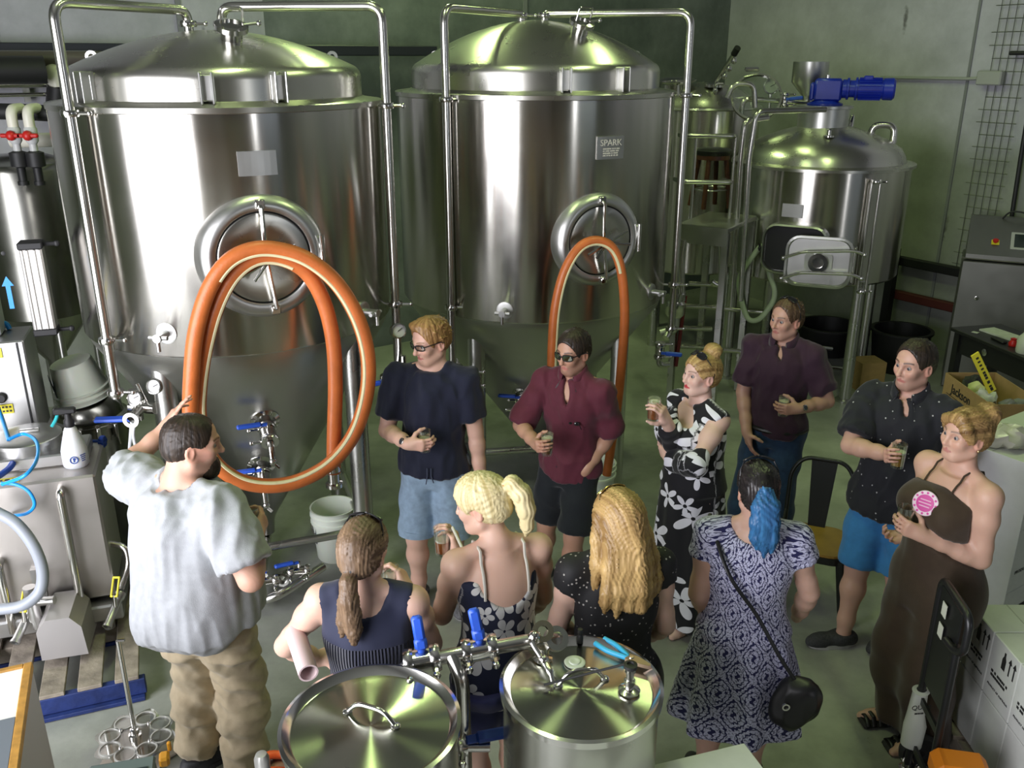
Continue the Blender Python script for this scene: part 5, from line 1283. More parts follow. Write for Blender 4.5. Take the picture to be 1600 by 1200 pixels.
hv = skull_hair(p.h, .006, .078, -.072, .004, face_r=(.074, .085, .108)); tufts(hv, p.h, 60, .010, .005, 3, thick=.004); hair_obj(p, hv, M_brown_short, 'hair', .0008)
bv = Vol(); h = p.h; bv.ell(h.w(0, .048, -.085), A3((.054, .058, .048))*h.s, h.R); bv.ell(h.w(0, .066, -.115), A3((.036, .040, .034))*h.s, h.R, .03); bv.ell(h.w(.05, .01, -.05), A3((.022, .03, .05))*h.s, h.R, .02); bv.ell(h.w(-.05, .01, -.05), A3((.022, .03, .05))*h.s, h.R, .02)
bv.ell(h.w(0, .075, -.028), A3((.060, .05, .030))*h.s, h.R, .01, True); hair_obj(p, bv, M_brown_short, 'beard', .0012)

# 2 -------- ponytail, navy pleated top
p = Person('woman with a long brown ponytail and a sleeveless navy pleated top, back turned', 566, 824, 2.70, 1.66, D(178), D(165), D(-4), fem=True, bulk=1.06, skin=(.66, .43, .33), stance=.09)
p.set_arm(-1, P(500, 1030, p.y0+.22), elbow=P(444, 1012, p.y0+.06)); p.set_arm(1, P(640, 930, p.y0+.30), elbow=P(672, 1000, p.y0+.10))
h2 = dict(W=p.arm[1][2], h=A3((-.35, .5, .7)), n=A3((-.8, .3, .1)), side=1, curls=GRIP); p.hands.append(h2)
p.hands.append(dict(W=p.arm[-1][2], h=A3((.8, .5, .1)), n=A3((.2, .3, -.6)), side=-1, curls=LOOSE))
p.body(bust=.07, tuck=(.12, .72))
tumbler(hand(Vol(), **h2), M_amber, 'tasting glass in front of the woman with the brown ponytail', .6)
m, t, b = nt('navy_pleated_cloth'); b.inputs['Base Color'].default_value = (.012, .016, .045, 1); b.inputs['Roughness'].default_value = .8; b.inputs['Sheen Weight'].default_value = .2
a_ = nd(t, 'Attribute', attribute_name='puv'); sp = nd(t, 'SeparateXYZ'); lk(t, a_, 'Vector', sp, 0); wv = mth(t, 'SINE', mth(t, 'MULTIPLY', sp.outputs[0], 430.0)); gt = mth(t, 'LESS_THAN', sp.outputs[1], 1.22); hh_ = mth(t, 'MULTIPLY', wv, gt); bp = nd(t, 'Bump', i_Strength=1.0, i_Distance=.012); t.links.new(hh_, bp.inputs['Height']); lk(t, bp, 0, b, 'Normal'); M_pleat = m
v = top_vol(p, .009, p.ht*.40, 0, 0, bust=.07, hem_flare=.02); neckline(p, v, .098, .09, .055, -.045)
for sd in (1, -1): v.ell(p.sh[sd]+p.r*sd*.045-A3((0, 0, .02)), (.062, .10, .115), None, .008, True)
p.cloth('pleated_top', v, M_pleat, .010, (.004, 20, 3), 2)
v = pants_vol(p, .008, p.ht*.56, 1.9, .004); p.cloth('trousers', v, cloth_mat('dark_trousers', (.02, .022, .03)), .012)
hv = skull_hair(p.h, .014, .060, -.085, .006); hv.ell(p.h.w(0, -.105, -.035), A3((.022, .022, .02))*p.h.s, p.h.R, .02)
pts = [p.h.w(*q) for q in ((0, -.10, -.035), (.0, -.135, -.06), (.004, -.145, -.12), (.008, -.135, -.19), (.012, -.13, -.25), (.012, -.13, -.30))]; hv.chain(pts, [.018, .028, .032, .032, .028, .014], .012)
pts = [p.h.w(*q) for q in ((.0, -.135, -.07), (-.014, -.14, -.14), (-.030, -.13, -.22), (-.036, -.13, -.285))]; hv.chain(pts, [.018, .024, .022, .008], .008)
hair_obj(p, hv, M_ash, 'hair', .0020, 'back')
m = MB(); m.lathe([(.020, -.006), (.026, 0), (.020, .006)], p.h.w(0, -.118, -.04), p.h.f*1.0-p.h.u*-.4, 18, closed=True); m.build('hair_tie', M_strapleather, p.root)
spectacles(p.h, M_frame, M_lens, p.root, up=D(62), y=.118, z=.0)
# 3 -------- pale blonde ponytail, navy floral
p = Person('woman with a pale blonde ponytail and a navy floral strap dress, head in profile', 752, 752, 2.99, 1.69, D(-158), D(-108), D(-14), fem=True, bulk=1.04, skin=(.68, .44, .33), stance=.09, headoff=(-.06, .03, 0), group=None)
p.set_arm(-1, P(706, 905, p.y0+.13), elbow=P(690, 962, p.y0+.02)); p.px_arm(1, (848, 930), (815, 965), 1, 1)
h3 = dict(W=p.arm[-1][2], h=A3((-.20, .32, .9)), n=A3((-.45, .75, -.2)), side=-1, curls=GRIP); h3['n'] = A3((-.75, .1, -.1)); p.hands.append(h3)
def tatt(V, col): pass
p.body(bust=.075, tuck=(.36, .68))
tumbler(hand(Vol(), **h3), M_amber, 'tasting glass of amber beer held by the pale blonde woman', .5)
M_navy_floral = printed('navy_floral_print', (.010, .014, .038), flower_print((.010, .014, .038), (.62, .62, .60), 8.5, .068, 5, .55, rnd=.6))
st = [(p.ht*.30, .16, .14), (p.ht*.40, .165, .14)]+[(z, w, d) for z, w, d in p.st if z > p.ht*.48]
v = Vol(); p.torso(v, .009, p.ht*.45, p.ht*.815, .03, 1.0, st); p.bust(v, .075, .008)
v.ell(p.ax(p.ht*.80)-p.f*.12, (.12, .13, .14), None, .01, True); v.half(p.ax(p.ht*.772)+p.f*.05, A3((0, 0, 1))+p.f*.1, .01)
for sd in (1, -1): v.ell(p.sh[sd]+p.r*sd*.035-A3((0, 0, .03)), (.058, .10, .105), None, .008, True)
p.cloth('floral_dress', v, M_navy_floral, .009, (.006, 18, 4), 2)
v = pants_vol(p, .014, p.ht*.50, .75, .03); p.cloth('shorts', v, cloth_mat('indigo_cloth', (.045, .05, .15)), .012)
M_wstrap = plain('white_strap', (.6, .58, .5), .7)
for sd in (1, -1): m = MB(); m.tube(over_shoulder(p, sd*.088, D(196), D(14), 22), .006, 6); m.build('shoulder_strap', M_wstrap, p.root)
hv = skull_hair(p.h, .016, .062, -.080, .006)
hv.ell(p.h.w(0, -.112, .055), A3((.024, .024, .022))*p.h.s, p.h.R, .02)
pts = [p.h.w(*q) for q in ((0, -.105, .058), (0, -.15, .075), (0, -.175, .03), (.004, -.178, -.04), (.006, -.165, -.11), (.006, -.15, -.15))]; hv.chain(pts, [.016, .030, .036, .034, .024, .008], .012)
hair_obj(p, hv, M_blonde, 'hair', .0020, 'polar', 40)
m = MB(); m.lathe([(.018, -.007), (.026, 0), (.018, .007)], p.h.w(0, -.124, .066), p.h.f-p.h.u*.35, 18, closed=True); m.build('hair_tie', plain('orange_tie', (.75, .16, .03), .6), p.root)
# 4 -------- navy T-shirt, glasses
p = Person('sandy-haired man with glasses in a navy T-shirt and pale denim shorts', 672, 503, 4.70, 1.81, D(-6), D(-48), D(-12), bulk=.97, skin=(.68, .42, .32), stance=.12)
p.col_paint.update(brow=(.25, .13, .06), stubble=(.40, .24, .15))
p.set_arm(1, P(644, 697, p.y0-.30), elbow=P(603, 678, p.y0-.05)); p.set_arm(-1, P(752, 752, p.y0-.06), pole=A3((.6, .6, -.3)))
h4 = dict(W=p.arm[1][2], h=A3((.92, -.35, .05)), n=A3((.1, .25, .95)), side=1, curls=GRIP); h4['n'] = A3((.30, .93, .05)); p.hands.append(h4)
p.hands.append(dict(W=p.arm[-1][2], h=A3((.0, -.1, -1)), n=A3((-1, 0, 0)), side=-1, curls=LOOSE))
p.body(tuck=(.30, .80))
tumbler(hand(Vol(), **h4), M_gold_beer, 'tasting glass held at his chest by the man in the navy T-shirt', .55)
M_navy_tee = cloth_mat('navy_jersey', (.008, .010, .026), .85)
v = top_vol(p, .014, p.ht*.505, .74, .022, loose=.010, hem_flare=.020); neckline(p, v, .076, .078, .01, .016); p.cloth('t_shirt', v, M_navy_tee, .0105, (.0125, 25, 21), 2)
M_denim_pale = cloth_mat('pale_denim', (.26, .36, .47), .85, .14)
v = pants_vol(p, .018, p.ht*.555, .97, .020); p.cloth('denim_shorts', v, M_denim_pale, .011, (.008, 18, 4), 1)
for sd in (1, -1):
    h_, e_, a_ = p.hip[sd], p.kn[sd], p.ank[sd]; q = h_+(e_-h_)*.95; d = n3(e_-h_); R = p.limb_r(); r = R['kn']+.046; m = MB(); m.lathe([(r-.008, -.02), (r, -.02), (r+.002, .018), (r-.008, .018)], q, d, 28, closed=True); m.build('cuff', M_denim_pale, p.root)
m = MB(); z = p.ht*.545
for s_, L in ((-.012, .09), (.010, .10)):
    c = p.ax(z)+p.f*(p.st_at(z)[1]+.042)+p.r*s_; m = MB(); m.tube([c+A3((0, 0, .0)), c-A3((0, 0, L*.5))+p.f*.004, c-A3((0, 0, L))+p.r*s_], .0035, 6); m.build('drawstring', plain('dark_cord', (.05, .06, .1), .8), p.root)
hv = skull_hair(p.h, .013, .076, -.062, .004, .012, face_r=(.074, .085, .108)); hv.ell(p.h.w(.02, .055, .108), A3((.045, .035, .022))*p.h.s, p.h.R, .02); tufts(hv, p.h, 110, .026, .0065, 11, back=.3, lift=.6); hair_obj(p, hv, M_ginger, 'hair', .0012)
spectacles(p.h, M_frame, M_spec, p.root, 'eyeglasses', hh=.014); watch(p, 1, M_steel, M_steel)
for sd in (1, -1): p.shoe(sd, plain('grey_shoe', (.12, .12, .13), .7, noise=.4, nscale=60), M_sole)
# 5 -------- maroon shirt
p = Person('man in a maroon rolled-sleeve shirt, black shorts and mirrored sunglasses', 897, 517, 4.80, 1.71, D(-28), D(-42), D(-8), bulk=.92, skin=(.50, .28, .19), stance=.12, footphi=D(-40))
p.col_paint.update(brow=(.02, .012, .01), stubble=(.12, .07, .05))
p.set_arm(1, P(828, 682, p.y0-.16), elbow=P(826, 640, p.y0+.02)); p.set_arm(-1, P(912, 738, p.y0-.14), elbow=P(958, 690, p.y0-.02))
h5 = dict(W=p.arm[1][2], h=A3((.05, -.75, .2)), n=A3((.85, .1, .1)), side=1, curls=GRIP); p.hands.append(h5)
p.hands.append(dict(W=p.arm[-1][2], h=A3((-.45, .15, -.9)), n=A3((-.3, .9, .3)), side=-1, curls=LOOSE))
p.set_foot(1, A3((p.x0, p.y0, 0))+p.hr*.20-p.hf*.05); p.set_foot(-1, A3((p.x0, p.y0, 0))-p.hr*.06+p.hf*.10)
p.body(cheek=.95, tuck=(.30, .78))
tumbler(hand(Vol(), **h5), M_dark_beer, 'tasting glass of brown beer held by the man in maroon', .75)
M_maroon = cloth_mat('maroon_cotton', (.095, .014, .028), .75)
v = top_vol(p, .014, p.ht*.48, .98, .020, loose=.012, hem_flare=.012); neckline(p, v, .064, .07, .0, .02); v.ell(p.nb+p.f*.09-A3((0, 0, .06)), (.022, .06, .09), None, .01, True)
for sd in (1, -1): v.ell(p.ax(p.ht*.47)+p.r*sd*.16, (.09, .2, .055), None, .01, True)
p.cloth('shirt', v, M_maroon, .010, (.0125, 25, 33), 1); collar(p, M_maroon)
for k in range(3):
    z = p.ht*(.70-.05*k); m = MB(); m.lathe([(0, -.003), (.005, -.002), (.005, .003), (0, .004)], p.ax(z)+p.f*(p.st_at(z)[1]+.022), p.f, 10); m.build('button', M_maroon, p.root)
v = pants_vol(p, .016, p.ht*.55, .95, .024); p.cloth('shorts', v, cloth_mat('black_cotton', (.008, .011, .014)), .011, (.007, 18, 4), 1)
hv = skull_hair(p.h, .011, .074, -.066, .002, .010, face_r=(.074, .085, .106)); tufts(hv, p.h, 90, .018, .006, 4, back=.4, lift=.5); hair_obj(p, hv, M_brown_short, 'hair', .001)
spectacles(p.h, M_frame, M_mirror_lens, p.root, 'sunglasses', hh=.0175)
for sd in (1, -1): p.shoe(sd, M_darkshoe, M_sole)
w_, d_ = p.st_at(p.ht*.71); c = p.ax(p.ht*.705)+p.f*(d_*.92+.016)-p.r*w_*.42
m = MB(); 
for s_ in (-.020, .020): m.ball(c+p.r*s_, .017, 10, (1, .35, .75))
m.tube([c-p.r*.034, c-p.r*.05-A3((0, 0, .03))], .0025, 6); m.build('folded_sunglasses', M_lens, p.root)
# 6 -------- floral maxi dress
p = Person('blonde woman with a top bun and sunglasses in a black floral maxi dress', 1098, 553, 4.50, 1.67, D(-62), D(-66), D(4), fem=True, bulk=1.16, skin=(.70, .47, .38), stance=.08)
p.col_paint.update(brow=(.20, .11, .06), lips=(.50, .05, .06))
p.set_arm(1, P(1046, 668, p.y0-.14), elbow=P(1062, 715, p.y0-.10)); p.px_arm(-1, (1086, 728), (1046, 716), -1, 1)
h6 = dict(W=p.arm[1][2], h=A3((-.55, -.1, .75)), n=A3((-.35, -.85, .1)), side=1, curls=GRIP); h6['n'] = A3((-.6, .35, .0)); h6['h'] = A3((-.35, -.35, .85)); p.hands.append(h6)
p.hands.append(dict(W=p.arm[-1][2], h=A3((-.35, .9, .1)), n=A3((.8, .3, .2)), side=-1, curls=LOOSE))
p.body(bust=.075, tuck=(.08, .76), cheek=1.06, jaw=1.1)
tumbler(hand(Vol(), **h6), M_amber, 'tasting glass of amber beer raised by the woman in the black floral dress', .8, off=(.0, -.0, .01))
M_black_floral = printed('black_floral_print', (.008, .008, .011), flower_print((.008, .008, .011), (.74, .74, .80), 6.0, .105, 5, 1.6, rnd=.75))
v = top_vol(p, .012, p.ht*.55, 0, 0, bust=.085); neckline(p, v, .07, .07, .0, .02); v.ell(p.nb+p.f*.10-A3((0, 0, .03)), (.040, .12, .125), None, .01, True)
zs = [.06, p.ht*.2, p.ht*.38, p.ht*.5, p.ht*.60, p.ht*.66]; v.loft(zs, p.x0, p.y0, [.235, .225, .205, .19, .165, .14], [.20, .195, .185, .172, .15, .125], p.yaw, .04, (9, [.07, .06, .04, .02, .01, 0], 1.0))
v.ell(p.sh[-1]+p.r*-.040-A3((0, 0, .045))-p.f*0, (.060, .075, .085), None, .008, True)
p.cloth('maxi_dress', v, M_black_floral, .010, (.006, 16, 8), 2)
for sd, a, b_ in ((1, .1, 1.78), (-1, .80, 1.85)):
    v = Vol(); p.add_arm(v, sd, .014, a, b_, .03, .016); p.cloth('sleeve', v, M_black_floral, .009, (.006, 22, 9+sd), 1)
hv = skull_hair(p.h, .014, .068, -.085, .004); hv.ell(p.h.w(0, -.06, .14), A3((.052, .050, .042))*p.h.s, p.h.R, .018); hair_obj(p, hv, M_honey, 'hair', .0020, 'back')
spectacles(p.h, M_frame, M_lens, p.root, up=D(58), y=.118, z=0, hh=.020)
sv = Vol(); fd = p.hf
for sd in (1, -1):
    a = p.ank[sd]; c = A3((a[0], a[1], .0)); m = MB(); B = Matrix((p.hr, p.hf, (0, 0, 1))).transposed(); m.box(c+p.hf*.055+A3((0, 0, .012)), (.085, .25, .022), B, .01); s_ = m.build('sandal_sole', M_blacksole, p.root)
    m = MB(); m.tube([c+p.hf*.11+p.hr*.042+A3((0, 0, .02)), c+p.hf*.11+A3((0, 0, .062)), c+p.hf*.11-p.hr*.042+A3((0, 0, .02))], .012, 8, flat=.4); m.tube(arc(c+A3((0, 0, .09)), p.hr, p.hf, .046, 0, 2*pi, 18), .008, 6); m.build('sandal_strap', M_strapleather, p.root)
# 7 -------- purple shirt
p = Person('man in a dark purple shirt and blue jeans standing by the mash vessel', 1232, 474, 5.35, 1.745, D(-32), D(-58), D(-2), bulk=1.02, skin=(.54, .31, .23), stance=.12, footphi=D(-60))
p.col_paint.update(brow=(.09, .05, .03))
p.set_arm(1, P(1168, 690, p.y0-.10), elbow=P(1155, 640, p.y0+.04)); p.set_arm(-1, P(1222, 645, p.y0-.36), elbow=P(1296, 640, p.y0-.16))
h7 = dict(W=p.arm[-1][2], h=A3((-.95, -.25, .02)), n=A3((.05, .9, .1)), side=-1, curls=GRIP); h7['n'] = A3((-.25, .95, 0)); p.hands.append(h7)
p.hands.append(dict(W=p.arm[1][2], h=A3((.2, -.2, -.95)), n=A3((.9, .2, .2)), side=1, curls=LOOSE))
p.set_foot(1, A3((p.x0, p.y0, 0))+p.hr*.13+p.hf*.22); p.set_foot(-1, A3((p.x0, p.y0, 0))-p.hr*.11)
p.body(tuck=(.12, .80))
tumbler(hand(Vol(), **h7), M_pale_beer, 'tasting glass of pale beer held by the man in purple', .7)
M_purple = cloth_mat('purple_cotton', (.040, .015, .032), .75)
v = top_vol(p, .014, p.ht*.50, .80, .022, loose=.012); neckline(p, v, .064, .07, .0, .02); v.ell(p.nb+p.f*.09-A3((0, 0, .045)), (.018, .05, .07), None, .01, True); p.cloth('shirt', v, M_purple, .0105, (.0125, 25, 51), 1); collar(p, M_purple)
M_jeans = cloth_mat('dark_denim', (.020, .048, .100), .85, .2)
v = pants_vol(p, .014, p.ht*.55, 1.93, .018); p.cloth('jeans', v, M_jeans, .0115, (.007, 18, 4), 1)
m = MB(); z = p.ht*.525; w_, d_ = p.st_at(z); m.tube([p.ax(z)+p.hr*(w_+.022)*cos(a)+p.hf*(d_+.022)*sin(a) for a in np.linspace(0, 2*pi, 33)[:-1]], .016, 8, closed=True); m.build('belt', M_strapleather, p.root)
hv = skull_hair(p.h, .009, .080, -.062, .002, .008, face_r=(.074, .085, .110)); tufts(hv, p.h, 90, .018, .006, 6, back=.3, lift=.5); hair_obj(p, hv, hair_mat('mid_brown_hair', (.05, .028, .016), (.15, .09, .05), 110), 'hair', .0016)
spectacles(p.h, M_frame, M_lens, p.root, up=D(78), y=.112, z=0); watch(p, -1, M_strapleather, M_steel)
for sd in (1, -1): p.shoe(sd, M_darkshoe, M_blacksole)
# 8 -------- long blonde hair, black top
p = Person('woman with long honey blonde hair and a black beaded top, back turned', 968, 780, 2.93, 1.65, D(-172), D(-150), D(-6), fem=True, bulk=1.08, skin=(.66, .43, .33), stance=.09)
p.set_arm(-1, P(912, 1000, p.y0+.22), elbow=P(868, 985, p.y0+.03)); p.set_arm(1, P(1000, 1000, p.y0+.25), elbow=P(1040, 985, p.y0+.04))
p.body(bust=.08, tuck=(.12, .78))
m, t, b = nt('black_beaded_cloth'); b.inputs['Roughness'].default_value = .7; tc = nd(t, 'TexCoord'); vo = nd(t, 'TexVoronoi', i_Scale=70.0); lk(t, tc, 'Object', vo, 'Vector'); cs = nd(t, 'SeparateColor'); lk(t, vo, 'Color', cs, 0)
mk = mth(t, 'MULTIPLY', mth(t, 'LESS_THAN', vo.outputs['Distance'], .28), mth(t, 'GREATER_THAN', cs.outputs[0], .72)); mx = nd(t, 'Mix', data_type='RGBA'); t.links.new(mk, mx.inputs[0]); mx.inputs[6].default_value = (.006, .006, .007, 1); mx.inputs[7].default_value = (.35, .33, .30, 1); lk(t, mx, 2, b, 'Base Color'); M_beaded = m
v = top_vol(p, .011, p.ht*.46, .25, .01, bust=.08); neckline(p, v, .08, .08, .0, .02); p.cloth('beaded_top', v, M_beaded, .0105, (.006, 20, 6), 2)
v = pants_vol(p, .010, p.ht*.56, 1.9, .006); p.cloth('trousers', v, cloth_mat('black_trousers', (.007, .007, .008)), .012)
hv = skull_hair(p.h, .018, .064, -.12, .010, ear=False)
for x in (-.075, -.05, -.025, 0, .025, .05, .075):
    yb = -.118+abs(x)*.75; dx = x*.28; pts = [p.h.w(x*.85, yb+.03, .03), p.h.w(x, yb, -.06), p.h.w(x+dx, yb-.012, -.15), p.h.w(x+dx*1.8, yb-.02, -.24), p.h.w(x+dx*2.2, yb-.012, -.30-.02*cos(x*40)), p.h.w(x+dx*2.4, yb-.005, -.335-.02*sin(x*90))]; hv.chain(pts, [.030, .032, .031, .028, .022, .008], .018)
for sx, L in ((-1, .30), (1, .20)): hv.chain([p.h.w(sx*.080, .02, .04), p.h.w(sx*.098, .005, -.05), p.h.w(sx*.112, -.01, -.15), p.h.w(sx*.125, .0, -L)], [.022, .024, .026, .010], .02)
hair_obj(p, hv, M_honey, 'hair', .0024, 'x', 46)
spectacles(p.h, M_gold, M_lens, p.root, up=D(52), y=.122, z=0, hh=.022)
# 9 -------- blue ponytail, damask dress
p = Person('woman with a blue-ended black ponytail and a blue damask dress, back turned', 1188, 726, 3.16, 1.66, D(172), D(178), D(-6), fem=True, bulk=1.14, skin=(.60, .37, .28), stance=.10)
p.set_arm(-1, P(1120, 985, p.y0+.20), elbow=P(1085, 962, p.y0+.02)); p.set_arm(1, P(1235, 985, p.y0+.20), elbow=P(1274, 965, p.y0+.02))
def tatt(V, col):
    L = V-p.ax(p.zsh); x = L @ p.r; z = V[:, 2]; bk = (L @ p.f) < .02
    m = (np.hypot((x-.055)/1.25, (z-p.zsh+.012)) < .030) & bk; col[m] = np.array((.03, .045, .05))
    m = (np.hypot((x-.012)/1.2, (z-p.zsh-.012)) < .026) & bk; col[m] = np.array((.42, .06, .09))
p.body(bust=.085, tuck=(.33, .77), tattoo=tatt)
def damask(t, sp, a):
    u, v = sp.outputs[0], sp.outputs[1]; K, Kv = 55.0, 36.0
    su = mth(t, 'MULTIPLY', u, K); sv = mth(t, 'MULTIPLY', v, Kv)
    a1 = mth(t, 'COSINE', su); b1 = mth(t, 'COSINE', sv); g = mth(t, 'ADD', a1, b1); q = mth(t, 'ABSOLUTE', g)          # ogee lattice, half drop
    wob = mth(t, 'MULTIPLY', mth(t, 'SINE', mth(t, 'MULTIPLY', su, 5.0)), mth(t, 'MULTIPLY', mth(t, 'SINE', mth(t, 'MULTIPLY', sv, 7.0)), .16))
    qq = mth(t, 'ADD', q, wob)
    nz = nd(t, 'TexNoise', i_Scale=150.0, i_Detail=2.0); lk(t, a, 'Vector', nz, 'Vector')
    frame = mth(t, 'LESS_THAN', mth(t, 'ABSOLUTE', mth(t, 'SUBTRACT', qq, .42)), .15)
    ring = mth(t, 'LESS_THAN', mth(t, 'ABSOLUTE', mth(t, 'SUBTRACT', qq, 1.25)), .09)
    core = mth(t, 'GREATER_THAN', qq, 1.86)
    scr = mth(t, 'MULTIPLY', mth(t, 'GREATER_THAN', nz.outputs[0], .55), .75)
    mk = mth(t, 'MAXIMUM', mth(t, 'MAXIMUM', frame, ring), mth(t, 'MAXIMUM', core, scr))
    mx = nd(t, 'Mix', data_type='RGBA'); t.links.new(mk, mx.inputs[0]); mx.inputs[6].default_value = (.58, .58, .76, 1); mx.inputs[7].default_value = (.018, .018, .085, 1); return mx, 2
M_damask = printed('blue_damask_print', (.02, .02, .1), damask)
v = top_vol(p, .010, p.ht*.55, .34, .016, bust=.085); neckline(p, v, .105, .10, .045, -.035)
zs = [p.ht*.285, p.ht*.40, p.ht*.50, p.ht*.56, p.ht*.61, p.ht*.64]; v.loft(zs, p.x0, p.y0, [.285, .245, .205, .178, .148, .135], [.235, .20, .172, .145, .115, .105], p.yaw, .03, (8, [.085, .065, .035, .012, 0, 0], .4))
p.cloth('damask_dress', v, M_damask, .0095, (.004, 18, 14), 2, uvr=.17)
hv = skull_hair(p.h, .014, .060, -.080, .004); hv.ell(p.h.w(0, -.115, .045), A3((.030, .026, .03))*p.h.s, p.h.R, .02); hair_obj(p, hv, M_black_hair, 'hair', .0018, 'back')
tv = Vol(); 
for dx, L in ((-.026, .20), (0, .235), (.024, .215)):
    tv.chain([p.h.w(dx*.4, -.128, .045), p.h.w(dx, -.155, -.01), p.h.w(dx*1.2, -.155, -.08), p.h.w(dx*1.3+.005, -.145, -.15), p.h.w(dx*1.2+.01, -.14, -L)], [.018, .028, .028, .024, .008], .014)
hair_obj(p, tv, M_bluehair, 'ponytail', .0022, 'x', label='bright blue dyed ponytail')
spectacles(p.h, M_frame, M_lens, p.root, up=D(70), y=.120, z=0)
for sd in (1, -1): p.shoe(sd, M_darkshoe, M_blacksole)
P9 = p
# 10 ------- dotted shirt, blue shorts
p = Person('man in a dotted charcoal short-sleeved shirt and bright blue shorts', 1436, 530, 4.32, 1.80, D(-42), D(-62), D(-3), bulk=1.02, skin=(.62, .37, .28), stance=.13, footphi=D(-75))
p.col_paint.update(brow=(.025, .015, .012), stubble=(.20, .12, .09))
p.set_arm(1, P(1370, 706, p.y0-.20), elbow=P(1340, 668, p.y0+.02)); p.set_arm(-1, P(1452, 780, p.y0-.14), elbow=P(1495, 720, p.y0-.08))
h10 = dict(W=p.arm[1][2], h=A3((-.1, -.8, .1)), n=A3((-.8, .2, .1)), side=1, curls=GRIP); h10['n'] = A3((-.4, .9, .1)); h10['h'] = A3((-.45, -.55, .25)); h10['n'] = A3((.75, -.3, .1)); p.hands.append(h10)
p.hands.append(dict(W=p.arm[-1][2], h=A3((-.3, -.2, -.9)), n=A3((-.6, .6, 0)), side=-1, curls=LOOSE))
p.set_foot(1, A3((p.x0, p.y0, 0))+p.hr*.10+p.hf*.16); p.set_foot(-1, A3((p.x0, p.y0, 0))-p.hr*.12-p.hf*.04)
p.body(tuck=(.30, .80))
tumbler(hand(Vol(), **h10), M_gold_beer, 'tasting glass half hidden in the hand of the man in the dotted shirt', .6)
def dots(t, sp, a):
    tc = nd(t, 'TexCoord'); v = nd(t, 'TexVoronoi', i_Scale=25.0, i_Randomness=.6); lk(t, tc, 'Object', v, 'Vector'); mk = mth(t, 'LESS_THAN', v.outputs['Distance'], .115)
    mx = nd(t, 'Mix', data_type='RGBA'); t.links.new(mk, mx.inputs[0]); mx.inputs[6].default_value = (.014, .015, .020, 1); mx.inputs[7].default_value = (.42, .42, .42, 1); return mx, 2
M_dots = printed('dotted_charcoal', (.02, .02, .025), dots)
v = top_vol(p, .016, p.ht*.47, .80, .026, loose=.014, hem_flare=.030); neckline(p, v, .064, .07, .0, .02); v.ell(p.nb+p.f*.09-A3((0, 0, .05)), (.020, .055, .08), None, .01, True); p.cloth('shirt', v, M_dots, .0105, (.0125, 25, 61), 1); collar(p, M_dots)
M_blueshorts = cloth_mat('bright_blue_cotton', (.045, .22, .50), .8)
v = pants_vol(p, .020, p.ht*.54, 1.0, .022); p.cloth('shorts', v, M_blueshorts, .011, (.008, 17, 4), 1)
hv = skull_hair(p.h, .010, .080, -.064, .003, .008, face_r=(.074, .085, .110)); tufts(hv, p.h, 90, .018, .006, 8, back=.2, lift=.45); hair_obj(p, hv, M_brown_short, 'hair', .001)
for sd in (1, -1): p.shoe(sd, plain('charcoal_canvas', (.045, .045, .05), .8, noise=.3, nscale=90), M_sole)
# 11 ------- brown jumpsuit
p = Person('blonde woman with a loose bun in a brown strap jumpsuit with a pink badge', 1515, 648, 3.55, 1.73, D(-72), D(-74), D(2), fem=True, bulk=1.16, skin=(.62, .38, .28), stance=.09, footphi=D(-85))
p.col_paint.update(brow=(.14, .08, .05), lips=(.50, .22, .18))
p.set_arm(-1, P(1445, 838, p.y0-.12), elbow=P(1532, 872, p.y0-.17)); p.px_arm(1, (1458, 845), (1424, 838), 1, 1)
h11 = dict(W=p.arm[-1][2], h=A3((-.82, .1, .35)), n=A3((-.2, .85, .1)), side=-1, curls=GRIP); h11['n'] = A3((-.35, .9, .2)); p.hands.append(h11)
p.hands.append(dict(W=p.arm[1][2], h=A3((-.8, .1, -.1)), n=A3((0, -.5, .8)), side=1, curls=GRIP))
p.body(bust=.07, tuck=(.06, .735), cheek=1.05, jaw=1.1)
tumbler(hand(Vol(), **h11), None, 'empty tasting glass held by the woman in the brown jumpsuit', 0, off=(-.01, 0, .02))
M_brown = cloth_mat('brown_crepe', (.050, .032, .018), .75)
v = Vol(); p.torso(v, .014, p.ht*.45, p.ht*.80, .03); p.bust(v, .060, .014, k=.07)
zs = [p.ht*.56, p.ht*.62, p.ht*.68, p.ht*.735, p.ht*.785]; fo = [.01, .018, .026, .034, .045]; v.loft(zs, [p.x0+p.f[0]*q for q in fo], [p.y0+p.f[1]*q for q in fo], [.150, .155, .152, .138, .095], [.125, .135, .138, .128, .08], p.phi, .05, (13, [.02, .02, .02, .02, .02], .5))
v.half(p.ax(p.ht*.795)+p.f*.11, A3((0, 0, 1))-p.f*.55, .02)
for sd in (1, -1): v.ell(p.sh[sd]+p.r*sd*.050+A3((0, 0, .0)), (.060, .080, .110), None, .01, True)
v.ell(p.ax(p.ht*.755)+p.f*.10, (.12, .07, .075), np.stack([p.r, p.f, [0, 0, 1]], 1), .04)
v.half(p.ax(p.ht*.802), A3((0, 0, 1)), .01)
for sd in (1, -1): p.add_leg(v, sd, .020, 2.05, .06, .040)
zs = [p.ht*.50, p.ht*.56, p.ht*.60, p.ht*.66]; v.loft(zs, p.x0, p.y0, [.175, .168, .158, .145], [.140, .13, .12, .105], p.yaw, .03, (11, [.03, .025, .02, 0], 0))
sh_, el_, wr_ = p.arm[-1]; R_ = p.limb_r(); v.cone(sh_+(el_-sh_)*.3, el_, R_['ua']+.014, R_['el']+.014, .01, True); v.cone(el_, wr_, R_['fa']+.012, R_['wr']+.014, .01, True)
p.cloth('jumpsuit', v, M_brown, .0105, (.010, 14, 6), 2, zs=.35)
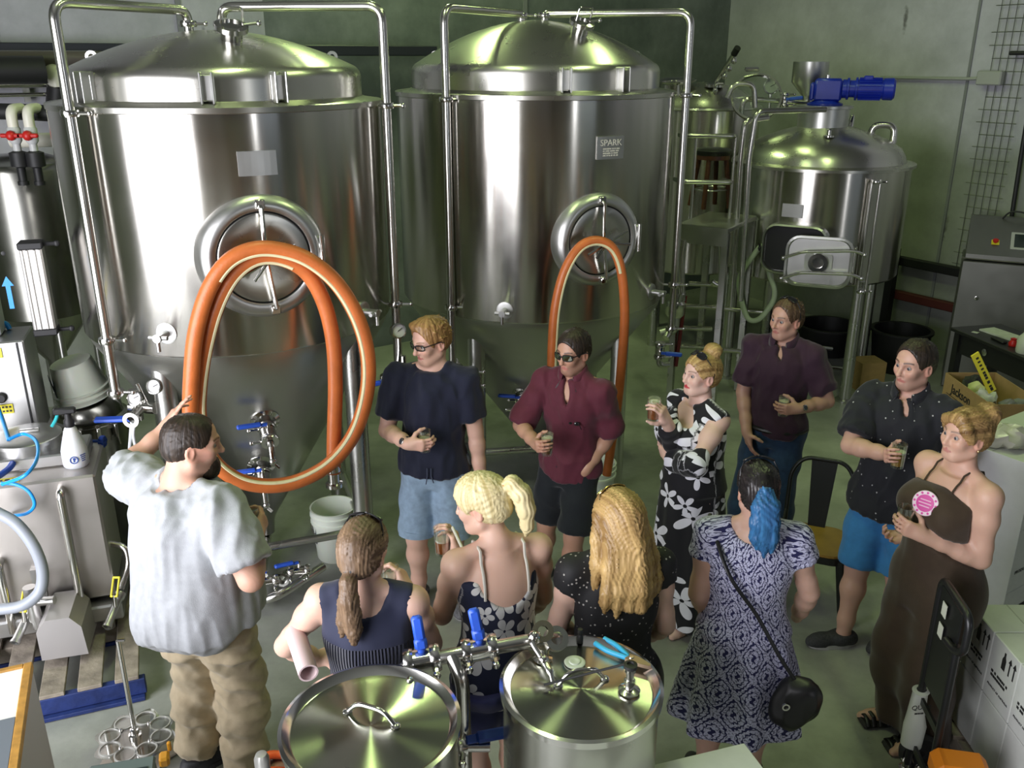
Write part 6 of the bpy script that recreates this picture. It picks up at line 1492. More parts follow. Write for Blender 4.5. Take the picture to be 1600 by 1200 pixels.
for sd in (1, -1): m = MB(); m.tube(over_shoulder(p, sd*.078, D(185), D(28), 20), .005, 6); m.build('shoulder_strap', M_brown, p.root)
hv = skull_hair(p.h, .016, .064, -.080, .006); hv.ell(p.h.w(.0, -.095, .095), A3((.060, .055, .055))*p.h.s, p.h.R, .02); hv.ell(p.h.w(.03, -.13, .075), A3((.04, .035, .045))*p.h.s, p.h.R, .015); hv.chain([p.h.w(-.03, .07, .10), p.h.w(-.07, .065, .05), p.h.w(-.078, .03, -.005)], [.018, .020, .008], .02); hv.chain([p.h.w(-.02, .07, .10), p.h.w(.05, .075, .07), p.h.w(.078, .04, .0)], [.018, .018, .008], .02)
hair_obj(p, hv, M_bunhair, 'hair', .0022, 'back')
for sd in (1, -1): m = MB(); m.ball(p.h.w(sd*.082, -.006, -.046), .006, 8); m.build('earring', M_gold, p.root)
for sd in (1, -1):
    a = p.ank[sd]; c = A3((a[0], a[1], .0)); fd = n3(A3((sin(p.fphi), -cos(p.fphi), 0))); sdv = np.cross(fd, [0, 0, 1.]); B = Matrix((sdv, fd, (0, 0, 1))).transposed(); m = MB(); m.box(c+fd*.06+A3((0, 0, .014)), (.088, .26, .026), B, .012); m.box(c-fd*.045+A3((0, 0, .03)), (.06, .06, .05), B, .01); m.build('sandal_sole', M_blacksole, p.root)
    m = MB()
    for q, z in ((.165, .045), (.135, .058), (.10, .07), (.06, .082)): m.tube([c+fd*q+sdv*.045+A3((0, 0, .02)), c+fd*q+sdv*.02+A3((0, 0, z)), c+fd*q-sdv*.02+A3((0, 0, z)), c+fd*q-sdv*.045+A3((0, 0, .02))], .011, 6, flat=.5)
    m.build('sandal_strap', M_strapleather, p.root)
P11 = p
# ------------------------------------------------------------------ bottling machine and pallet at the left
M_sheet = steel('brushed_sheet', (.50, .47, .44), .42, 0, .05); M_sheet2 = steel('grey_sheet', (.46, .46, .45), .38, 0, .05)
M_yellow = plain('yellow_sticker', srgb(236, 222, 60), .5, noise=.04); M_tubeblue = plain('blue_tube', srgb(30, 150, 235), .3); M_tubenavy = plain('navy_tube', srgb(25, 80, 200), .35)
M_greyhose = plain('grey_hose', (.34, .37, .42), .35); M_palewhite = plain('white_plastic', (.70, .74, .70), .4, sss=0); M_pvc = plain('cream_pvc', (.70, .68, .58), .4)
O = P(148, 742, 4.25); ex, ey = Vector((.95, .31, 0)).normalized(), Vector((-.31, .95, 0)).normalized(); BM = Matrix((ex, ey, up)).transposed(); zt = O.z
def L(x, y, z=0): return Vector((O.x, O.y, 0))+ex*x+ey*y+up*z
t = thing('bottling_machine', L(-.55, .25, .14), 'stainless bottling machine with a round lid on its flat top, at the left edge', 'machine')
m = MB(); m.box(L(-.55, .24, (zt+.34)/2), (1.10, .48, zt-.34), BM, .012); m.build('cabinet', M_sheet, t)
m = MB(); m.box(L(-.55, .24, .27), (1.16, .60, .10), BM, .01); m.build('base_frame', M_sheet2, t)
for x, y in ((-.06, .0), (-1.0, .0), (-.06, .46), (-1.0, .46)): m = MB(); m.cyl(L(x, y, .145), L(x, y, .24), .03, 12); m.build('foot', M_satin, t)
m = MB(); m.box(L(-.30, .30, zt+.035), (.50, .26, .07), BM, .008); m.build('top_plinth', M_sheet2, t)
lc = PZ(45, 700, zt+.06); lc = Vector((lc.x, lc.y, zt)); m = MB(); m.lathe([(.165, 0), (.165, .11), (.178, .115), (.178, .135), (.172, .14), (.12, .15), (0, .155)], lc, seg=40); m.build('round_lid', M_sheet2, t)
m = MB(); q = lc+up*.15; m.box(q+ex*.02+up*.012, (.10, .022, .02), BM, .004); m.build('lid_handle', M_steel, t)
def sticker(c, w, h, ex_, ey_, parent, lines=2, mat=None):
    ex_ = Vector(ex_).normalized(); ey_ = Vector(ey_).normalized(); ez = ex_.cross(ey_); R = Matrix((ex_, ey_, ez)).transposed(); m = MB(); m.box(Vector(c)+ez*.0015, (w, h, .003), R); s = m.build('warning_sticker', mat or M_yellow, parent)
    for k in range(lines):
        for j in range(5):
            m = MB(); m.box(Vector(c)+ez*.0035+ex_*(w*(-.36+.18*j))+ey_*(h*(.22-.44*k if lines > 1 else 0)), (w*.12, h*(.20 if lines > 1 else .35), .001), R); m.build('sticker_mark', M_ink, s)
    return s
sticker(L(-.46, .065, zt+.001), .19, .055, ex, ey, t, 1)
for x, z0, z1 in ((-.17, .30, zt-.06), (-.52, .25, .66)):
    m = MB(); m.tube(bend([L(x, .0, z1), L(x, -.055, z1), L(x, -.055, z0)], .04), .021, 12); m.build('drain_tube', M_pipe, t)
m = MB(); m.box(L(-.36, -.012, .50), (.06, .03, .18), BM); m.build('bracket', M_sheet2, t)
m = MB(); m.box(L(-.62, .0, .45), (.004, .012, .3), BM); m.build('door_gap', M_black, t)
# control column with stickers behind the lid
cq = PZ(66, 684, zt); cl = Vector((cq.x, cq.y, 0)); 
def K(x, y, z=0): return cl+ex*x+ey*y+up*z
ztop = P(64, 532, (K(0, 0).y)).z
m = MB(); m.box(K(-.30, .16, (zt+ztop)/2), (.60, .32, ztop-zt), BM, .008); m.build('control_column', M_sheet2, t)
m = MB(); m.box(K(-.035, -.003, (zt+ztop)/2), (.008, .01, ztop-zt-.02), BM); m.build('door_gap', M_black, t)
sticker(K(-.20, -.004, ztop-.06), .17, .055, ex, up, t); sticker(K(-.165, -.004, zt+.20), .10, .055, ex, up, t)
m = MB(); m.lathe([(.03, 0), (.03, .012), (.022, .02), (0, .02)], K(-.165, -.004, zt+.27), -ey, 20); m.build('round_button', M_black, t)
# valve hand wheel
m = MB(); q = PZ(152, 690, zt-.0)+up*.0
for a in range(6): m.box(q+Vector((.03, 0, .0))+Vector((0, cos(a*pi/3)*.02, sin(a*pi/3)*.02)), (.03, .03, .03), Matrix.Rotation(a*pi/3, 3, 'X'), .006)
m.cyl(q-Vector((.05, 0, 0)), q+Vector((.03, 0, 0)), .012, 10); m.build('blue_knob', M_blue, t)
# upper box with the blue arrow and the aluminium bar
ub = K(-.33, .20, ztop); ztb = P(22, 398, ub.y).z
t2 = thing('lift_housing', ub, 'pale grey upright housing with a blue upward arrow above the machine', 'machine')
m = MB(); m.box(ub+up*(ztb-ztop)/2, (.40, .16, ztb-ztop), BM, .01); m.build('housing', plain('pale_grey_paint', (.50, .52, .54), .45), t2)
m = MB(); m.box(ub+ex*.14-ey*.078+up*(ztb-ztop-.10), (.3, .006, .2), BM); pa = P(14, 455, (ub-ey*.085).y); pa = on_plane(14, 455, ub-ey*.083, ey)
m = MB(); m.prism([(-.012, -.10), (.012, -.10), (.012, .03), (.030, .03), (0, .085), (-.030, .03), (-.012, .03)], pa, ex, up, .002); m.build('arrow_mark', M_tubeblue, t2)
m = MB(); m.lathe([(.012, 0), (0, .004)], on_plane(5, 396, ub-ey*.083, ey), -ey, 12); m.build('screw', M_black, t2)
bb = K(-.01, .16, ztop); zb2 = P(44, 378, bb.y).z; pt, pb = P(44, 380, bb.y), P(62, 486, bb.y); bb.x = pb.x+.02
t3_ = thing('aluminium_actuator', bb, 'ribbed aluminium actuator bar standing beside the arrow housing', 'actuator'); hB = zb2-ztop
m = MB(); m.box(bb+up*(hB/2), (.115, .10, hB-.06), BM, .006); m.build('bar', plain('aluminium_bar', (.55, .53, .50), .4, .6), t3_)
for s_ in (-.05, -.02, .02, .05): m = MB(); m.box(bb+ex*s_*.9-ey*.052+up*(hB/2), (.012, .012, hB-.07), BM, .003); m.build('rib', plain('aluminium_rib', (.66, .64, .61), .35, .6), t3_)
for z in (.015, hB-.015): m = MB(); m.box(bb+up*z, (.125, .11, .04), BM, .006); m.cyl(bb+up*z+ex*.06, bb+up*z+ex*.13, .012, 8); m.ball(bb+up*z+ex*.13, .018, 8); m.build('end_cap', M_black, t3_)
# blue and grey hoses
def tubething(name, label, pts, r, mat): return solid(name, MB().tube(spline(pts, 7), r, 10), mat, label, 'hose')
zs_ = zt+.20
b0 = [PZ(-14, 610, zs_+.1), PZ(2, 650, zs_), PZ(14, 688, zs_-.05)]
tubething('air_tube', 'short bright blue air tube coming down at the left edge', b0, .011, M_tubeblue)
tubething('air_tube', 'bright blue air tube curled in a loop over the round lid', [PZ(14, 686, zs_+.01), PZ(38, 678, zs_+.02), PZ(57, 690, zs_+.02), PZ(58, 716, zs_+.0), PZ(40, 742, zs_-.02), PZ(4, 757, zs_-.10)], .009, M_tubeblue)
tubething('air_tube', 'bright blue air tube bulging down in front of the cabinet', [P(2, 755, 4.06), P(25, 757, 4.06), P(45, 768, 4.06), P(54, 788, 4.06), P(42, 802, 4.07), P(16, 806, 4.10)], .009, M_tubeblue)
tubething('air_tube', 'thicker dark blue tube beside the round lid', [PZ(24, 716, zt+.05), PZ(14, 732, zt+.05), PZ(-8, 748, zt+.06)], .017, M_tubenavy)
tubething('blue_clip_tube', 'blue tube arching at the foot of the arrow housing', [P(-6, 520, 4.95), P(2, 506, 4.95), P(10, 506, 4.95), P(15, 514, 4.95)], .014, M_tubeblue)
tubething('suction_hose', 'translucent grey hose sweeping down in front of the bottling machine', [P(-8, 799, 3.98), P(25, 818, 3.98), P(52, 852, 3.97), P(66, 890, 3.96), P(62, 924, 3.94), P(35, 946, 3.90), P(-8, 953, 3.88)], .030, M_greyhose)
# spray bottle
b = PZ(120, 726, zt); t = thing('spray_bottle', b, 'white spray bottle with a turquoise trigger on the machine top', 'bottle')
m = MB(); m.lathe([(0, 0), (.060, 0), (.066, .01), (.066, .09), (.056, .13), (.03, .215), (.022, .225), (.022, .235), (0, .235)], b, seg=32); m.build('bottle', plain('white_bottle', (.82, .84, .86), .35, sss=.1), t)
m = MB(); m.lathe([(.024, .225), (.026, .23), (.026, .26), (.018, .27), (.016, .30)], b, seg=20); m.box(b+up*.315-ex*.012, (.11, .034, .035), BM, .008); m.build('spray_head', M_black, t)
m = MB(); m.tube(bend([b-ex*.045+up*.305, b-ex*.06+up*.27, b-ex*.085+up*.235], .03), .009, 8); m.build('trigger', plain('turquoise_plastic', (.03, .42, .45), .35), t)
fr = Vector((.35, -.93, 0)).normalized(); ft = Vector((-fr.y, fr.x, 0)); M_bl = plain('label_blue', (.03, .07, .30), .5)
m = MB(); m.lathe([(.0165, .0), (.0165, .002), (.0215, .002), (.0215, .0)], b+fr*.066+up*.055, fr, 24, closed=True); m.build('label_mark', M_bl, t)
m = MB(); m.prism([(-.004, -.012), (.003, -.012), (.004, 0), (.009, .004), (.005, .013), (-.006, .012), (-.004, .0)], b+fr*.0668+up*.055, ft, up, .001); m.build('label_mark', M_bl, t)
for k in range(4): m = MB(); f2 = (fr*.75+ft*.66).normalized(); m.box(b+f2*.0662+up*(.075-.011*k), (.032-.004*k, .002, .005), Matrix((Vector((-f2.y, f2.x, 0)), f2, up)).transposed()); m.build('label_mark', M_bl, t)
# motor cover, valves and pipe ends on the pallet in front
q0, q1 = P(66, 1034, 3.86), P(138, 1018, 3.92); dx = (q1-q0); dx.z = 0; wq = dx.length; mx_ = dx.normalized(); my_ = Vector((-mx_.y, mx_.x, 0)); zq = .20
prof = [(0, 0), (wq, 0), (wq-.01, .17), (wq-.06, .235), (.05, .235), (.0, .17)]
m = MB(); m.prism(prof, Vector((q0.x, q0.y, zq)), mx_, up, -.27)
t = solid('motor_cover', m, plain('satin_grey_metal', (.46, .44, .43), .42, .5), 'faceted grey metal motor cover standing on the pallet in front', 'cover')
mid = Vector((q0.x, q0.y, 0))+mx_*wq/2
for k, (u, v, Y) in enumerate(((22, 1000, 3.92), (166, 975, 4.05))):
    c = P(u, v, Y); t = thing('pipe_end', c-up*.16, ('open pipe end with a yellow-handled valve at the far left', 'open pipe end with a yellow-handled valve right of the motor cover')[k], 'valve')
    m = MB(); m.lathe([(.018, 0), (.026, 0), (.026, .012), (.022, .02), (.022, .16), (.03, .17), (.03, .20), (.018, .2)], c-up*.02, (.1, .85, .5), 18, closed=True); m.build('pipe_stub', M_satin, t)
    h0 = c+Vector((.02, .10, .12)); m = MB(); m.cyl(c+Vector((.02, .09, .05)), h0, .012, 10); m.build('valve_stem', M_steel, t)
    g = MB(); R_ = basis(Vector((0, -.8, .6)), (0, 0, 1))
    for dx_, dz, w_, h_ in ((-.016, 0, .010, .10), (.016, 0, .010, .10), (0, .05, .042, .012), (0, -.05, .042, .012)): g.box(h0+R_ @ Vector((dx_, dz+.04, 0)), (w_, h_, .012), R_, .003)
    g.build('yellow_handle', M_yellow, t)
    if k: m = MB(); m.tube(bend([c+Vector((.02, .18, .1)), c+Vector((.04, .28, .2)), c+Vector((.03, .30, .30)), c+Vector((-.08, .32, .31))], .06), .018, 10); m.build('riser', M_pipe, t)
c = P(48, 930, 4.0); t = thing('filter_tee', c-up*.30, 'steel tee fitting hanging under the grey hose in front of the machine', 'valve'); m = MB(); m.cyl(c+up*.05, c-up*.15, .032, 14); m.cyl(c-up*.04, c+Vector((.12, -.0, -.03)), .022, 12); m.cyl(c-up*.15, c-up*.2, .022, 12); m.build('tee', M_satin, t)
# pallet
a, b = PZ(62, 1089, .145), PZ(222, 1054, .145); px_ = (b-a); px_.z = 0; Wp = px_.length; px_.normalize(); py_ = Vector((-px_.y, px_.x, 0)); BP = Matrix((px_, py_, up)).transposed()
M_plank = plain('weathered_plank', srgb(150, 140, 126), .85, noise=.35, nscale=9, bump=.4, bscale=30); M_plankblue = plain('blue_painted_board', srgb(30, 48, 104), .6, noise=.3, nscale=12, bump=.3, bscale=30)
t = thing('pallet', Vector((a.x, a.y, 0))+px_*(-.2)+py_*.5, 'blue-edged wooden pallet under the bottling machine', 'pallet'); a0 = Vector((a.x, a.y, 0))-px_*.62
for k in range(8):
    x = Wp+.62-.075-k*.175; m = MB(); m.box(a0+px_*x+py_*.60+up*.132, (.115, 1.20, .022), BP, .003); m.build('plank', M_plank, t)
for y in (.02, .58, 1.16):
    m = MB(); m.box(a0+px_*(Wp+.62)/2+py_*y+up*.075, (Wp+.64, .045 if y < .1 else .09, .092), BP, .004); m.build('bearer', M_plankblue if y < .1 else M_plank, t)
for y in (.02, .58, 1.16): m = MB(); m.box(a0+px_*(Wp+.62)/2+py_*y+up*.015, (Wp+.62, .10, .022), BP, .003); m.build('bottom_board', M_plankblue, t)
# dark kettle with an upturned bucket on its lid
kc = P(142, 668, 5.25); kc = Vector((kc.x, kc.y, 0)); t = thing('keg_kettle', kc, 'dark domed steel kettle with clips round its rim, behind the machine', 'kettle'); M_darksteel = steel('dark_steel', (.30, .30, .27), .22, 0, .05); zk = P(142, 672, 5.05).z
m = MB(); m.lathe([(0, .02), (.2, .02), (.225, .05), (.225, zk-.02), (.245, zk-.01), (.245, zk+.01), (.22, zk+.015)], kc, seg=48); m.build('drum', M_darksteel, t)
m = MB(); m.lathe([(.235, zk+.012), (.235, zk+.03), (.21, zk+.04), (.20, zk+.09), (.15, zk+.15), (.08, zk+.18), (0, zk+.185)], kc, seg=48); m.build('domed_lid', M_darksteel, t)
for k in range(6):
    a = -pi/2+(k-2.5)*.42; d = Vector((cos(a), sin(a), 0)); m = MB(); m.box(kc+d*.25+up*(zk-.03), (.03, .025, .09), Matrix((d, up.cross(d), up)).transposed(), .004); m.tube([kc+d*.26+up*(zk-.05), kc+d*.275+up*(zk-.12)], .006, 6); m.build('clip', M_steel, t)
def bucket(name, base, axis, r0, r1, hgt, label, mat, open_=True, label_box=None):
    t = thing(name, base, label, 'bucket', None); ax = Vector(axis).normalized()
    pr = [(0, 0), (r0*.95, 0), (r0, .01), (r0+(r1-r0)*.72, hgt*.72), (r1*1.03, hgt*.73), (r1*1.03, hgt*.77), (r0+(r1-r0)*.8, hgt*.78), (r1*.985, hgt*.86), (r1*1.04, hgt*.87), (r1*1.04, hgt*.90), (r1, hgt*.91), (r1*1.0, hgt*.985), (r1*1.03, hgt), (r1*.96, hgt), (r0*.95, .012), (0, .012)]
    m = MB(); m.lathe(pr, base, ax, 40); m.build('pail', mat, t); return t
bk = P(153, 622, 5.15); M_pail = plain('translucent_pail', (.78, .83, .68), .4, sss=.15)
bt_ = kc+Vector((.015, -.03, zk+.155)); ax_ = Vector((-.16, -.12, .97)).normalized(); hB = .25
t = bucket('upturned_bucket', bt_+ax_*hB, -ax_, .125, .165, hB, 'pale bucket turned upside down on the dark kettle lid', M_pail)
s_ = Vector((-.85, -.5, 0)).normalized(); s_ = (s_-ax_*s_.dot(ax_)).normalized(); m = MB(); m.box(bt_+ax_*.13+s_*.147, (.10, .004, .13), Matrix((ax_.cross(s_), s_, ax_)).transposed()); pb_ = m.build('dark_label', plain('slate_label', (.05, .06, .08), .5), t)
# dark lagged vessel and its fittings at the left edge
vc = P(56, 400, 6.9); vc = Vector((vc.x, vc.y, 0)); t = thing('bright_tank', vc, 'dark narrow steel tank standing behind the machine at the left', 'tank'); zv1 = P(60, 262, 6.5).z; zv0 = P(80, 505, 6.5).z
m = MB(); m.lathe([(.37, zv0), (.37, zv1-.05), (.35, zv1), (.2, zv1+.05), (0, zv1+.06)], vc, seg=64); m.build('shell', steel('dark_shell', (.30, .30, .27), .2, .7, .02), t)
m = MB(); m.lathe([(.365, zv0+.002), (.06, zv0-.42), (.05, zv0-.55)], vc, seg=48); m.build('cone', M_darksteel, t)
for th in (.6, 2.2, 3.8, 5.4): q = vc+Vector((cos(th)*.33, sin(th)*.33, 0)); m = MB(); m.cyl(q, q+up*zv0, .03, 12); m.build('leg', M_leg, t)
# pvc drops with red taps
for k, (u0, u1) in enumerate(((17, 24), (43, 55))):
    Yp = 6.15; c0 = P(u0, 178, Yp); f = lambda v: c0+Vector((0, 0, P(u0, v, Yp).z-c0.z))
    t = thing('tap_drop', f(285), ('left', 'right')[k]+' one of two cream plastic pipe drops with red taps', 'pipe')
    m = MB(); m.tube(bend([c0+Vector((-.0, .14, .03)), c0+Vector((0, 0, .03)), f(200)], .06), .034, 12); m.build('elbow', M_pvc, t)
    m = MB(); m.lathe([(.026, 0), (.04, .02), (.042, .10), (.026, .12)], f(225), seg=16); m.cyl(f(236), f(205), .026, 12); m.build('tap_body', plain('grey_pvc', (.52, .53, .52), .4), t)
    m = MB(); m.box(f(211)-Vector((0, .05, 0)), (.14, .03, .028), None, .008); m.ball(f(211)-Vector((0, .05, 0)), .034, 10); m.build('tap_handle', M_red, t)
    m = MB(); m.lathe([(.03, 0), (.058, .01), (.058, .10), (.03, .11)], f(262), seg=12); m.cyl(f(262), f(285), .028, 12); m.cyl(f(283), f(289), .036, 12); m.build('union_block', M_black, t)
pipes('lagged_pipe', 'black foam-lagged pipe running level at the left above the red taps', [[P(-40, 173, 6.32), P(40, 175, 6.32), P(92, 178, 6.32)]], .055, M_black)
pipes('gutter_pipe', 'pale horizontal pipe behind the cream plastic taps', [[P(18, 220, 6.5), P(95, 218, 6.5)]], .05, M_pvc)
# pipe rack on the wall
M_darkbeam = plain('dark_beam', (.02, .022, .035), .5)
def wallbar(name, label, u0, u1, v, off, h, mat, cat='pipe', rnd=True):
    a, b = on_back(u0, v, off), on_back(u1, v, off); b.z = a.z
    m = MB()
    if rnd: m.tube([a, b], h/2, 12)
    else: m.box((a+b)/2, ((b-a).length, h, h), Matrix((RA, RB, up)).transposed(), .008)
    return solid(name, m, mat, label, cat)
wallbar('wall_beam', 'dark horizontal beam high on the wall at the left, topmost of the rails', -60, 680, 76, .15, .10, M_darkbeam, 'beam', False)
for v, h, mt, lb, u1 in ((82, .04, M_pipe, 'thin bright rail just under the dark beam', 150), (92, .13, plain('brown_pipe', (.10, .085, .075), .4), 'brown-grey pipe under the dark beam', 160), (119, .035, M_pipe, 'thin bright rail level with the black pipe end', 150), (133, .06, M_pipe, 'steel pipe below the thin bright rail', 150), (150, .035, M_pipe, 'lowest bright rail on the wall at the left', 150)):
    wallbar('wall_rail', lb, -60, u1, v, .22, h, mt, 'rail')
for u in (36, 88):
    a = on_back(u, 80, .1); b = on_back(u, 150, .1); solid('rail_bracket', MB().box((a+b)/2, (.05, .04, (a-b).z+.1), Matrix((RA, RB, up)).transposed()), M_satin, ('left', 'right')[u > 50]+' upright bracket carrying the wall rails', 'bracket')
wallbar('duct_pipe', 'thick black pipe with a square-cut end on the wall rails', -60, 70, 110, .40, .22, M_black)
a = P(80, 113, 8.0); t = thing('elbow_pipe', P(86, 165, 8.0), 'cream elbow on a black upright pipe at the left of the big fermenter', 'pipe'); m = MB(); m.tube(bend([a+Vector((-.06, .12, .02)), a+Vector((0.02, 0, .02)), a+Vector((.03, 0, -.12))], .08), .062, 12); m.build('elbow', M_pvc, t); m = MB(); m.cyl(a+Vector((.035, 0, -.12)), P(88, 170, 8.0), .085, 14); m.build('black_upright', M_black, t)
# white buckets
b = PZ(520, 884, 0)+Vector((0, .14, 0)); M_pailw = plain('white_pail', (.78, .83, .72), .4, sss=.1)
t = bucket('bucket', b, (0, 0, 1), .125, .148, .37, 'white open bucket under the end of the coiled orange hose', M_pailw)
m = MB(); c_ = b+up*.20; m.box(c_+Vector((-.118, -.066, 0)), (.06, .004, .13), rz(-1.05)); m.build('dark_label', plain('slate_label', (.05, .06, .08), .5), t)
m = MB(); m.tube(arc(b+up*.255, (1, 0, 0), (0, -.8, -.6), .152, 0, pi, 16), .004, 6); m.build('bail_handle', M_pipe, t)
b = PZ(930, 800, 0)+Vector((0, .1, 0)); t = bucket('bucket', b, (0, 0, 1), .125, .15, .36, 'second white bucket behind the man in maroon, by the fermenter leg', M_pailw)
# ------------------------------------------------------------------ two lidded kettles in the foreground
M_lid = steel('spun_lid', (.50, .51, .44), .19, 1.0, .008, rot=.25); M_pot = steel('pot_wall', (.52, .52, .48), .25, .7, .03)
def pot(c, R, zt, label):
    c = Vector((c[0], c[1], 0)); t = thing('lidded_kettle', Vector((c.x, c.y, 0)), label, 'kettle', 'lidded kettles in front')
    m = MB(); m.lathe([(0, .55), (R-.02, .55), (R-.005, .565), (R-.005, zt-.02), (R-.012, zt-.015)], c, seg=80); m.build('pot', M_pot, t)
    m = MB(); m.lathe([(R-.004, zt-.025), (R+.006, zt-.02), (R+.008, zt+.004), (R-.004, zt+.008), (R-.022, zt-.012), (R-.03, zt-.016)], c, seg=80); m.build('rolled_rim', M_steel, t)
    m = MB(); m.lathe([(R-.028, zt-.015), (R*.5, zt-.012), (0, zt-.010)], c, seg=80); m.build('lid', M_lid, t)
    for k in range(3):
        a = k*2*pi/3+.5; q = c+Vector((cos(a), sin(a), 0))*(R*.75); m = MB(); m.cyl(q, q+up*.555, .03, 14); m.build('leg', M_leg, t)
    return t, c
k1, c1 = pot(P(579, 1128, 2.19), .268, 1.25, 'left of the two lidded kettles in front, with a plain wire handle')
k2, c2 = pot(P(908, 1070, 2.36), .256, 1.25, 'right of the two lidded kettles in front, with tools lying on its lid')
def wire_handle(a, b, hgt, parent, r=.008):
    a, b = Vector(a), Vector(b); d = b-a; m = MB(); m.tube(bend([a, a+d*.22+up*hgt, a+d*.78+up*hgt, b], .05), r, 10); m.ball(a+up*.003, .016, 8, (1, 1, .4)); m.ball(b+up*.003, .016, 8, (1, 1, .4)); m.build('lid_handle', M_steel, parent)
wire_handle(PZ(543, 1112, 1.24), PZ(618, 1135, 1.24), .045, k1); wire_handle(PZ(872, 1072, 1.24), PZ(945, 1061, 1.24), .05, k2)
zl = 1.241
g = PZ(898, 1036, zl); t = thing('rubber_seal', g, 'white rubber seal lying flat on the right kettle lid', 'seal'); m = MB(); m.lathe([(0, 0), (.034, 0), (.036, .004), (.032, .007), (.020, .006), (.018, .010), (.008, .011), (0, .008)], g, seg=32); m.build('disc', plain('white_silicone', (.72, .78, .66), .4), t)
# black dipstick across the lid and the valve post carrying it
q = PZ(983, 1080, zl); t = thing('air_lock_post', q, 'small steel and black post on the right kettle lid', 'fitting')
m = MB(); m.lathe([(.034, 0), (.036, .006), (.022, .012), (.014, .014), (.014, .03), (0, .03)], q, seg=24); m.build('post_base', M_steel, t); m = MB(); m.lathe([(.016, .028), (.018, .03), (.018, .045), (.013, .047), (.013, .075), (.018, .077), (.018, .095), (0, .095)], q, seg=20); m.build('post_body', M_steel, t)
m = MB(); m.lathe([(.022, .092), (.022, .104), (.012, .106), (.010, .100), (0, .1)], q, seg=20); m.build('black_ring', M_black, t)
a = PZ(850, 1070, zl+.012); solid('black_rod', MB().tube([q+up*.100+Vector((-.02, 0, .004)), a], .0042, 8), M_black, 'thin black rod leaning from the post across the right kettle lid', 'rod')
# valve with ring and curved spout
q = PZ(848, 1030, zl); t = thing('racking_valve', q, 'chromed tap with a round ferrule standing on the right kettle lid', 'valve')
m = MB(); m.lathe([(.03, 0), (.033, .005), (.02, .01), (.02, .05), (0, .05)], q, seg=20); rg = q+Vector((0, .03, .09)); m.build('tap_base', M_steel, t)
m = MB(); m.lathe([(.018, -.012), (.036, -.012), (.036, .012), (.018, .012)], rg, (.1, -.75, .65), 24, closed=True); m.build('ferrule', plain('brass_tint_ring', (.55, .52, .36), .25, 1.0), t)
m = MB(); m.lathe([(.022, -.012), (.042, -.012), (.042, .012), (.022, .012)], rg+Vector((.045, .0, -.03)), (.3, -.6, .7), 24, closed=True); m.build('clamp', M_satin, t)
m = MB(); m.tube(spline([rg+Vector((-.02, -.02, 0)), rg+Vector((-.035, -.05, -.01)), q+Vector((.0, -.07, .045)), q+Vector((.02, -.11, .03)), q+Vector((.028, -.135, .012))], 5), [.010]*10+[.013]*6+[.008]*5, 10); m.ball(rg+Vector((-.03, -.03, .0)), .022, 10); m.ball(q+Vector((0, -.07, .05)), .018, 10); m.build('spout', M_steel, t)
q = PZ(906, 1004, zl+.004); solid('black_bung', MB().lathe([(.008, 0), (.011, .004), (.011, .028), (.007, .034), (.009, .04), (.009, .055), (0, .056)], q, seg=16), M_black, 'small black bung standing at the far rim of the right kettle lid', 'bung')
# pliers
a, b, hd_ = PZ(930, 1005, zl+.012), PZ(944, 998, zl+.012), PZ(1018, 1043, zl+.016); M_cyan = plain('cyan_grip', srgb(60, 180, 225), .4); pv = PZ(984, 1029, zl+.014)
t = thing('pliers', pv, 'pliers with cyan grips lying on the right kettle lid', 'pliers')
for p_, bow in ((a, -1), (b, 1)):
    d = (pv-p_); s_ = Vector((-d.y, d.x, 0)).normalized()*bow*.010; m = MB(); m.tube(spline([p_, p_+d*.4+s_, p_+d*.85+s_*.4, pv-d*.06], 5), [.0095]*12+[.0085]*4, 10); m.build('grip', M_cyan, t)
d = (hd_-pv).normalized(); s_ = Vector((-d.y, d.x, 0)); m = MB(); BB = Matrix((d, s_, up)).transposed(); m.prism([(-.01, -.016), (.02, -.019), (.075, -.007), (.08, 0), (.075, .007), (.02, .019), (-.01, .016)], pv-up*.006, d, s_, .013); m.build('jaws', plain('worn_steel', (.42, .30, .22), .4, .8), t)
m = MB(); m.lathe([(.009, 0), (.007, .003), (0, .003)], pv+d*.006+up*.007, seg=14); m.build('rivet', M_steel, t)
# pipe with blue-levered valves behind the kettles
Yp = 2.50; t = thing('valve_pipe', P(710, 1030, Yp)-up*1.2, 'steel pipe run with two upright blue-handled valves between the kettles', 'pipe')
a, b, c, d = P(600, 1078, Yp+.03), P(638, 1037, Yp), P(706, 1024, Yp), P(845, 998, Yp+.06)
m = MB(); m.tube(bend([a, b, c, d], .05), .0245, 16); m.build('cross_pipe', M_pipe, t)
m = MB(); e = P(722, 1062, Yp-.05); m.tube(bend([c, e, Vector((e.x+.01, e.y, .02))], .09), .0255, 14); m.build('down_pipe', M_pipe, t)
dd = (d-b).normalized()
for (u, v, hu, hv) in ((660, 1031, 650, 962), (750, 1015, 739, 951)):
    c_ = on_plane(u, v, b, Vector((-dd.y, dd.x, 0))); m = MB(); m.cyl(c_-dd*.035, c_+dd*.035, .037, 20); m.build('valve_body', M_steel, t)
    for s in (-.045, .045):
        m = MB(); clamp_ring(m, c_+dd*s, dd, .029); m.build('pipe_clamp', M_steel, t)
    h0 = c_+up*.035; top_ = P(hu, hv, Yp+.03); ld = (top_-h0); n_ = ld.normalized()
    m = MB(); sd_ = dd.cross(n_).normalized(); BB = Matrix((n_.cross(sd_), sd_, n_)).transposed(); m.box(h0+ld*.22, (.044, .032, ld.length*.36), BB, .010, .9); m.box(h0+ld*.66, (.038, .026, ld.length*.68), BB, .008, .92); m.cyl(c_, h0+n_*.012, .014, 12); m.build('lever_handle', M_blue, t)
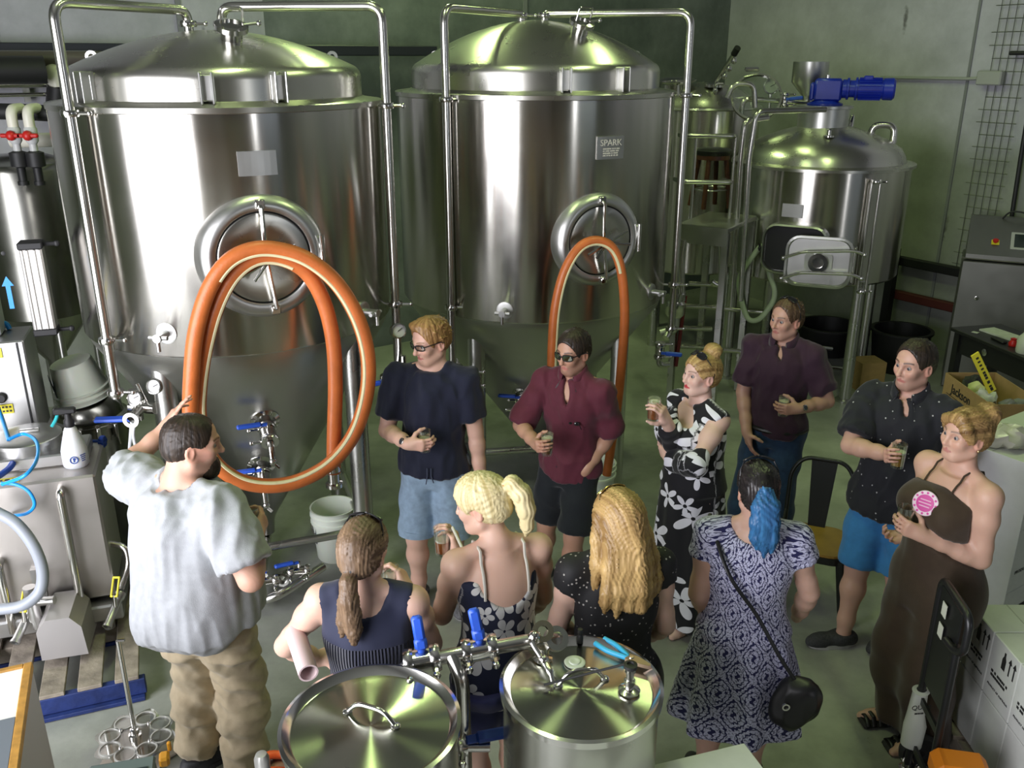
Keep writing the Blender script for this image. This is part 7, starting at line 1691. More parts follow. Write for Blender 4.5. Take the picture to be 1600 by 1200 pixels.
q = P(752, 1150, 2.42); bv = thing('lever_valve', Vector((q.x-.03, q.y, q.z-.06)), 'blue lever valve lying level low between the two kettles', 'valve'); m = MB(); m.cyl(q+Vector((-.07, 0, -.04)), q+Vector((.03, 0, -.04)), .022, 14); clamp_ring(m, q+Vector((-.06, 0, -.04)), (1, 0, 0), .022); m.build('valve_body', M_steel, bv); lever(q+Vector((-.05, -.02, 0)), (.97, .2, .05), .17, bv, up=(0, -.5, .85), w=.04)
# ------------------------------------------------------------------ board table, rod carrier and instruments at the left foreground
M_boardw = plain('white_board', (.80, .80, .78), .5); M_edge = plain('raw_ply_edge', srgb(178, 132, 62), .6, noise=.25, nscale=25)
zc = 1.0; cA = PZ(51, 1035, zc); d1 = (PZ(28, 1204, zc)-cA).normalized(); d2 = Vector((d1.y, -d1.x, 0)); d2 = d2 if d2.x < 0 else -d2; BT = Matrix((d2, d1, up)).transposed()
t = thing('work_table', Vector((cA.x, cA.y, 0))+d2*.35+d1*.55, 'white table with a raw plywood edge at the lower left corner', 'table')
m = MB(); m.box(cA+d2*.40+d1*.55-up*.012, (.74, 1.06, .022), BT); m.build('table_top', M_boardw, t)
m = MB(); m.box(cA+d2*.015+d1*.55-up*.010, (.03, 1.10, .032), BT, .003); m.build('edge_strip', M_edge, t)
m = MB(); m.box(cA+d2*.40+d1*.012-up*.010, (.74, .024, .032), BT, .003); m.build('edge_strip', M_edge, t)
m = MB(); m.box(cA+d2*.012+d1*.55-up*.45, (.018, 1.08, .86), BT); m.build('side_panel', plain('lilac_grey_panel', (.42, .39, .40), .6), t)
m = MB(); m.box(cA+d2*.45+d1*.02-up*.45, (.7, .018, .86), BT); m.build('back_panel', plain('lilac_grey_panel', (.42, .39, .40), .6), t)
q = PZ(-36, 1180, zc)+up*.002; solid('grey_folder', MB().box(q, (.20, .30, .006), BT), plain('slate_folder', (.16, .18, .21), .5), 'slate grey folder lying on the white table', 'folder')
# bottle carrier: round plates with cut-outs on a centre rod
zc_ = .10; q = PZ(212, 1152, zc_); t = thing('bottle_carrier', Vector((q.x, q.y, 0)), 'round clear carrier with ring-shaped holes and a tall steel centre rod', 'carrier'); q = Vector((q.x, q.y, 0))
M_clear = plain('frosted_clear', (.62, .62, .58), .25); Rc = .175
m = MB(); n = 64; vs = []; 
for k in range(n): a = 2*pi*k/n; r_ = Rc*(1+.10*cos(8*a)); vs.append((r_*cos(a), r_*sin(a)))
m.prism(vs, q+up*.10, (1, 0, 0), (0, 1, 0), .008); pl_ = m.build('upper_plate', thin_glass('clear_plate', (.86, .86, .82), .3), t)
m = MB(); m.prism(vs, q+up*.012, (1, 0, 0), (0, 1, 0), .010); m.build('lower_plate', plain('buff_plate', (.46, .41, .34), .4), t)
for k in range(8):
    a = 2*pi*k/8; c_ = q+Vector((cos(a), sin(a), 0))*.122; m = MB(); m.lathe([(.043, .095), (.049, .095), (.049, .112), (.043, .112)], c_, seg=24, closed=True); m.build('holder_ring', M_clear, t)
    if k % 2: c_ = q+Vector((cos(a+.39), sin(a+.39), 0))*.09; m = MB(); m.cyl(c_+up*.02, c_+up*.10, .008, 10); m.ball(c_+up*.112, .012, 8, (1, 1, .6)); m.build('bolt', M_steel, t)
m = MB(); m.lathe([(.03, .108), (.03, .122), (.02, .125), (.02, .15), (.012, .152)], q, seg=20); m.build('rod_collar', M_steel, t); tp = P(187, 1001, q.y); m = MB(); m.cyl(q+up*.01, Vector((q.x, q.y, tp.z)), .0115, 14); m.tube([Vector((q.x, q.y, tp.z)), Vector((q.x+.03, q.y, tp.z+.004))], .0075, 8); m.build('centre_rod', M_steel, t)
# instruments
def instrument(c, w, d, h, yaw, tilt, label, mat, screen, parts):
    R_ = rz(yaw) @ Matrix.Rotation(tilt, 3, 'X'); t = thing('display_box', Vector(c)-up*(h/2), label, 'instrument')
    m = MB(); m.box(Vector(c), (w, d, h), R_, .012, .86); m.build('case', mat, t)
    m = MB(); m.box(Vector(c)+R_ @ Vector((0, 0, h/2+.006)), (w*1.02, d*1.02, .018), R_, .006); m.build('bezel', mat, t)
    m = MB(); m.box(Vector(c)+R_ @ Vector((0, -d*.05, h/2+.016)), (w*.82, d*.6, .004), R_); m.build('screen', screen, t)
    q = Vector(c); m = MB(); m.cyl(Vector((q.x, q.y, 0)), q-up*(h*.3), .03, 14); m.build('stand_post', M_leg, t); m = MB(); m.lathe([(0, 0), (.10, 0), (.10, .02), (.03, .03), (0, .03)], (q.x, q.y, 0), seg=24); m.build('stand_foot', M_leg, t); return t
M_slate = plain('slate_green_plastic', (.085, .11, .105), .45); M_scr = plain('dark_screen', (.02, .03, .03), .12)
instrument(PZ(202, 1196, .95)+Vector((0, -.07, -.04)), .20, .16, .07, .24, .25, 'slate green display box on a stand at the lower left', M_slate, M_scr, 0)
instrument(PZ(588, 1184, 1.32)+Vector((0, -.15, -.05)), .175, .19, .08, -.12, .3, 'black tapered display box in front of the left kettle', plain('charcoal_plastic', (.020, .024, .026), .45), M_scr, 0)
q = PZ(257, 1186, .80); t = thing('orange_tool', Vector((q.x, q.y, q.z-.06)), 'small amber plastic clip beside the slate display box', 'tool'); m = MB(); m.box(q, (.035, .05, .04), rz(.3), .008); m.box(q+Vector((.01, .03, .03)), (.014, .014, .04), rz(.3), .004); m.build('clip', plain('amber_plastic', srgb(214, 150, 40), .4), t)
q = PZ(408, 1178, .75); solid('grey_tube', MB().lathe([(.0, 0), (.028, 0), (.028, q.z-.02), (.02, q.z), (0, q.z+.004)], (q.x, q.y, 0), seg=20), plain('pale_grey_tube', (.5, .5, .47), .35, .4), 'upright pale tube with a rounded tip left of the left kettle', 'tube')
q = PZ(436, 1192, .62); solid('orange_cable', MB().tube([q+Vector((.06*cos(a), .05*sin(a), .0+.008*sin(3*a))) for a in np.linspace(0, 2*pi, 25)[:-1]], .017, 10, closed=True), plain('orange_rubber', (.80, .13, .03), .4), 'coil of orange-red cable beside the upright pale tube', 'cable')
tt_ = thing('side_stand', (q.x, q.y, 0), 'low grey stand carrying the orange-red cable', 'stand'); m = MB(); m.lathe([(0, .58), (.09, .58), (.09, .60), (0, .60)], (q.x, q.y, 0), seg=24); m.build('tray', M_leg, tt_); m = MB(); m.cyl((q.x, q.y, 0), (q.x, q.y, .585), .03, 14); m.build('post', M_leg, tt_)
# rolled paper under the arm
a, b = P(470, 1015, 2.62), P(482, 1052, 2.50); t = solid('rolled_paper', MB().lathe([(.030, 0), (.036, .0), (.034, (b-a).length+.10), (.028, (b-a).length+.10)], a-(b-a).normalized()*.1, b-a, 24, closed=True), plain('pinkish_paper', (.62, .48, .48), .7), 'pink paper roll tucked under the arm of the ponytailed woman', 'paper roll')
# ------------------------------------------------------------------ white cartons at the bottom and right
M_carton = plain('white_carton', (.66, .68, .64), .8, noise=.03); M_tape = plain('carton_seam', (.45, .46, .43), .7)
def carton(c, ex_, w, d, h, label, group='white cartons', face=None, seam=True, open_=False):
    ex_ = Vector(ex_).normalized(); ey_ = Vector((-ex_.y, ex_.x, 0)); R_ = Matrix((ex_, ey_, up)).transposed(); c = Vector(c); t = thing('carton', c, label, 'box', group)
    m = MB(); m.box(c+up*(h/2), (w, d, h), R_, .004); m.build('box_body', M_carton, t)
    if seam: m = MB(); m.box(c+up*(h+.0005), (w*.99, .004, .002), R_); m.build('lid_seam', M_tape, t)
    return t, R_
zb = .95; cB = PZ(1163, 1158, zb); e1 = (PZ(1005, 1196, zb)-cB); e1.z = 0; e1.normalize(); e2 = Vector((e1.y, -e1.x, 0)); e2 = e2 if e2.y < 0 else -e2
cc = Vector((cB.x, cB.y, 0))+e1*.24+e2*.17
for k in range(2): carton(cc+up*(.475*k), e1, .48, .34, .47, 'larger white carton at the bottom edge, '+('upper of two', 'lower of two')[k == 0]+' by the blue dress', 'cartons at the bottom edge')
cc2 = cc+e1*.41+e2*.15
for k in range(2): carton(cc2+up*(.46*k), e1, .30, .30, .455, 'smaller white carton at the bottom edge, '+('upper of two', 'lower of two')[k == 0]+' near the right kettle', 'cartons at the bottom edge')
# low stack of wine cartons at the right
ROWS = [(3.455, 'farthest'), (3.235, 'middle'), (3.015, 'nearest')]; X0 = 2.15; XW = .33; hh_ = .315
pt_ = thing('pallet', (X0+.36, 3.235, 0), 'raw wooden pallet under the low stack of white wine cartons', 'pallet')
for k in range(6): m = MB(); m.box((X0+.36, 2.94+k*.13, .10), (.80, .10, .02), None, .003); m.build('plank', M_plank, pt_)
for k in range(3): m = MB(); m.box((X0+.02+k*.34, 3.26, .045), (.08, .78, .088), None, .003); m.build('bearer', M_plank, pt_)
def bottle_mark(c, ex_, parent):
    ex_ = Vector(ex_); m = MB(); m.prism([(-.014, 0), (.014, 0), (.014, .05), (.006, .066), (.006, .085), (-.006, .085), (-.006, .066), (-.014, .05)], c-ex_*.045, ex_, up, .0012); m.build('bottle_mark', M_ink, parent)
    for s in (0, .035): m = MB(); m.prism([(-.004, 0), (.004, 0), (.004, .06), (.013, .06), (0, .085), (-.013, .06), (-.004, .06)], c+ex_*s, ex_, up, .0012); m.build('arrow_mark', M_ink, parent)
for lay in range(2):
    for y, nm in ROWS:
        for col in range(2):
            c = Vector((X0+XW/2+.003+col*(XW+.006), y, .112+lay*(hh_+.004)))
            t, R_ = carton(c, (0, 1, 0), .216, XW, hh_, 'white wine carton with bottle and arrow marks, '+('lower' if lay == 0 else 'upper')+' layer, '+nm+(' one of the left column' if col == 0 else ' one of the right column'), 'wine cartons in the low stack')
            if col == 0 and lay == 1:
                f = Vector((-1, 0, 0)); q = Vector((X0+.0025, y, c.z)); bottle_mark(q+Vector((-.0005, -.045, hh_-.115)), (0, -1, 0), t)
                marks(q+Vector((-.001, .01, .135)), (0, -1, 0), up, .13, .040, 2, t, M_ink, lay+int(y*100))
                for s_, tx in ((.07, 'PRODUCT OF AUSTRALIA'),): text('carton_lettering', tx, q+Vector((-.001, 0, s_)), (0, -1, 0), up, .0145, M_ink, t, .0006)
solid('red_strap', MB().box((X0+.02, 3.575, .112+2*hh_+.03), (.05, .02, .05), rz(.4), .006), plain('dark_red_plastic', (.30, .01, .03), .4), 'dark red clip at the far corner of the low carton stack', 'clip')
# wrapped tall stack with the bright face
c0 = Vector((2.60, 4.02, 0)); M_wrap = plain('stretch_wrapped_card', (.88, .88, .92), .35, noise=.02, coat=.3); k_ = 0
pt_ = thing('pallet', c0+RA*.45-RB*.22, 'wooden pallet under the tall wrapped carton stack', 'pallet')
BPl = Matrix((RA, -RB, up)).transposed()
for k in range(4): m = MB(); m.box(c0+RA*.43-RB*(.05+k*.125)+up*.10, (.86, .10, .02), BPl, .003); m.build('plank', M_plank, pt_)
for k in range(3): m = MB(); m.box(c0+RA*(.06+k*.37)-RB*.24+up*.045, (.08, .48, .088), BPl, .003); m.build('bearer', M_plank, pt_)
for lay in range(3):
    for j in range(1):
        for i in range(2):
            hl = .375; c = c0+RA*(.21+.42*i)-RB*(.215+.43*j)+up*(.112+lay*(hl+.003)); t, R_ = carton(c, RA, .416, .426, hl, 'pale wrapped carton behind the woman in brown, '+('bottom', 'middle', 'top')[lay]+' layer, '+('left one' if i == 0 else 'right one'), 'cartons in the tall wrapped stack')
            if j == 0:
                q = c0+RA*(.21+.42*i)+RB*.0008+up*(c.z)
                marks(q+up*.23, RA, up, .20, .075, 2, t, M_ink, lay*2+i)
                for s_, tx in ((.12, 'PRODUCT OF AUSTRALIA'),): text('carton_lettering', tx, q+up*s_, RA, up, .028, M_ink, t, .0006)
m = MB(); zt_ = .112+3*.378; m.box(c0+RA*.30-RB*.05+up*(zt_+.004), (.30, .03, .004), BPl); solid('black_strap', m, M_ink, 'black strap printed across the top of the tall carton stack', 'strap')
sheet = MB(); sheet.box(c0-RA*.006-RB*.215+up*(.112+zt_)/2, (.005, .44, zt_-.112), BPl); solid('wrap_sheet', sheet, M_wrap, 'bright white wrapped side of the tall carton stack behind the woman in brown', 'sheet')
q = c0+RA*.12-RB*.22+up*(zt_); rr_ = random.Random(5); m = MB(); m.ball(q+up*.05, .10, 18, (1.2, 1, .62)); m.v = [(v[0]+.02*sin(v[1]*60+v[2]*30), v[1]+.02*sin(v[2]*70+v[0]*40), v[2]+.012*sin(v[0]*80)) for v in m.v]
solid('plastic_wrap', m, plain('cloudy_film', (.62, .60, .52), .25), 'crumpled cloudy plastic film on the tall carton stack behind her hair bun', 'film')
# ------------------------------------------------------------------ hand truck
A_, B_ = P(1467, 898, 3.30), P(1507, 962, 2.98); A_ = Vector((1.84, 3.28, A_.z)); B_ = Vector((1.80, 2.96, B_.z)); M_truck = plain('black_powder_coat', (.010, .010, .011), .35)
t = thing('hand_truck', (1.85, 3.12, 0), 'black hand truck standing in front of the woman in brown', 'hand truck')
m = MB(); m.tube(bend([A_+Vector((0, 0, -1.0)), A_, B_, B_+Vector((-.0, 0, -.16)), B_+Vector((.0, .06, -.20)), B_+Vector((0, .14, -.2))], .06), .0165, 12); m.build('frame_tube', M_truck, t)
m = MB(); b1 = Vector((B_.x+.01, B_.y+.07, 0)); m.tube([b1+up*.08, b1+up*(B_.z-.18)], .0165, 12); m.build('frame_tube', M_truck, t)
mid_ = (A_+B_)/2; m = MB(); m.box((mid_.x+.005, (A_.y+B_.y)/2+.03, .80), (.008, .22, .50), rz(-.1)); m.build('back_panel', M_truck, t)
for z in (.20, .45): m = MB(); m.box((mid_.x+.005, (A_.y+B_.y)/2+.03, z), (.012, .26, .035), rz(-.1)); m.build('cross_bar', M_truck, t)
m = MB(); m.box((mid_.x-.07, (A_.y+B_.y)/2+.03, .012), (.14, .30, .012)); m.build('toe_plate', M_truck, t)
for y in (A_.y+.05, B_.y): m = MB(); m.lathe([(.02, -.02), (.085, -.025), (.095, 0), (.085, .025), (.02, .02)], (mid_.x+.09, y, .097), (0, 1, 0), 28, closed=True); m.build('wheel', M_black, t)
for u, v in ((1474, 953), (1468, 985)): q = P(u, v, 3.18); q.x = mid_.x-.006; m = MB(); m.box(q, (.003, .045, .062), rz(-.1)); m.build('white_label', plain('pale_label', (.60, .62, .52), .6), t)
q = Vector((A_.x, A_.y, 0)); zs0 = P(1450, 1115, A_.y).z; t = thing('plastic_sleeve', q+up*(zs0-.16), 'white printed plastic sleeve wrapped round the hand truck tube', 'sleeve'); pr = [(.021, -.17), (.046, -.165), (.052, -.06), (.036, .0), (.034, .12), (.040, .125), (.022, .13)]; m = MB(); m.lathe(pr, q+up*zs0, seg=20); m.v = [(v[0]+.006*sin(v[2]*70+v[1]*30), v[1]+.005*sin(v[2]*55), v[2]) for v in m.v]; m.build('sleeve_sheet', plain('white_polythene', (.58, .60, .54), .4), t)
text('sleeve_lettering', 'QUAR', q+Vector((-.012, -.050, zs0+.075)), (.985, .1, 0), up, .034, M_ink, t, .0008); marks(q+Vector((-.012, -.052, zs0+.045)), (.985, .1, 0), up, .06, .014, 1, t, M_ink, 8)
q = PZ(1503, 1186, .42); t = thing('orange_guard', Vector((q.x, q.y, 0)), 'orange moulded plastic cover at the lower right corner', 'cover'); m = MB(); m.box(q-up*.06, (.22, .16, .12), rz(-.2), .03, .82); m.build('cover', plain('orange_plastic', srgb(226, 130, 30), .45), t); m = MB(); m.box((q.x, q.y, .15), (.14, .12, .30), rz(-.2), .01); m.build('base_block', M_truck, t)
for u, v in ((1420, 1178), (1442, 1192)): q = PZ(u, v, .10); solid('castor', MB().lathe([(0, 0), (.03, 0), (.034, .02), (.02, .03), (.02, .06), (.03, .065), (.02, .085), (0, .09)], (q.x, q.y, .0), seg=18), M_steel, 'small bright steel fitting on the floor by the hand truck, '+('left one', 'right one')[u > 1430], 'fitting')
q = PZ(1355, 930, .0); bd = solid('poster_board', MB().box(q+Vector((.12, .30, .30)), (.60, .02, .56), rz(.62)), plain('blue_poster', (.45, .50, .58), .5), 'white and blue printed board leaning behind the man in blue shorts', 'board')
# ------------------------------------------------------------------ metal chair with a wooden seat
sc2 = PZ(1272, 842, .46); cf = Vector((sin(D(-22)), -cos(D(-22)), 0)); cr = cf.cross(up); BC = Matrix((cr, cf, up)).transposed(); M_gun = plain('gunmetal_paint', (.030, .032, .032), .35, .5)
t = thing('metal_chair', (sc2.x, sc2.y, 0), 'gunmetal cafe chair with a yellow-brown wooden seat', 'chair'); cs_ = Vector((sc2.x, sc2.y, 0)); W_ = lambda x, y, z: cs_+cr*x+cf*y+up*z
m = MB(); pts2 = rrect(.37, .36, .09, 5); m.prism(pts2, W_(0, 0, .448), cr, cf, .016); m.build('seat', plain('ply_seat', srgb(150, 118, 52), .45, noise=.15, nscale=10), t)
m = MB(); m.prism(rrect(.385, .375, .09, 5), W_(0, 0, .405), cr, cf, .042); m.build('seat_frame', M_gun, t)
for x, y in ((-.16, .15), (.16, .15), (-.16, -.15), (.16, -.15)): m = MB(); m.tube([W_(x, y, .43), W_(x*1.32, y*1.38, 0)], [.030, .014], 8); m.build('leg', M_gun, t)
m = MB(); m.tube(bend([W_(.185, -.13, .44), W_(.185, -.22, .78), W_(.12, -.25, .87), W_(-.12, -.25, .87), W_(-.185, -.22, .78), W_(-.185, -.13, .44)], .09), .013, 10); m.build('back_hoop', M_gun, t)
m = MB(); vs = [W_(.05, -.16, .46), W_(-.05, -.16, .46), W_(-.075, -.25, .86), W_(.075, -.25, .86)]; m.add(vs+[v+cf*.006 for v in vs], [(0, 1, 2, 3), (4, 7, 6, 5), (0, 4, 5, 1), (2, 6, 7, 3), (0, 3, 7, 4), (1, 5, 6, 2)]); m.build('splat', M_gun, t)
for s in (-1, 1): m = MB(); m.tube([W_(s*.185, -.15, .55), W_(s*.20, .0, .44)], .008, 8); m.build('brace', M_gun, t)
# ------------------------------------------------------------------ control desk, black bench and open box at the right
M_cab = steel('cabinet_steel', (.30, .30, .28), .42, 0, .05)
c_ = PZ(1505, 400, 1.35); t = thing('control_cabinet', (c_.x+.45, c_.y-.05, 0), 'grey steel control desk with a sloping panel and a stop button', 'cabinet'); fx = Vector((.90, -.44, 0)).normalized(); fy = Vector((.44, .90, 0)).normalized(); BF = Matrix((fx, fy, up)).transposed(); c_ = Vector((c_.x, c_.y, 0)); V = lambda x, y, z: c_+fx*x+fy*y+up*z
m = MB(); m.box(V(.5, .30, .66), (1.0, .60, 1.30), BF, .01); m.build('body', M_cab, t)
m = MB(); pr = [(-.02, 0), (-.02, .05), (.52, .34), (.60, .34), (.60, 0)]; m.prism(pr, V(0.02, 0, 1.33), fy, up, 1.0); m.build('console', M_cab, t)
m = MB(); m.box(V(.5, -.006, 1.335), (1.02, .03, .012), BF); m.build('edge_strip', M_steel, t)
sl = (fy*.54+up*.29).normalized(); nn_ = (up*.54-fy*.29).normalized(); q = V(.26, .16, 1.33+.05+.097); m = MB(); m.box(q, (.07, .07, .006), Matrix((fx, sl, nn_)).transposed()); sb_ = m.build('button_plate', M_yellow, t); m = MB(); m.lathe([(.014, 0), (.014, .015), (.026, .018), (.026, .03), (0, .034)], q, nn_, 20); m.build('stop_button', M_red, sb_)
q = V(.55, .20, 1.33+.05+.118); m = MB(); m.box(q, (.32, .26, .006), Matrix((fx, sl, nn_)).transposed()); sf = m.build('screen_frame', plain('pale_frame', (.5, .5, .5), .4), t); m = MB(); m.box(q+nn_*.004, (.26, .20, .004), Matrix((fx, sl, nn_)).transposed()); m.build('screen', M_scr, sf)
m = MB(); m.tube(spline([V(.30, .50, 1.66), V(.36, .48, 1.73), V(.48, .46, 1.73), V(.54, .47, 1.66)], 5), .008, 8); m.build('cable', M_black, t)
m = MB(); m.lathe([(.02, 0), (.02, .008), (.012, .01), (0, .01)], V(.18, -.001, .95), -fy, 14); m.build('lock', M_steel, t)
# bench
zb_ = .98; b0 = PZ(1493, 512, zb_); b1_ = PZ(1600, 556, zb_); bx = (b1_-b0); bx.z = 0; bx.normalize(); by = Vector((-bx.y, bx.x, 0)); BB_ = Matrix((bx, by, up)).transposed(); U = lambda x, y, z: Vector((b0.x, b0.y, 0))+bx*x+by*y+up*z; M_bench = plain('black_laminate', (.014, .014, .015), .4)
t = thing('work_bench', U(.5, .2, 0), 'black bench with papers on it in front of the control desk', 'bench'); m = MB(); m.box(U(.5, .22, zb_-.015), (1.05, .50, .03), BB_, .004); m.build('bench_top', M_bench, t); m = MB(); m.box(U(.5, .03, zb_-.12), (1.0, .02, .18), BB_); m.build('drawer_front', M_bench, t)
for x in (.03, .97):
    for y in (.03, .42): m = MB(); m.box(U(x, y, (zb_-.03)/2), (.06, .06, zb_-.03), BB_); m.build('leg', M_bench, t)
m = MB(); m.box(U(.5, .22, .42), (.98, .40, .02), BB_); m.build('shelf', M_bench, t)
m = MB(); m.lathe([(.028, 0), (.03, .006), (.018, .012), (0, .012)], U(.36, .018, zb_-.11), -by, 18); m.build('drawer_knob', M_steel, t)
solid('paper_sheaf', MB().box(U(.32, .24, zb_+.008), (.42, .16, .014), BB_ @ rz(.12)), plain('paper', (.52, .54, .48), .8, noise=.1), 'loose white papers lying on the black bench', 'papers')
solid('paper_slip', MB().box(U(.17, .06, zb_+.004), (.05, .04, .004), BB_ @ rz(.5)), plain('paper', (.52, .54, .48), .8), 'tiny white paper slip at the front edge of the black bench', 'paper')
solid('red_knob_tool', MB().lathe([(0, 0), (.03, 0), (.035, .02), (.02, .05), (.025, .06), (0, .07)], U(.55, .10, zb_+.001), seg=18), M_red, 'small red plastic knob on the black bench', 'tool')
solid('tape_gun', MB().box(U(.42, .08, zb_+.012), (.16, .05, .022), BB_ @ rz(-.1), .008), M_black, 'flat black tool on the black bench near the red knob', 'tool')
q = U(.70, .22, zb_+.14); solid('tape_roll', MB().lathe([(.065, -.03), (.12, -.03), (.12, .03), (.065, .03)], q, -by, 32, closed=True), plain('pale_tape', (.52, .54, .44), .5), 'large pale roll of tape standing on the black bench', 'tape')
q = U(.72, .06, zb_); solid('white_jug', MB().lathe([(0, 0), (.06, 0), (.065, .02), (.062, .12), (.03, .16), (.025, .19), (0, .19)], q, seg=24), plain('white_jug', (.55, .58, .48), .4), 'small white plastic jug at the front of the black bench', 'jug')
# open cardboard box
zo = 1.14; o0 = PZ(1478, 582, zo); o1 = PZ(1548, 632, zo); ox = (o1-o0); ox.z = 0; wl = ox.length; ox.normalize(); oy = Vector((-ox.y, ox.x, 0)); Bo = Matrix((ox, oy, up)).transposed(); Q = lambda x, y, z: Vector((o0.x, o0.y, 0))+ox*x+oy*y+up*z; hb_ = .24; dw = .34; M_card = plain('brown_cardboard', srgb(168, 138, 90), .85, noise=.08)
t = thing('open_carton', Q(wl/2, dw/2, zo-hb_), 'open brown cardboard box full of offcuts in front of the black bench', 'box')
for c, s in (((wl/2, .002, zo-hb_/2), (wl, .005, hb_)), ((wl/2, dw, zo-hb_/2), (wl, .005, hb_)), ((.002, dw/2, zo-hb_/2), (.005, dw, hb_)), ((wl, dw/2, zo-hb_/2), (.005, dw, hb_))): m = MB(); m.box(Q(*c), s, Bo); m.build('side_panel', M_card, t)
m = MB(); m.box(Q(wl/2, dw/2, zo-hb_+.004), (wl, dw, .006), Bo); m.build('bottom_panel', M_card, t)
text('box_lettering', 'Jackson', Q(wl*.40, -.0025, zo-.075), ox, up, .085, M_ink, t, .0008, bold=.001)
for k in range(6): m = MB(); m.box(Q(wl*(.30-.01*(k % 3)), -.0018, zo-.125-k*.014), (wl*(.42-.05*(k % 2)), .001, .004), Bo); m.build('fine_print', M_ink, t)
m = MB(); m.box(Q(.12, -.0018, zo-hb_+.012), (.24, .002, .02), Bo); m.build('fine_print', M_ink, t)
y0 = Q(wl*.62, .16, zo-.05); yt = P(1523, 553, y0.y); yb = P(1548, 606, y0.y-.02); d_ = (yt-yb); m = MB(); nn2 = Vector((0, -.9, .35)); sx_ = d_.cross(nn2).normalized(); Ry = Matrix((sx_, d_.normalized().cross(sx_).normalized()*-1, d_.normalized())).transposed(); m.box((yt+yb)/2-d_*.05, (.055, .012, d_.length*1.12), Ry, .002)
yl = solid('yellow_label_strip', m, M_yellow, 'long yellow printed strip sticking out of the open box', 'label strip')
marks((yt+yb)/2-d_*.05+Ry @ Vector((0, .0068 if (Ry @ Vector((0, 1, 0))).y < 0 else -.0068, 0)), d_*-1, sx_*(1 if (d_*-1).cross(sx_).y < 0 else -1), d_.length*.9, .030, 1, yl, M_ink, 7)
for k, (x, y, mt, lb) in enumerate(((.20, .12, plain('pale_yellow_paper', (.58, .60, .28), .7), 'crumpled pale yellow paper in the open box'), (.34, .10, plain('white_paper', (.70, .70, .68), .7), 'white paper corner in the open box'), (.10, .14, M_black, 'black packing in the open box'), (wl-.10, .20, plain('cloudy_grey_film', (.20, .21, .19), .2), 'grey plastic bag in the open box'))):
    m = MB(); m.ball(Q(x, y, zo-.08), .085, 14, (1, .9, .9)); m.v = [(v[0]+.018*sin(v[1]*50+k), v[1]+.018*sin(v[2]*60+k*2), v[2]+.02*sin(v[0]*55+v[1]*30)) for v in m.v]; solid('packing', m, mt, lb, 'packing')
st_ = thing('steel_cart', Q(wl/2, dw/2, 0), 'low dark cart carrying the open cardboard box', 'cart'); m = MB(); m.box(Q(wl/2, dw/2, zo-hb_-.015), (wl+.05, dw+.04, .025), Bo); m.build('cart_top', M_bench, st_)
for x in (.03, wl-.03):
    for y in (.03, dw-.03): m = MB(); m.box(Q(x, y, (zo-hb_-.03)/2), (.035, .035, zo-hb_-.03), Bo); m.build('leg', M_bench, st_)
# ------------------------------------------------------------------ right wall: wire cable tray, conduit, junction box
def onr(u, v, o=.03): return on_right(u, v, o)
t = thing('cable_tray', onr(1570, 330)-up*1.6, 'upright wire mesh cable tray on the right wall', 'cable tray'); M_wire = plain('galvanised_wire', (.16, .165, .155), .4, .7)
ta = onr(1586, 40); BR = Matrix((RB, -RA, up)).transposed(); zlo, zhi = .9, 4.6; base_b = (ta-CORNER).dot(RB)
for k in range(5): b = base_b-.16+k*.08; m = MB(); m.cyl(room(0, b, zlo)+RA*-.05, room(0, b, zhi)+RA*-.05, .004, 6); m.build('wire', M_wire, t)
for k in range(30): z = zlo+k*.125; m = MB(); m.tube([room(.045, base_b-.22+.05*(k % 3 == 0), z), room(.045, base_b+.20, z)], .004, 6); m.build('wire', M_wire, t)
b = base_b+.32; m = MB(); m.tube([room(.06, b+.05, .9), room(.06, b, 2.2), room(.06, b-.02, 3.05), room(.06, b-.10, 3.2), room(.06, b-.3, 3.2)], .022, 10); solid('black_cable', m, M_black, 'thick black cable running down the right wall beside the wire tray', 'cable')
b2 = base_b+.55; solid('black_conduit', MB().box(room(.05, b2, 1.7), (.07, .07, 2.6), BR, .01), M_black, 'dark upright channel on the right wall, rightmost of the vertical runs', 'channel')
zc2 = onr(1440, 122).z; a, b = onr(1372, 122, .05), onr(1510, 121, .05); m = MB(); m.tube(bend([Vector((a.x, a.y, zc2-.16)), Vector((a.x, a.y, zc2)), Vector((b.x, b.y, zc2)), onr(1548, 122, .05)], .06), .016, 10); solid('conduit', m, plain('grey_conduit', (.38, .39, .37), .5), 'thin grey conduit running level on the right wall to a junction box', 'conduit')
q = onr(1548, 122, .06); solid('junction_box', MB().box(q, (.26, .10, .14), BR, .012), plain('grey_box', (.40, .41, .39), .5), 'small grey junction box at the end of the level conduit', 'junction box')
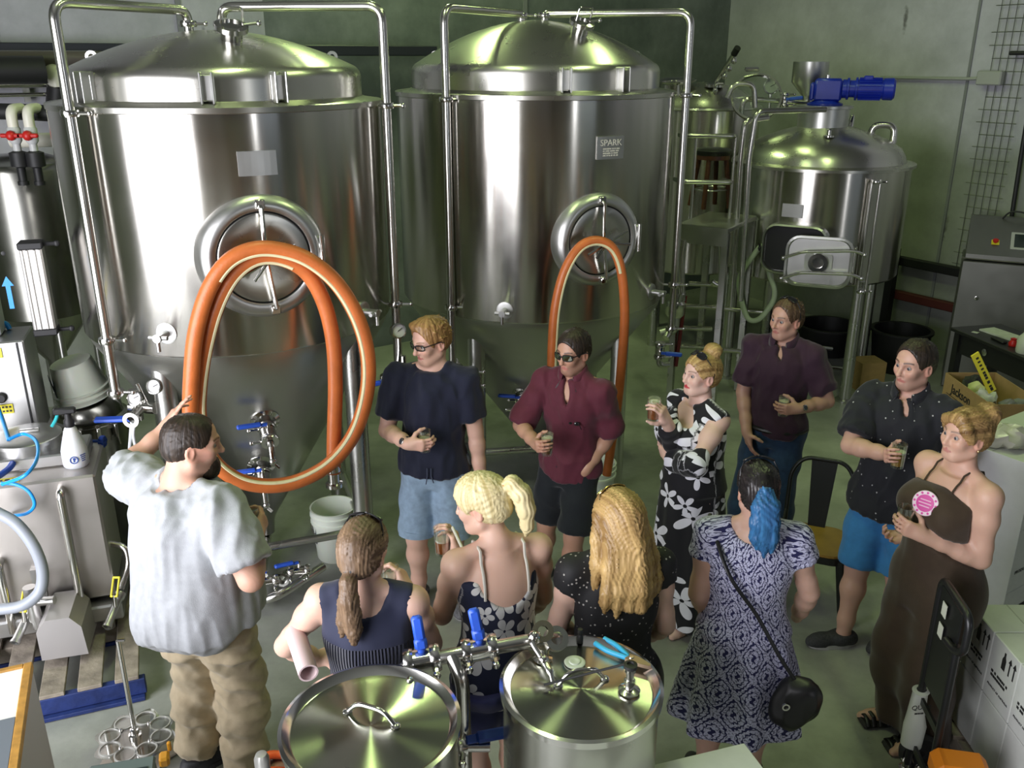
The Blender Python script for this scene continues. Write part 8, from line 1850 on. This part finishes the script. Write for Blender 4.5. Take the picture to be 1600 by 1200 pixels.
# ------------------------------------------------------------------ bag and badge
p = P9; fr_ = -p.f; sh0 = p.sh[-1]+A3((0, 0, .055)); pts = [sh0+p.f*.06, sh0, p.ax(1.25)-p.f*.155-p.r*.10, p.ax(1.08)-p.f*.165+p.r*.02, p.ax(.92)-p.f*.20+p.r*.12, p.ax(.80)-p.f*.20+p.r*.20]
bg = p.ax(.70)-p.f*.19+p.r*.205; t = thing('shoulder_bag', Vector(bg)-up*.12, 'black crossbody bag hanging at the hip of the woman in the blue dress', 'bag')
v = Vol(); v.ell(bg, (.10, .055, .12), None, .02); v.ell(bg+A3((.02, -.03, .04)), (.07, .04, .07), None, .03); v.ell(bg+A3((-.03, -.02, -.04)), (.07, .05, .07), None, .03); Vv, Ff = v.mesh(.009); Nn = vnormals(Vv, Ff); Vv = Vv+Nn*wrinkle(Vv, .006, 45, 3)[:, None]; to_obj('bag_body', Vv, Ff, M_strapleather, t)
m = MB(); m.tube(spline([Vector(q) for q in pts], 6), .008, 8, flat=.5); m.build('strap', M_strapleather, t)
m = MB(); m.lathe([(.010, -.004), (.016, -.004), (.016, .004), (.010, .004)], bg+A3((-.06, -.065, .03)), (0, -1, 0), 16, closed=True); m.build('buckle', M_steel, t)
p = P11; bc = p.ax(p.ht*.770)+p.f*.190-p.r*.035; fb = n3(p.f*.8+A3((0, -.45, .35))); Bb = basis(fb); m = MB(); m.lathe([(0, -.003), (.054, -.003), (.056, .0), (.054, .004), (.038, .0045), (.037, .0045), (0, .0055)], bc, fb, 40); m.mi = [0]*len(m.f)
bd_ = MB(); o = m.build('badge', plain('pink_white_badge', (.80, .62, .70), .35), p.root)
m = MB(); m.lathe([(.038, .0052), (0, .0062)], bc, fb, 36); m.build('badge_centre', plain('magenta_print', (.62, .03, .30), .35), o)
for k in range(12): a = 2*pi*k/12; q = Vector(bc)+Bb @ Vector((.046*cos(a), .046*sin(a), .0045)); m = MB(); m.lathe([(.0055, 0), (0, .0008)], q, fb, 8); m.build('badge_dot', plain('magenta_print', (.62, .03, .30), .35), o)
for k, w_ in enumerate((.045, .055, .045)): m = MB(); m.box(Vector(bc)+Bb @ Vector((0, .014-.014*k, .0066)), (w_, .005, .0006), Bb); m.build('badge_lettering', plain('pale_pink_print', (.80, .45, .62), .4), o)
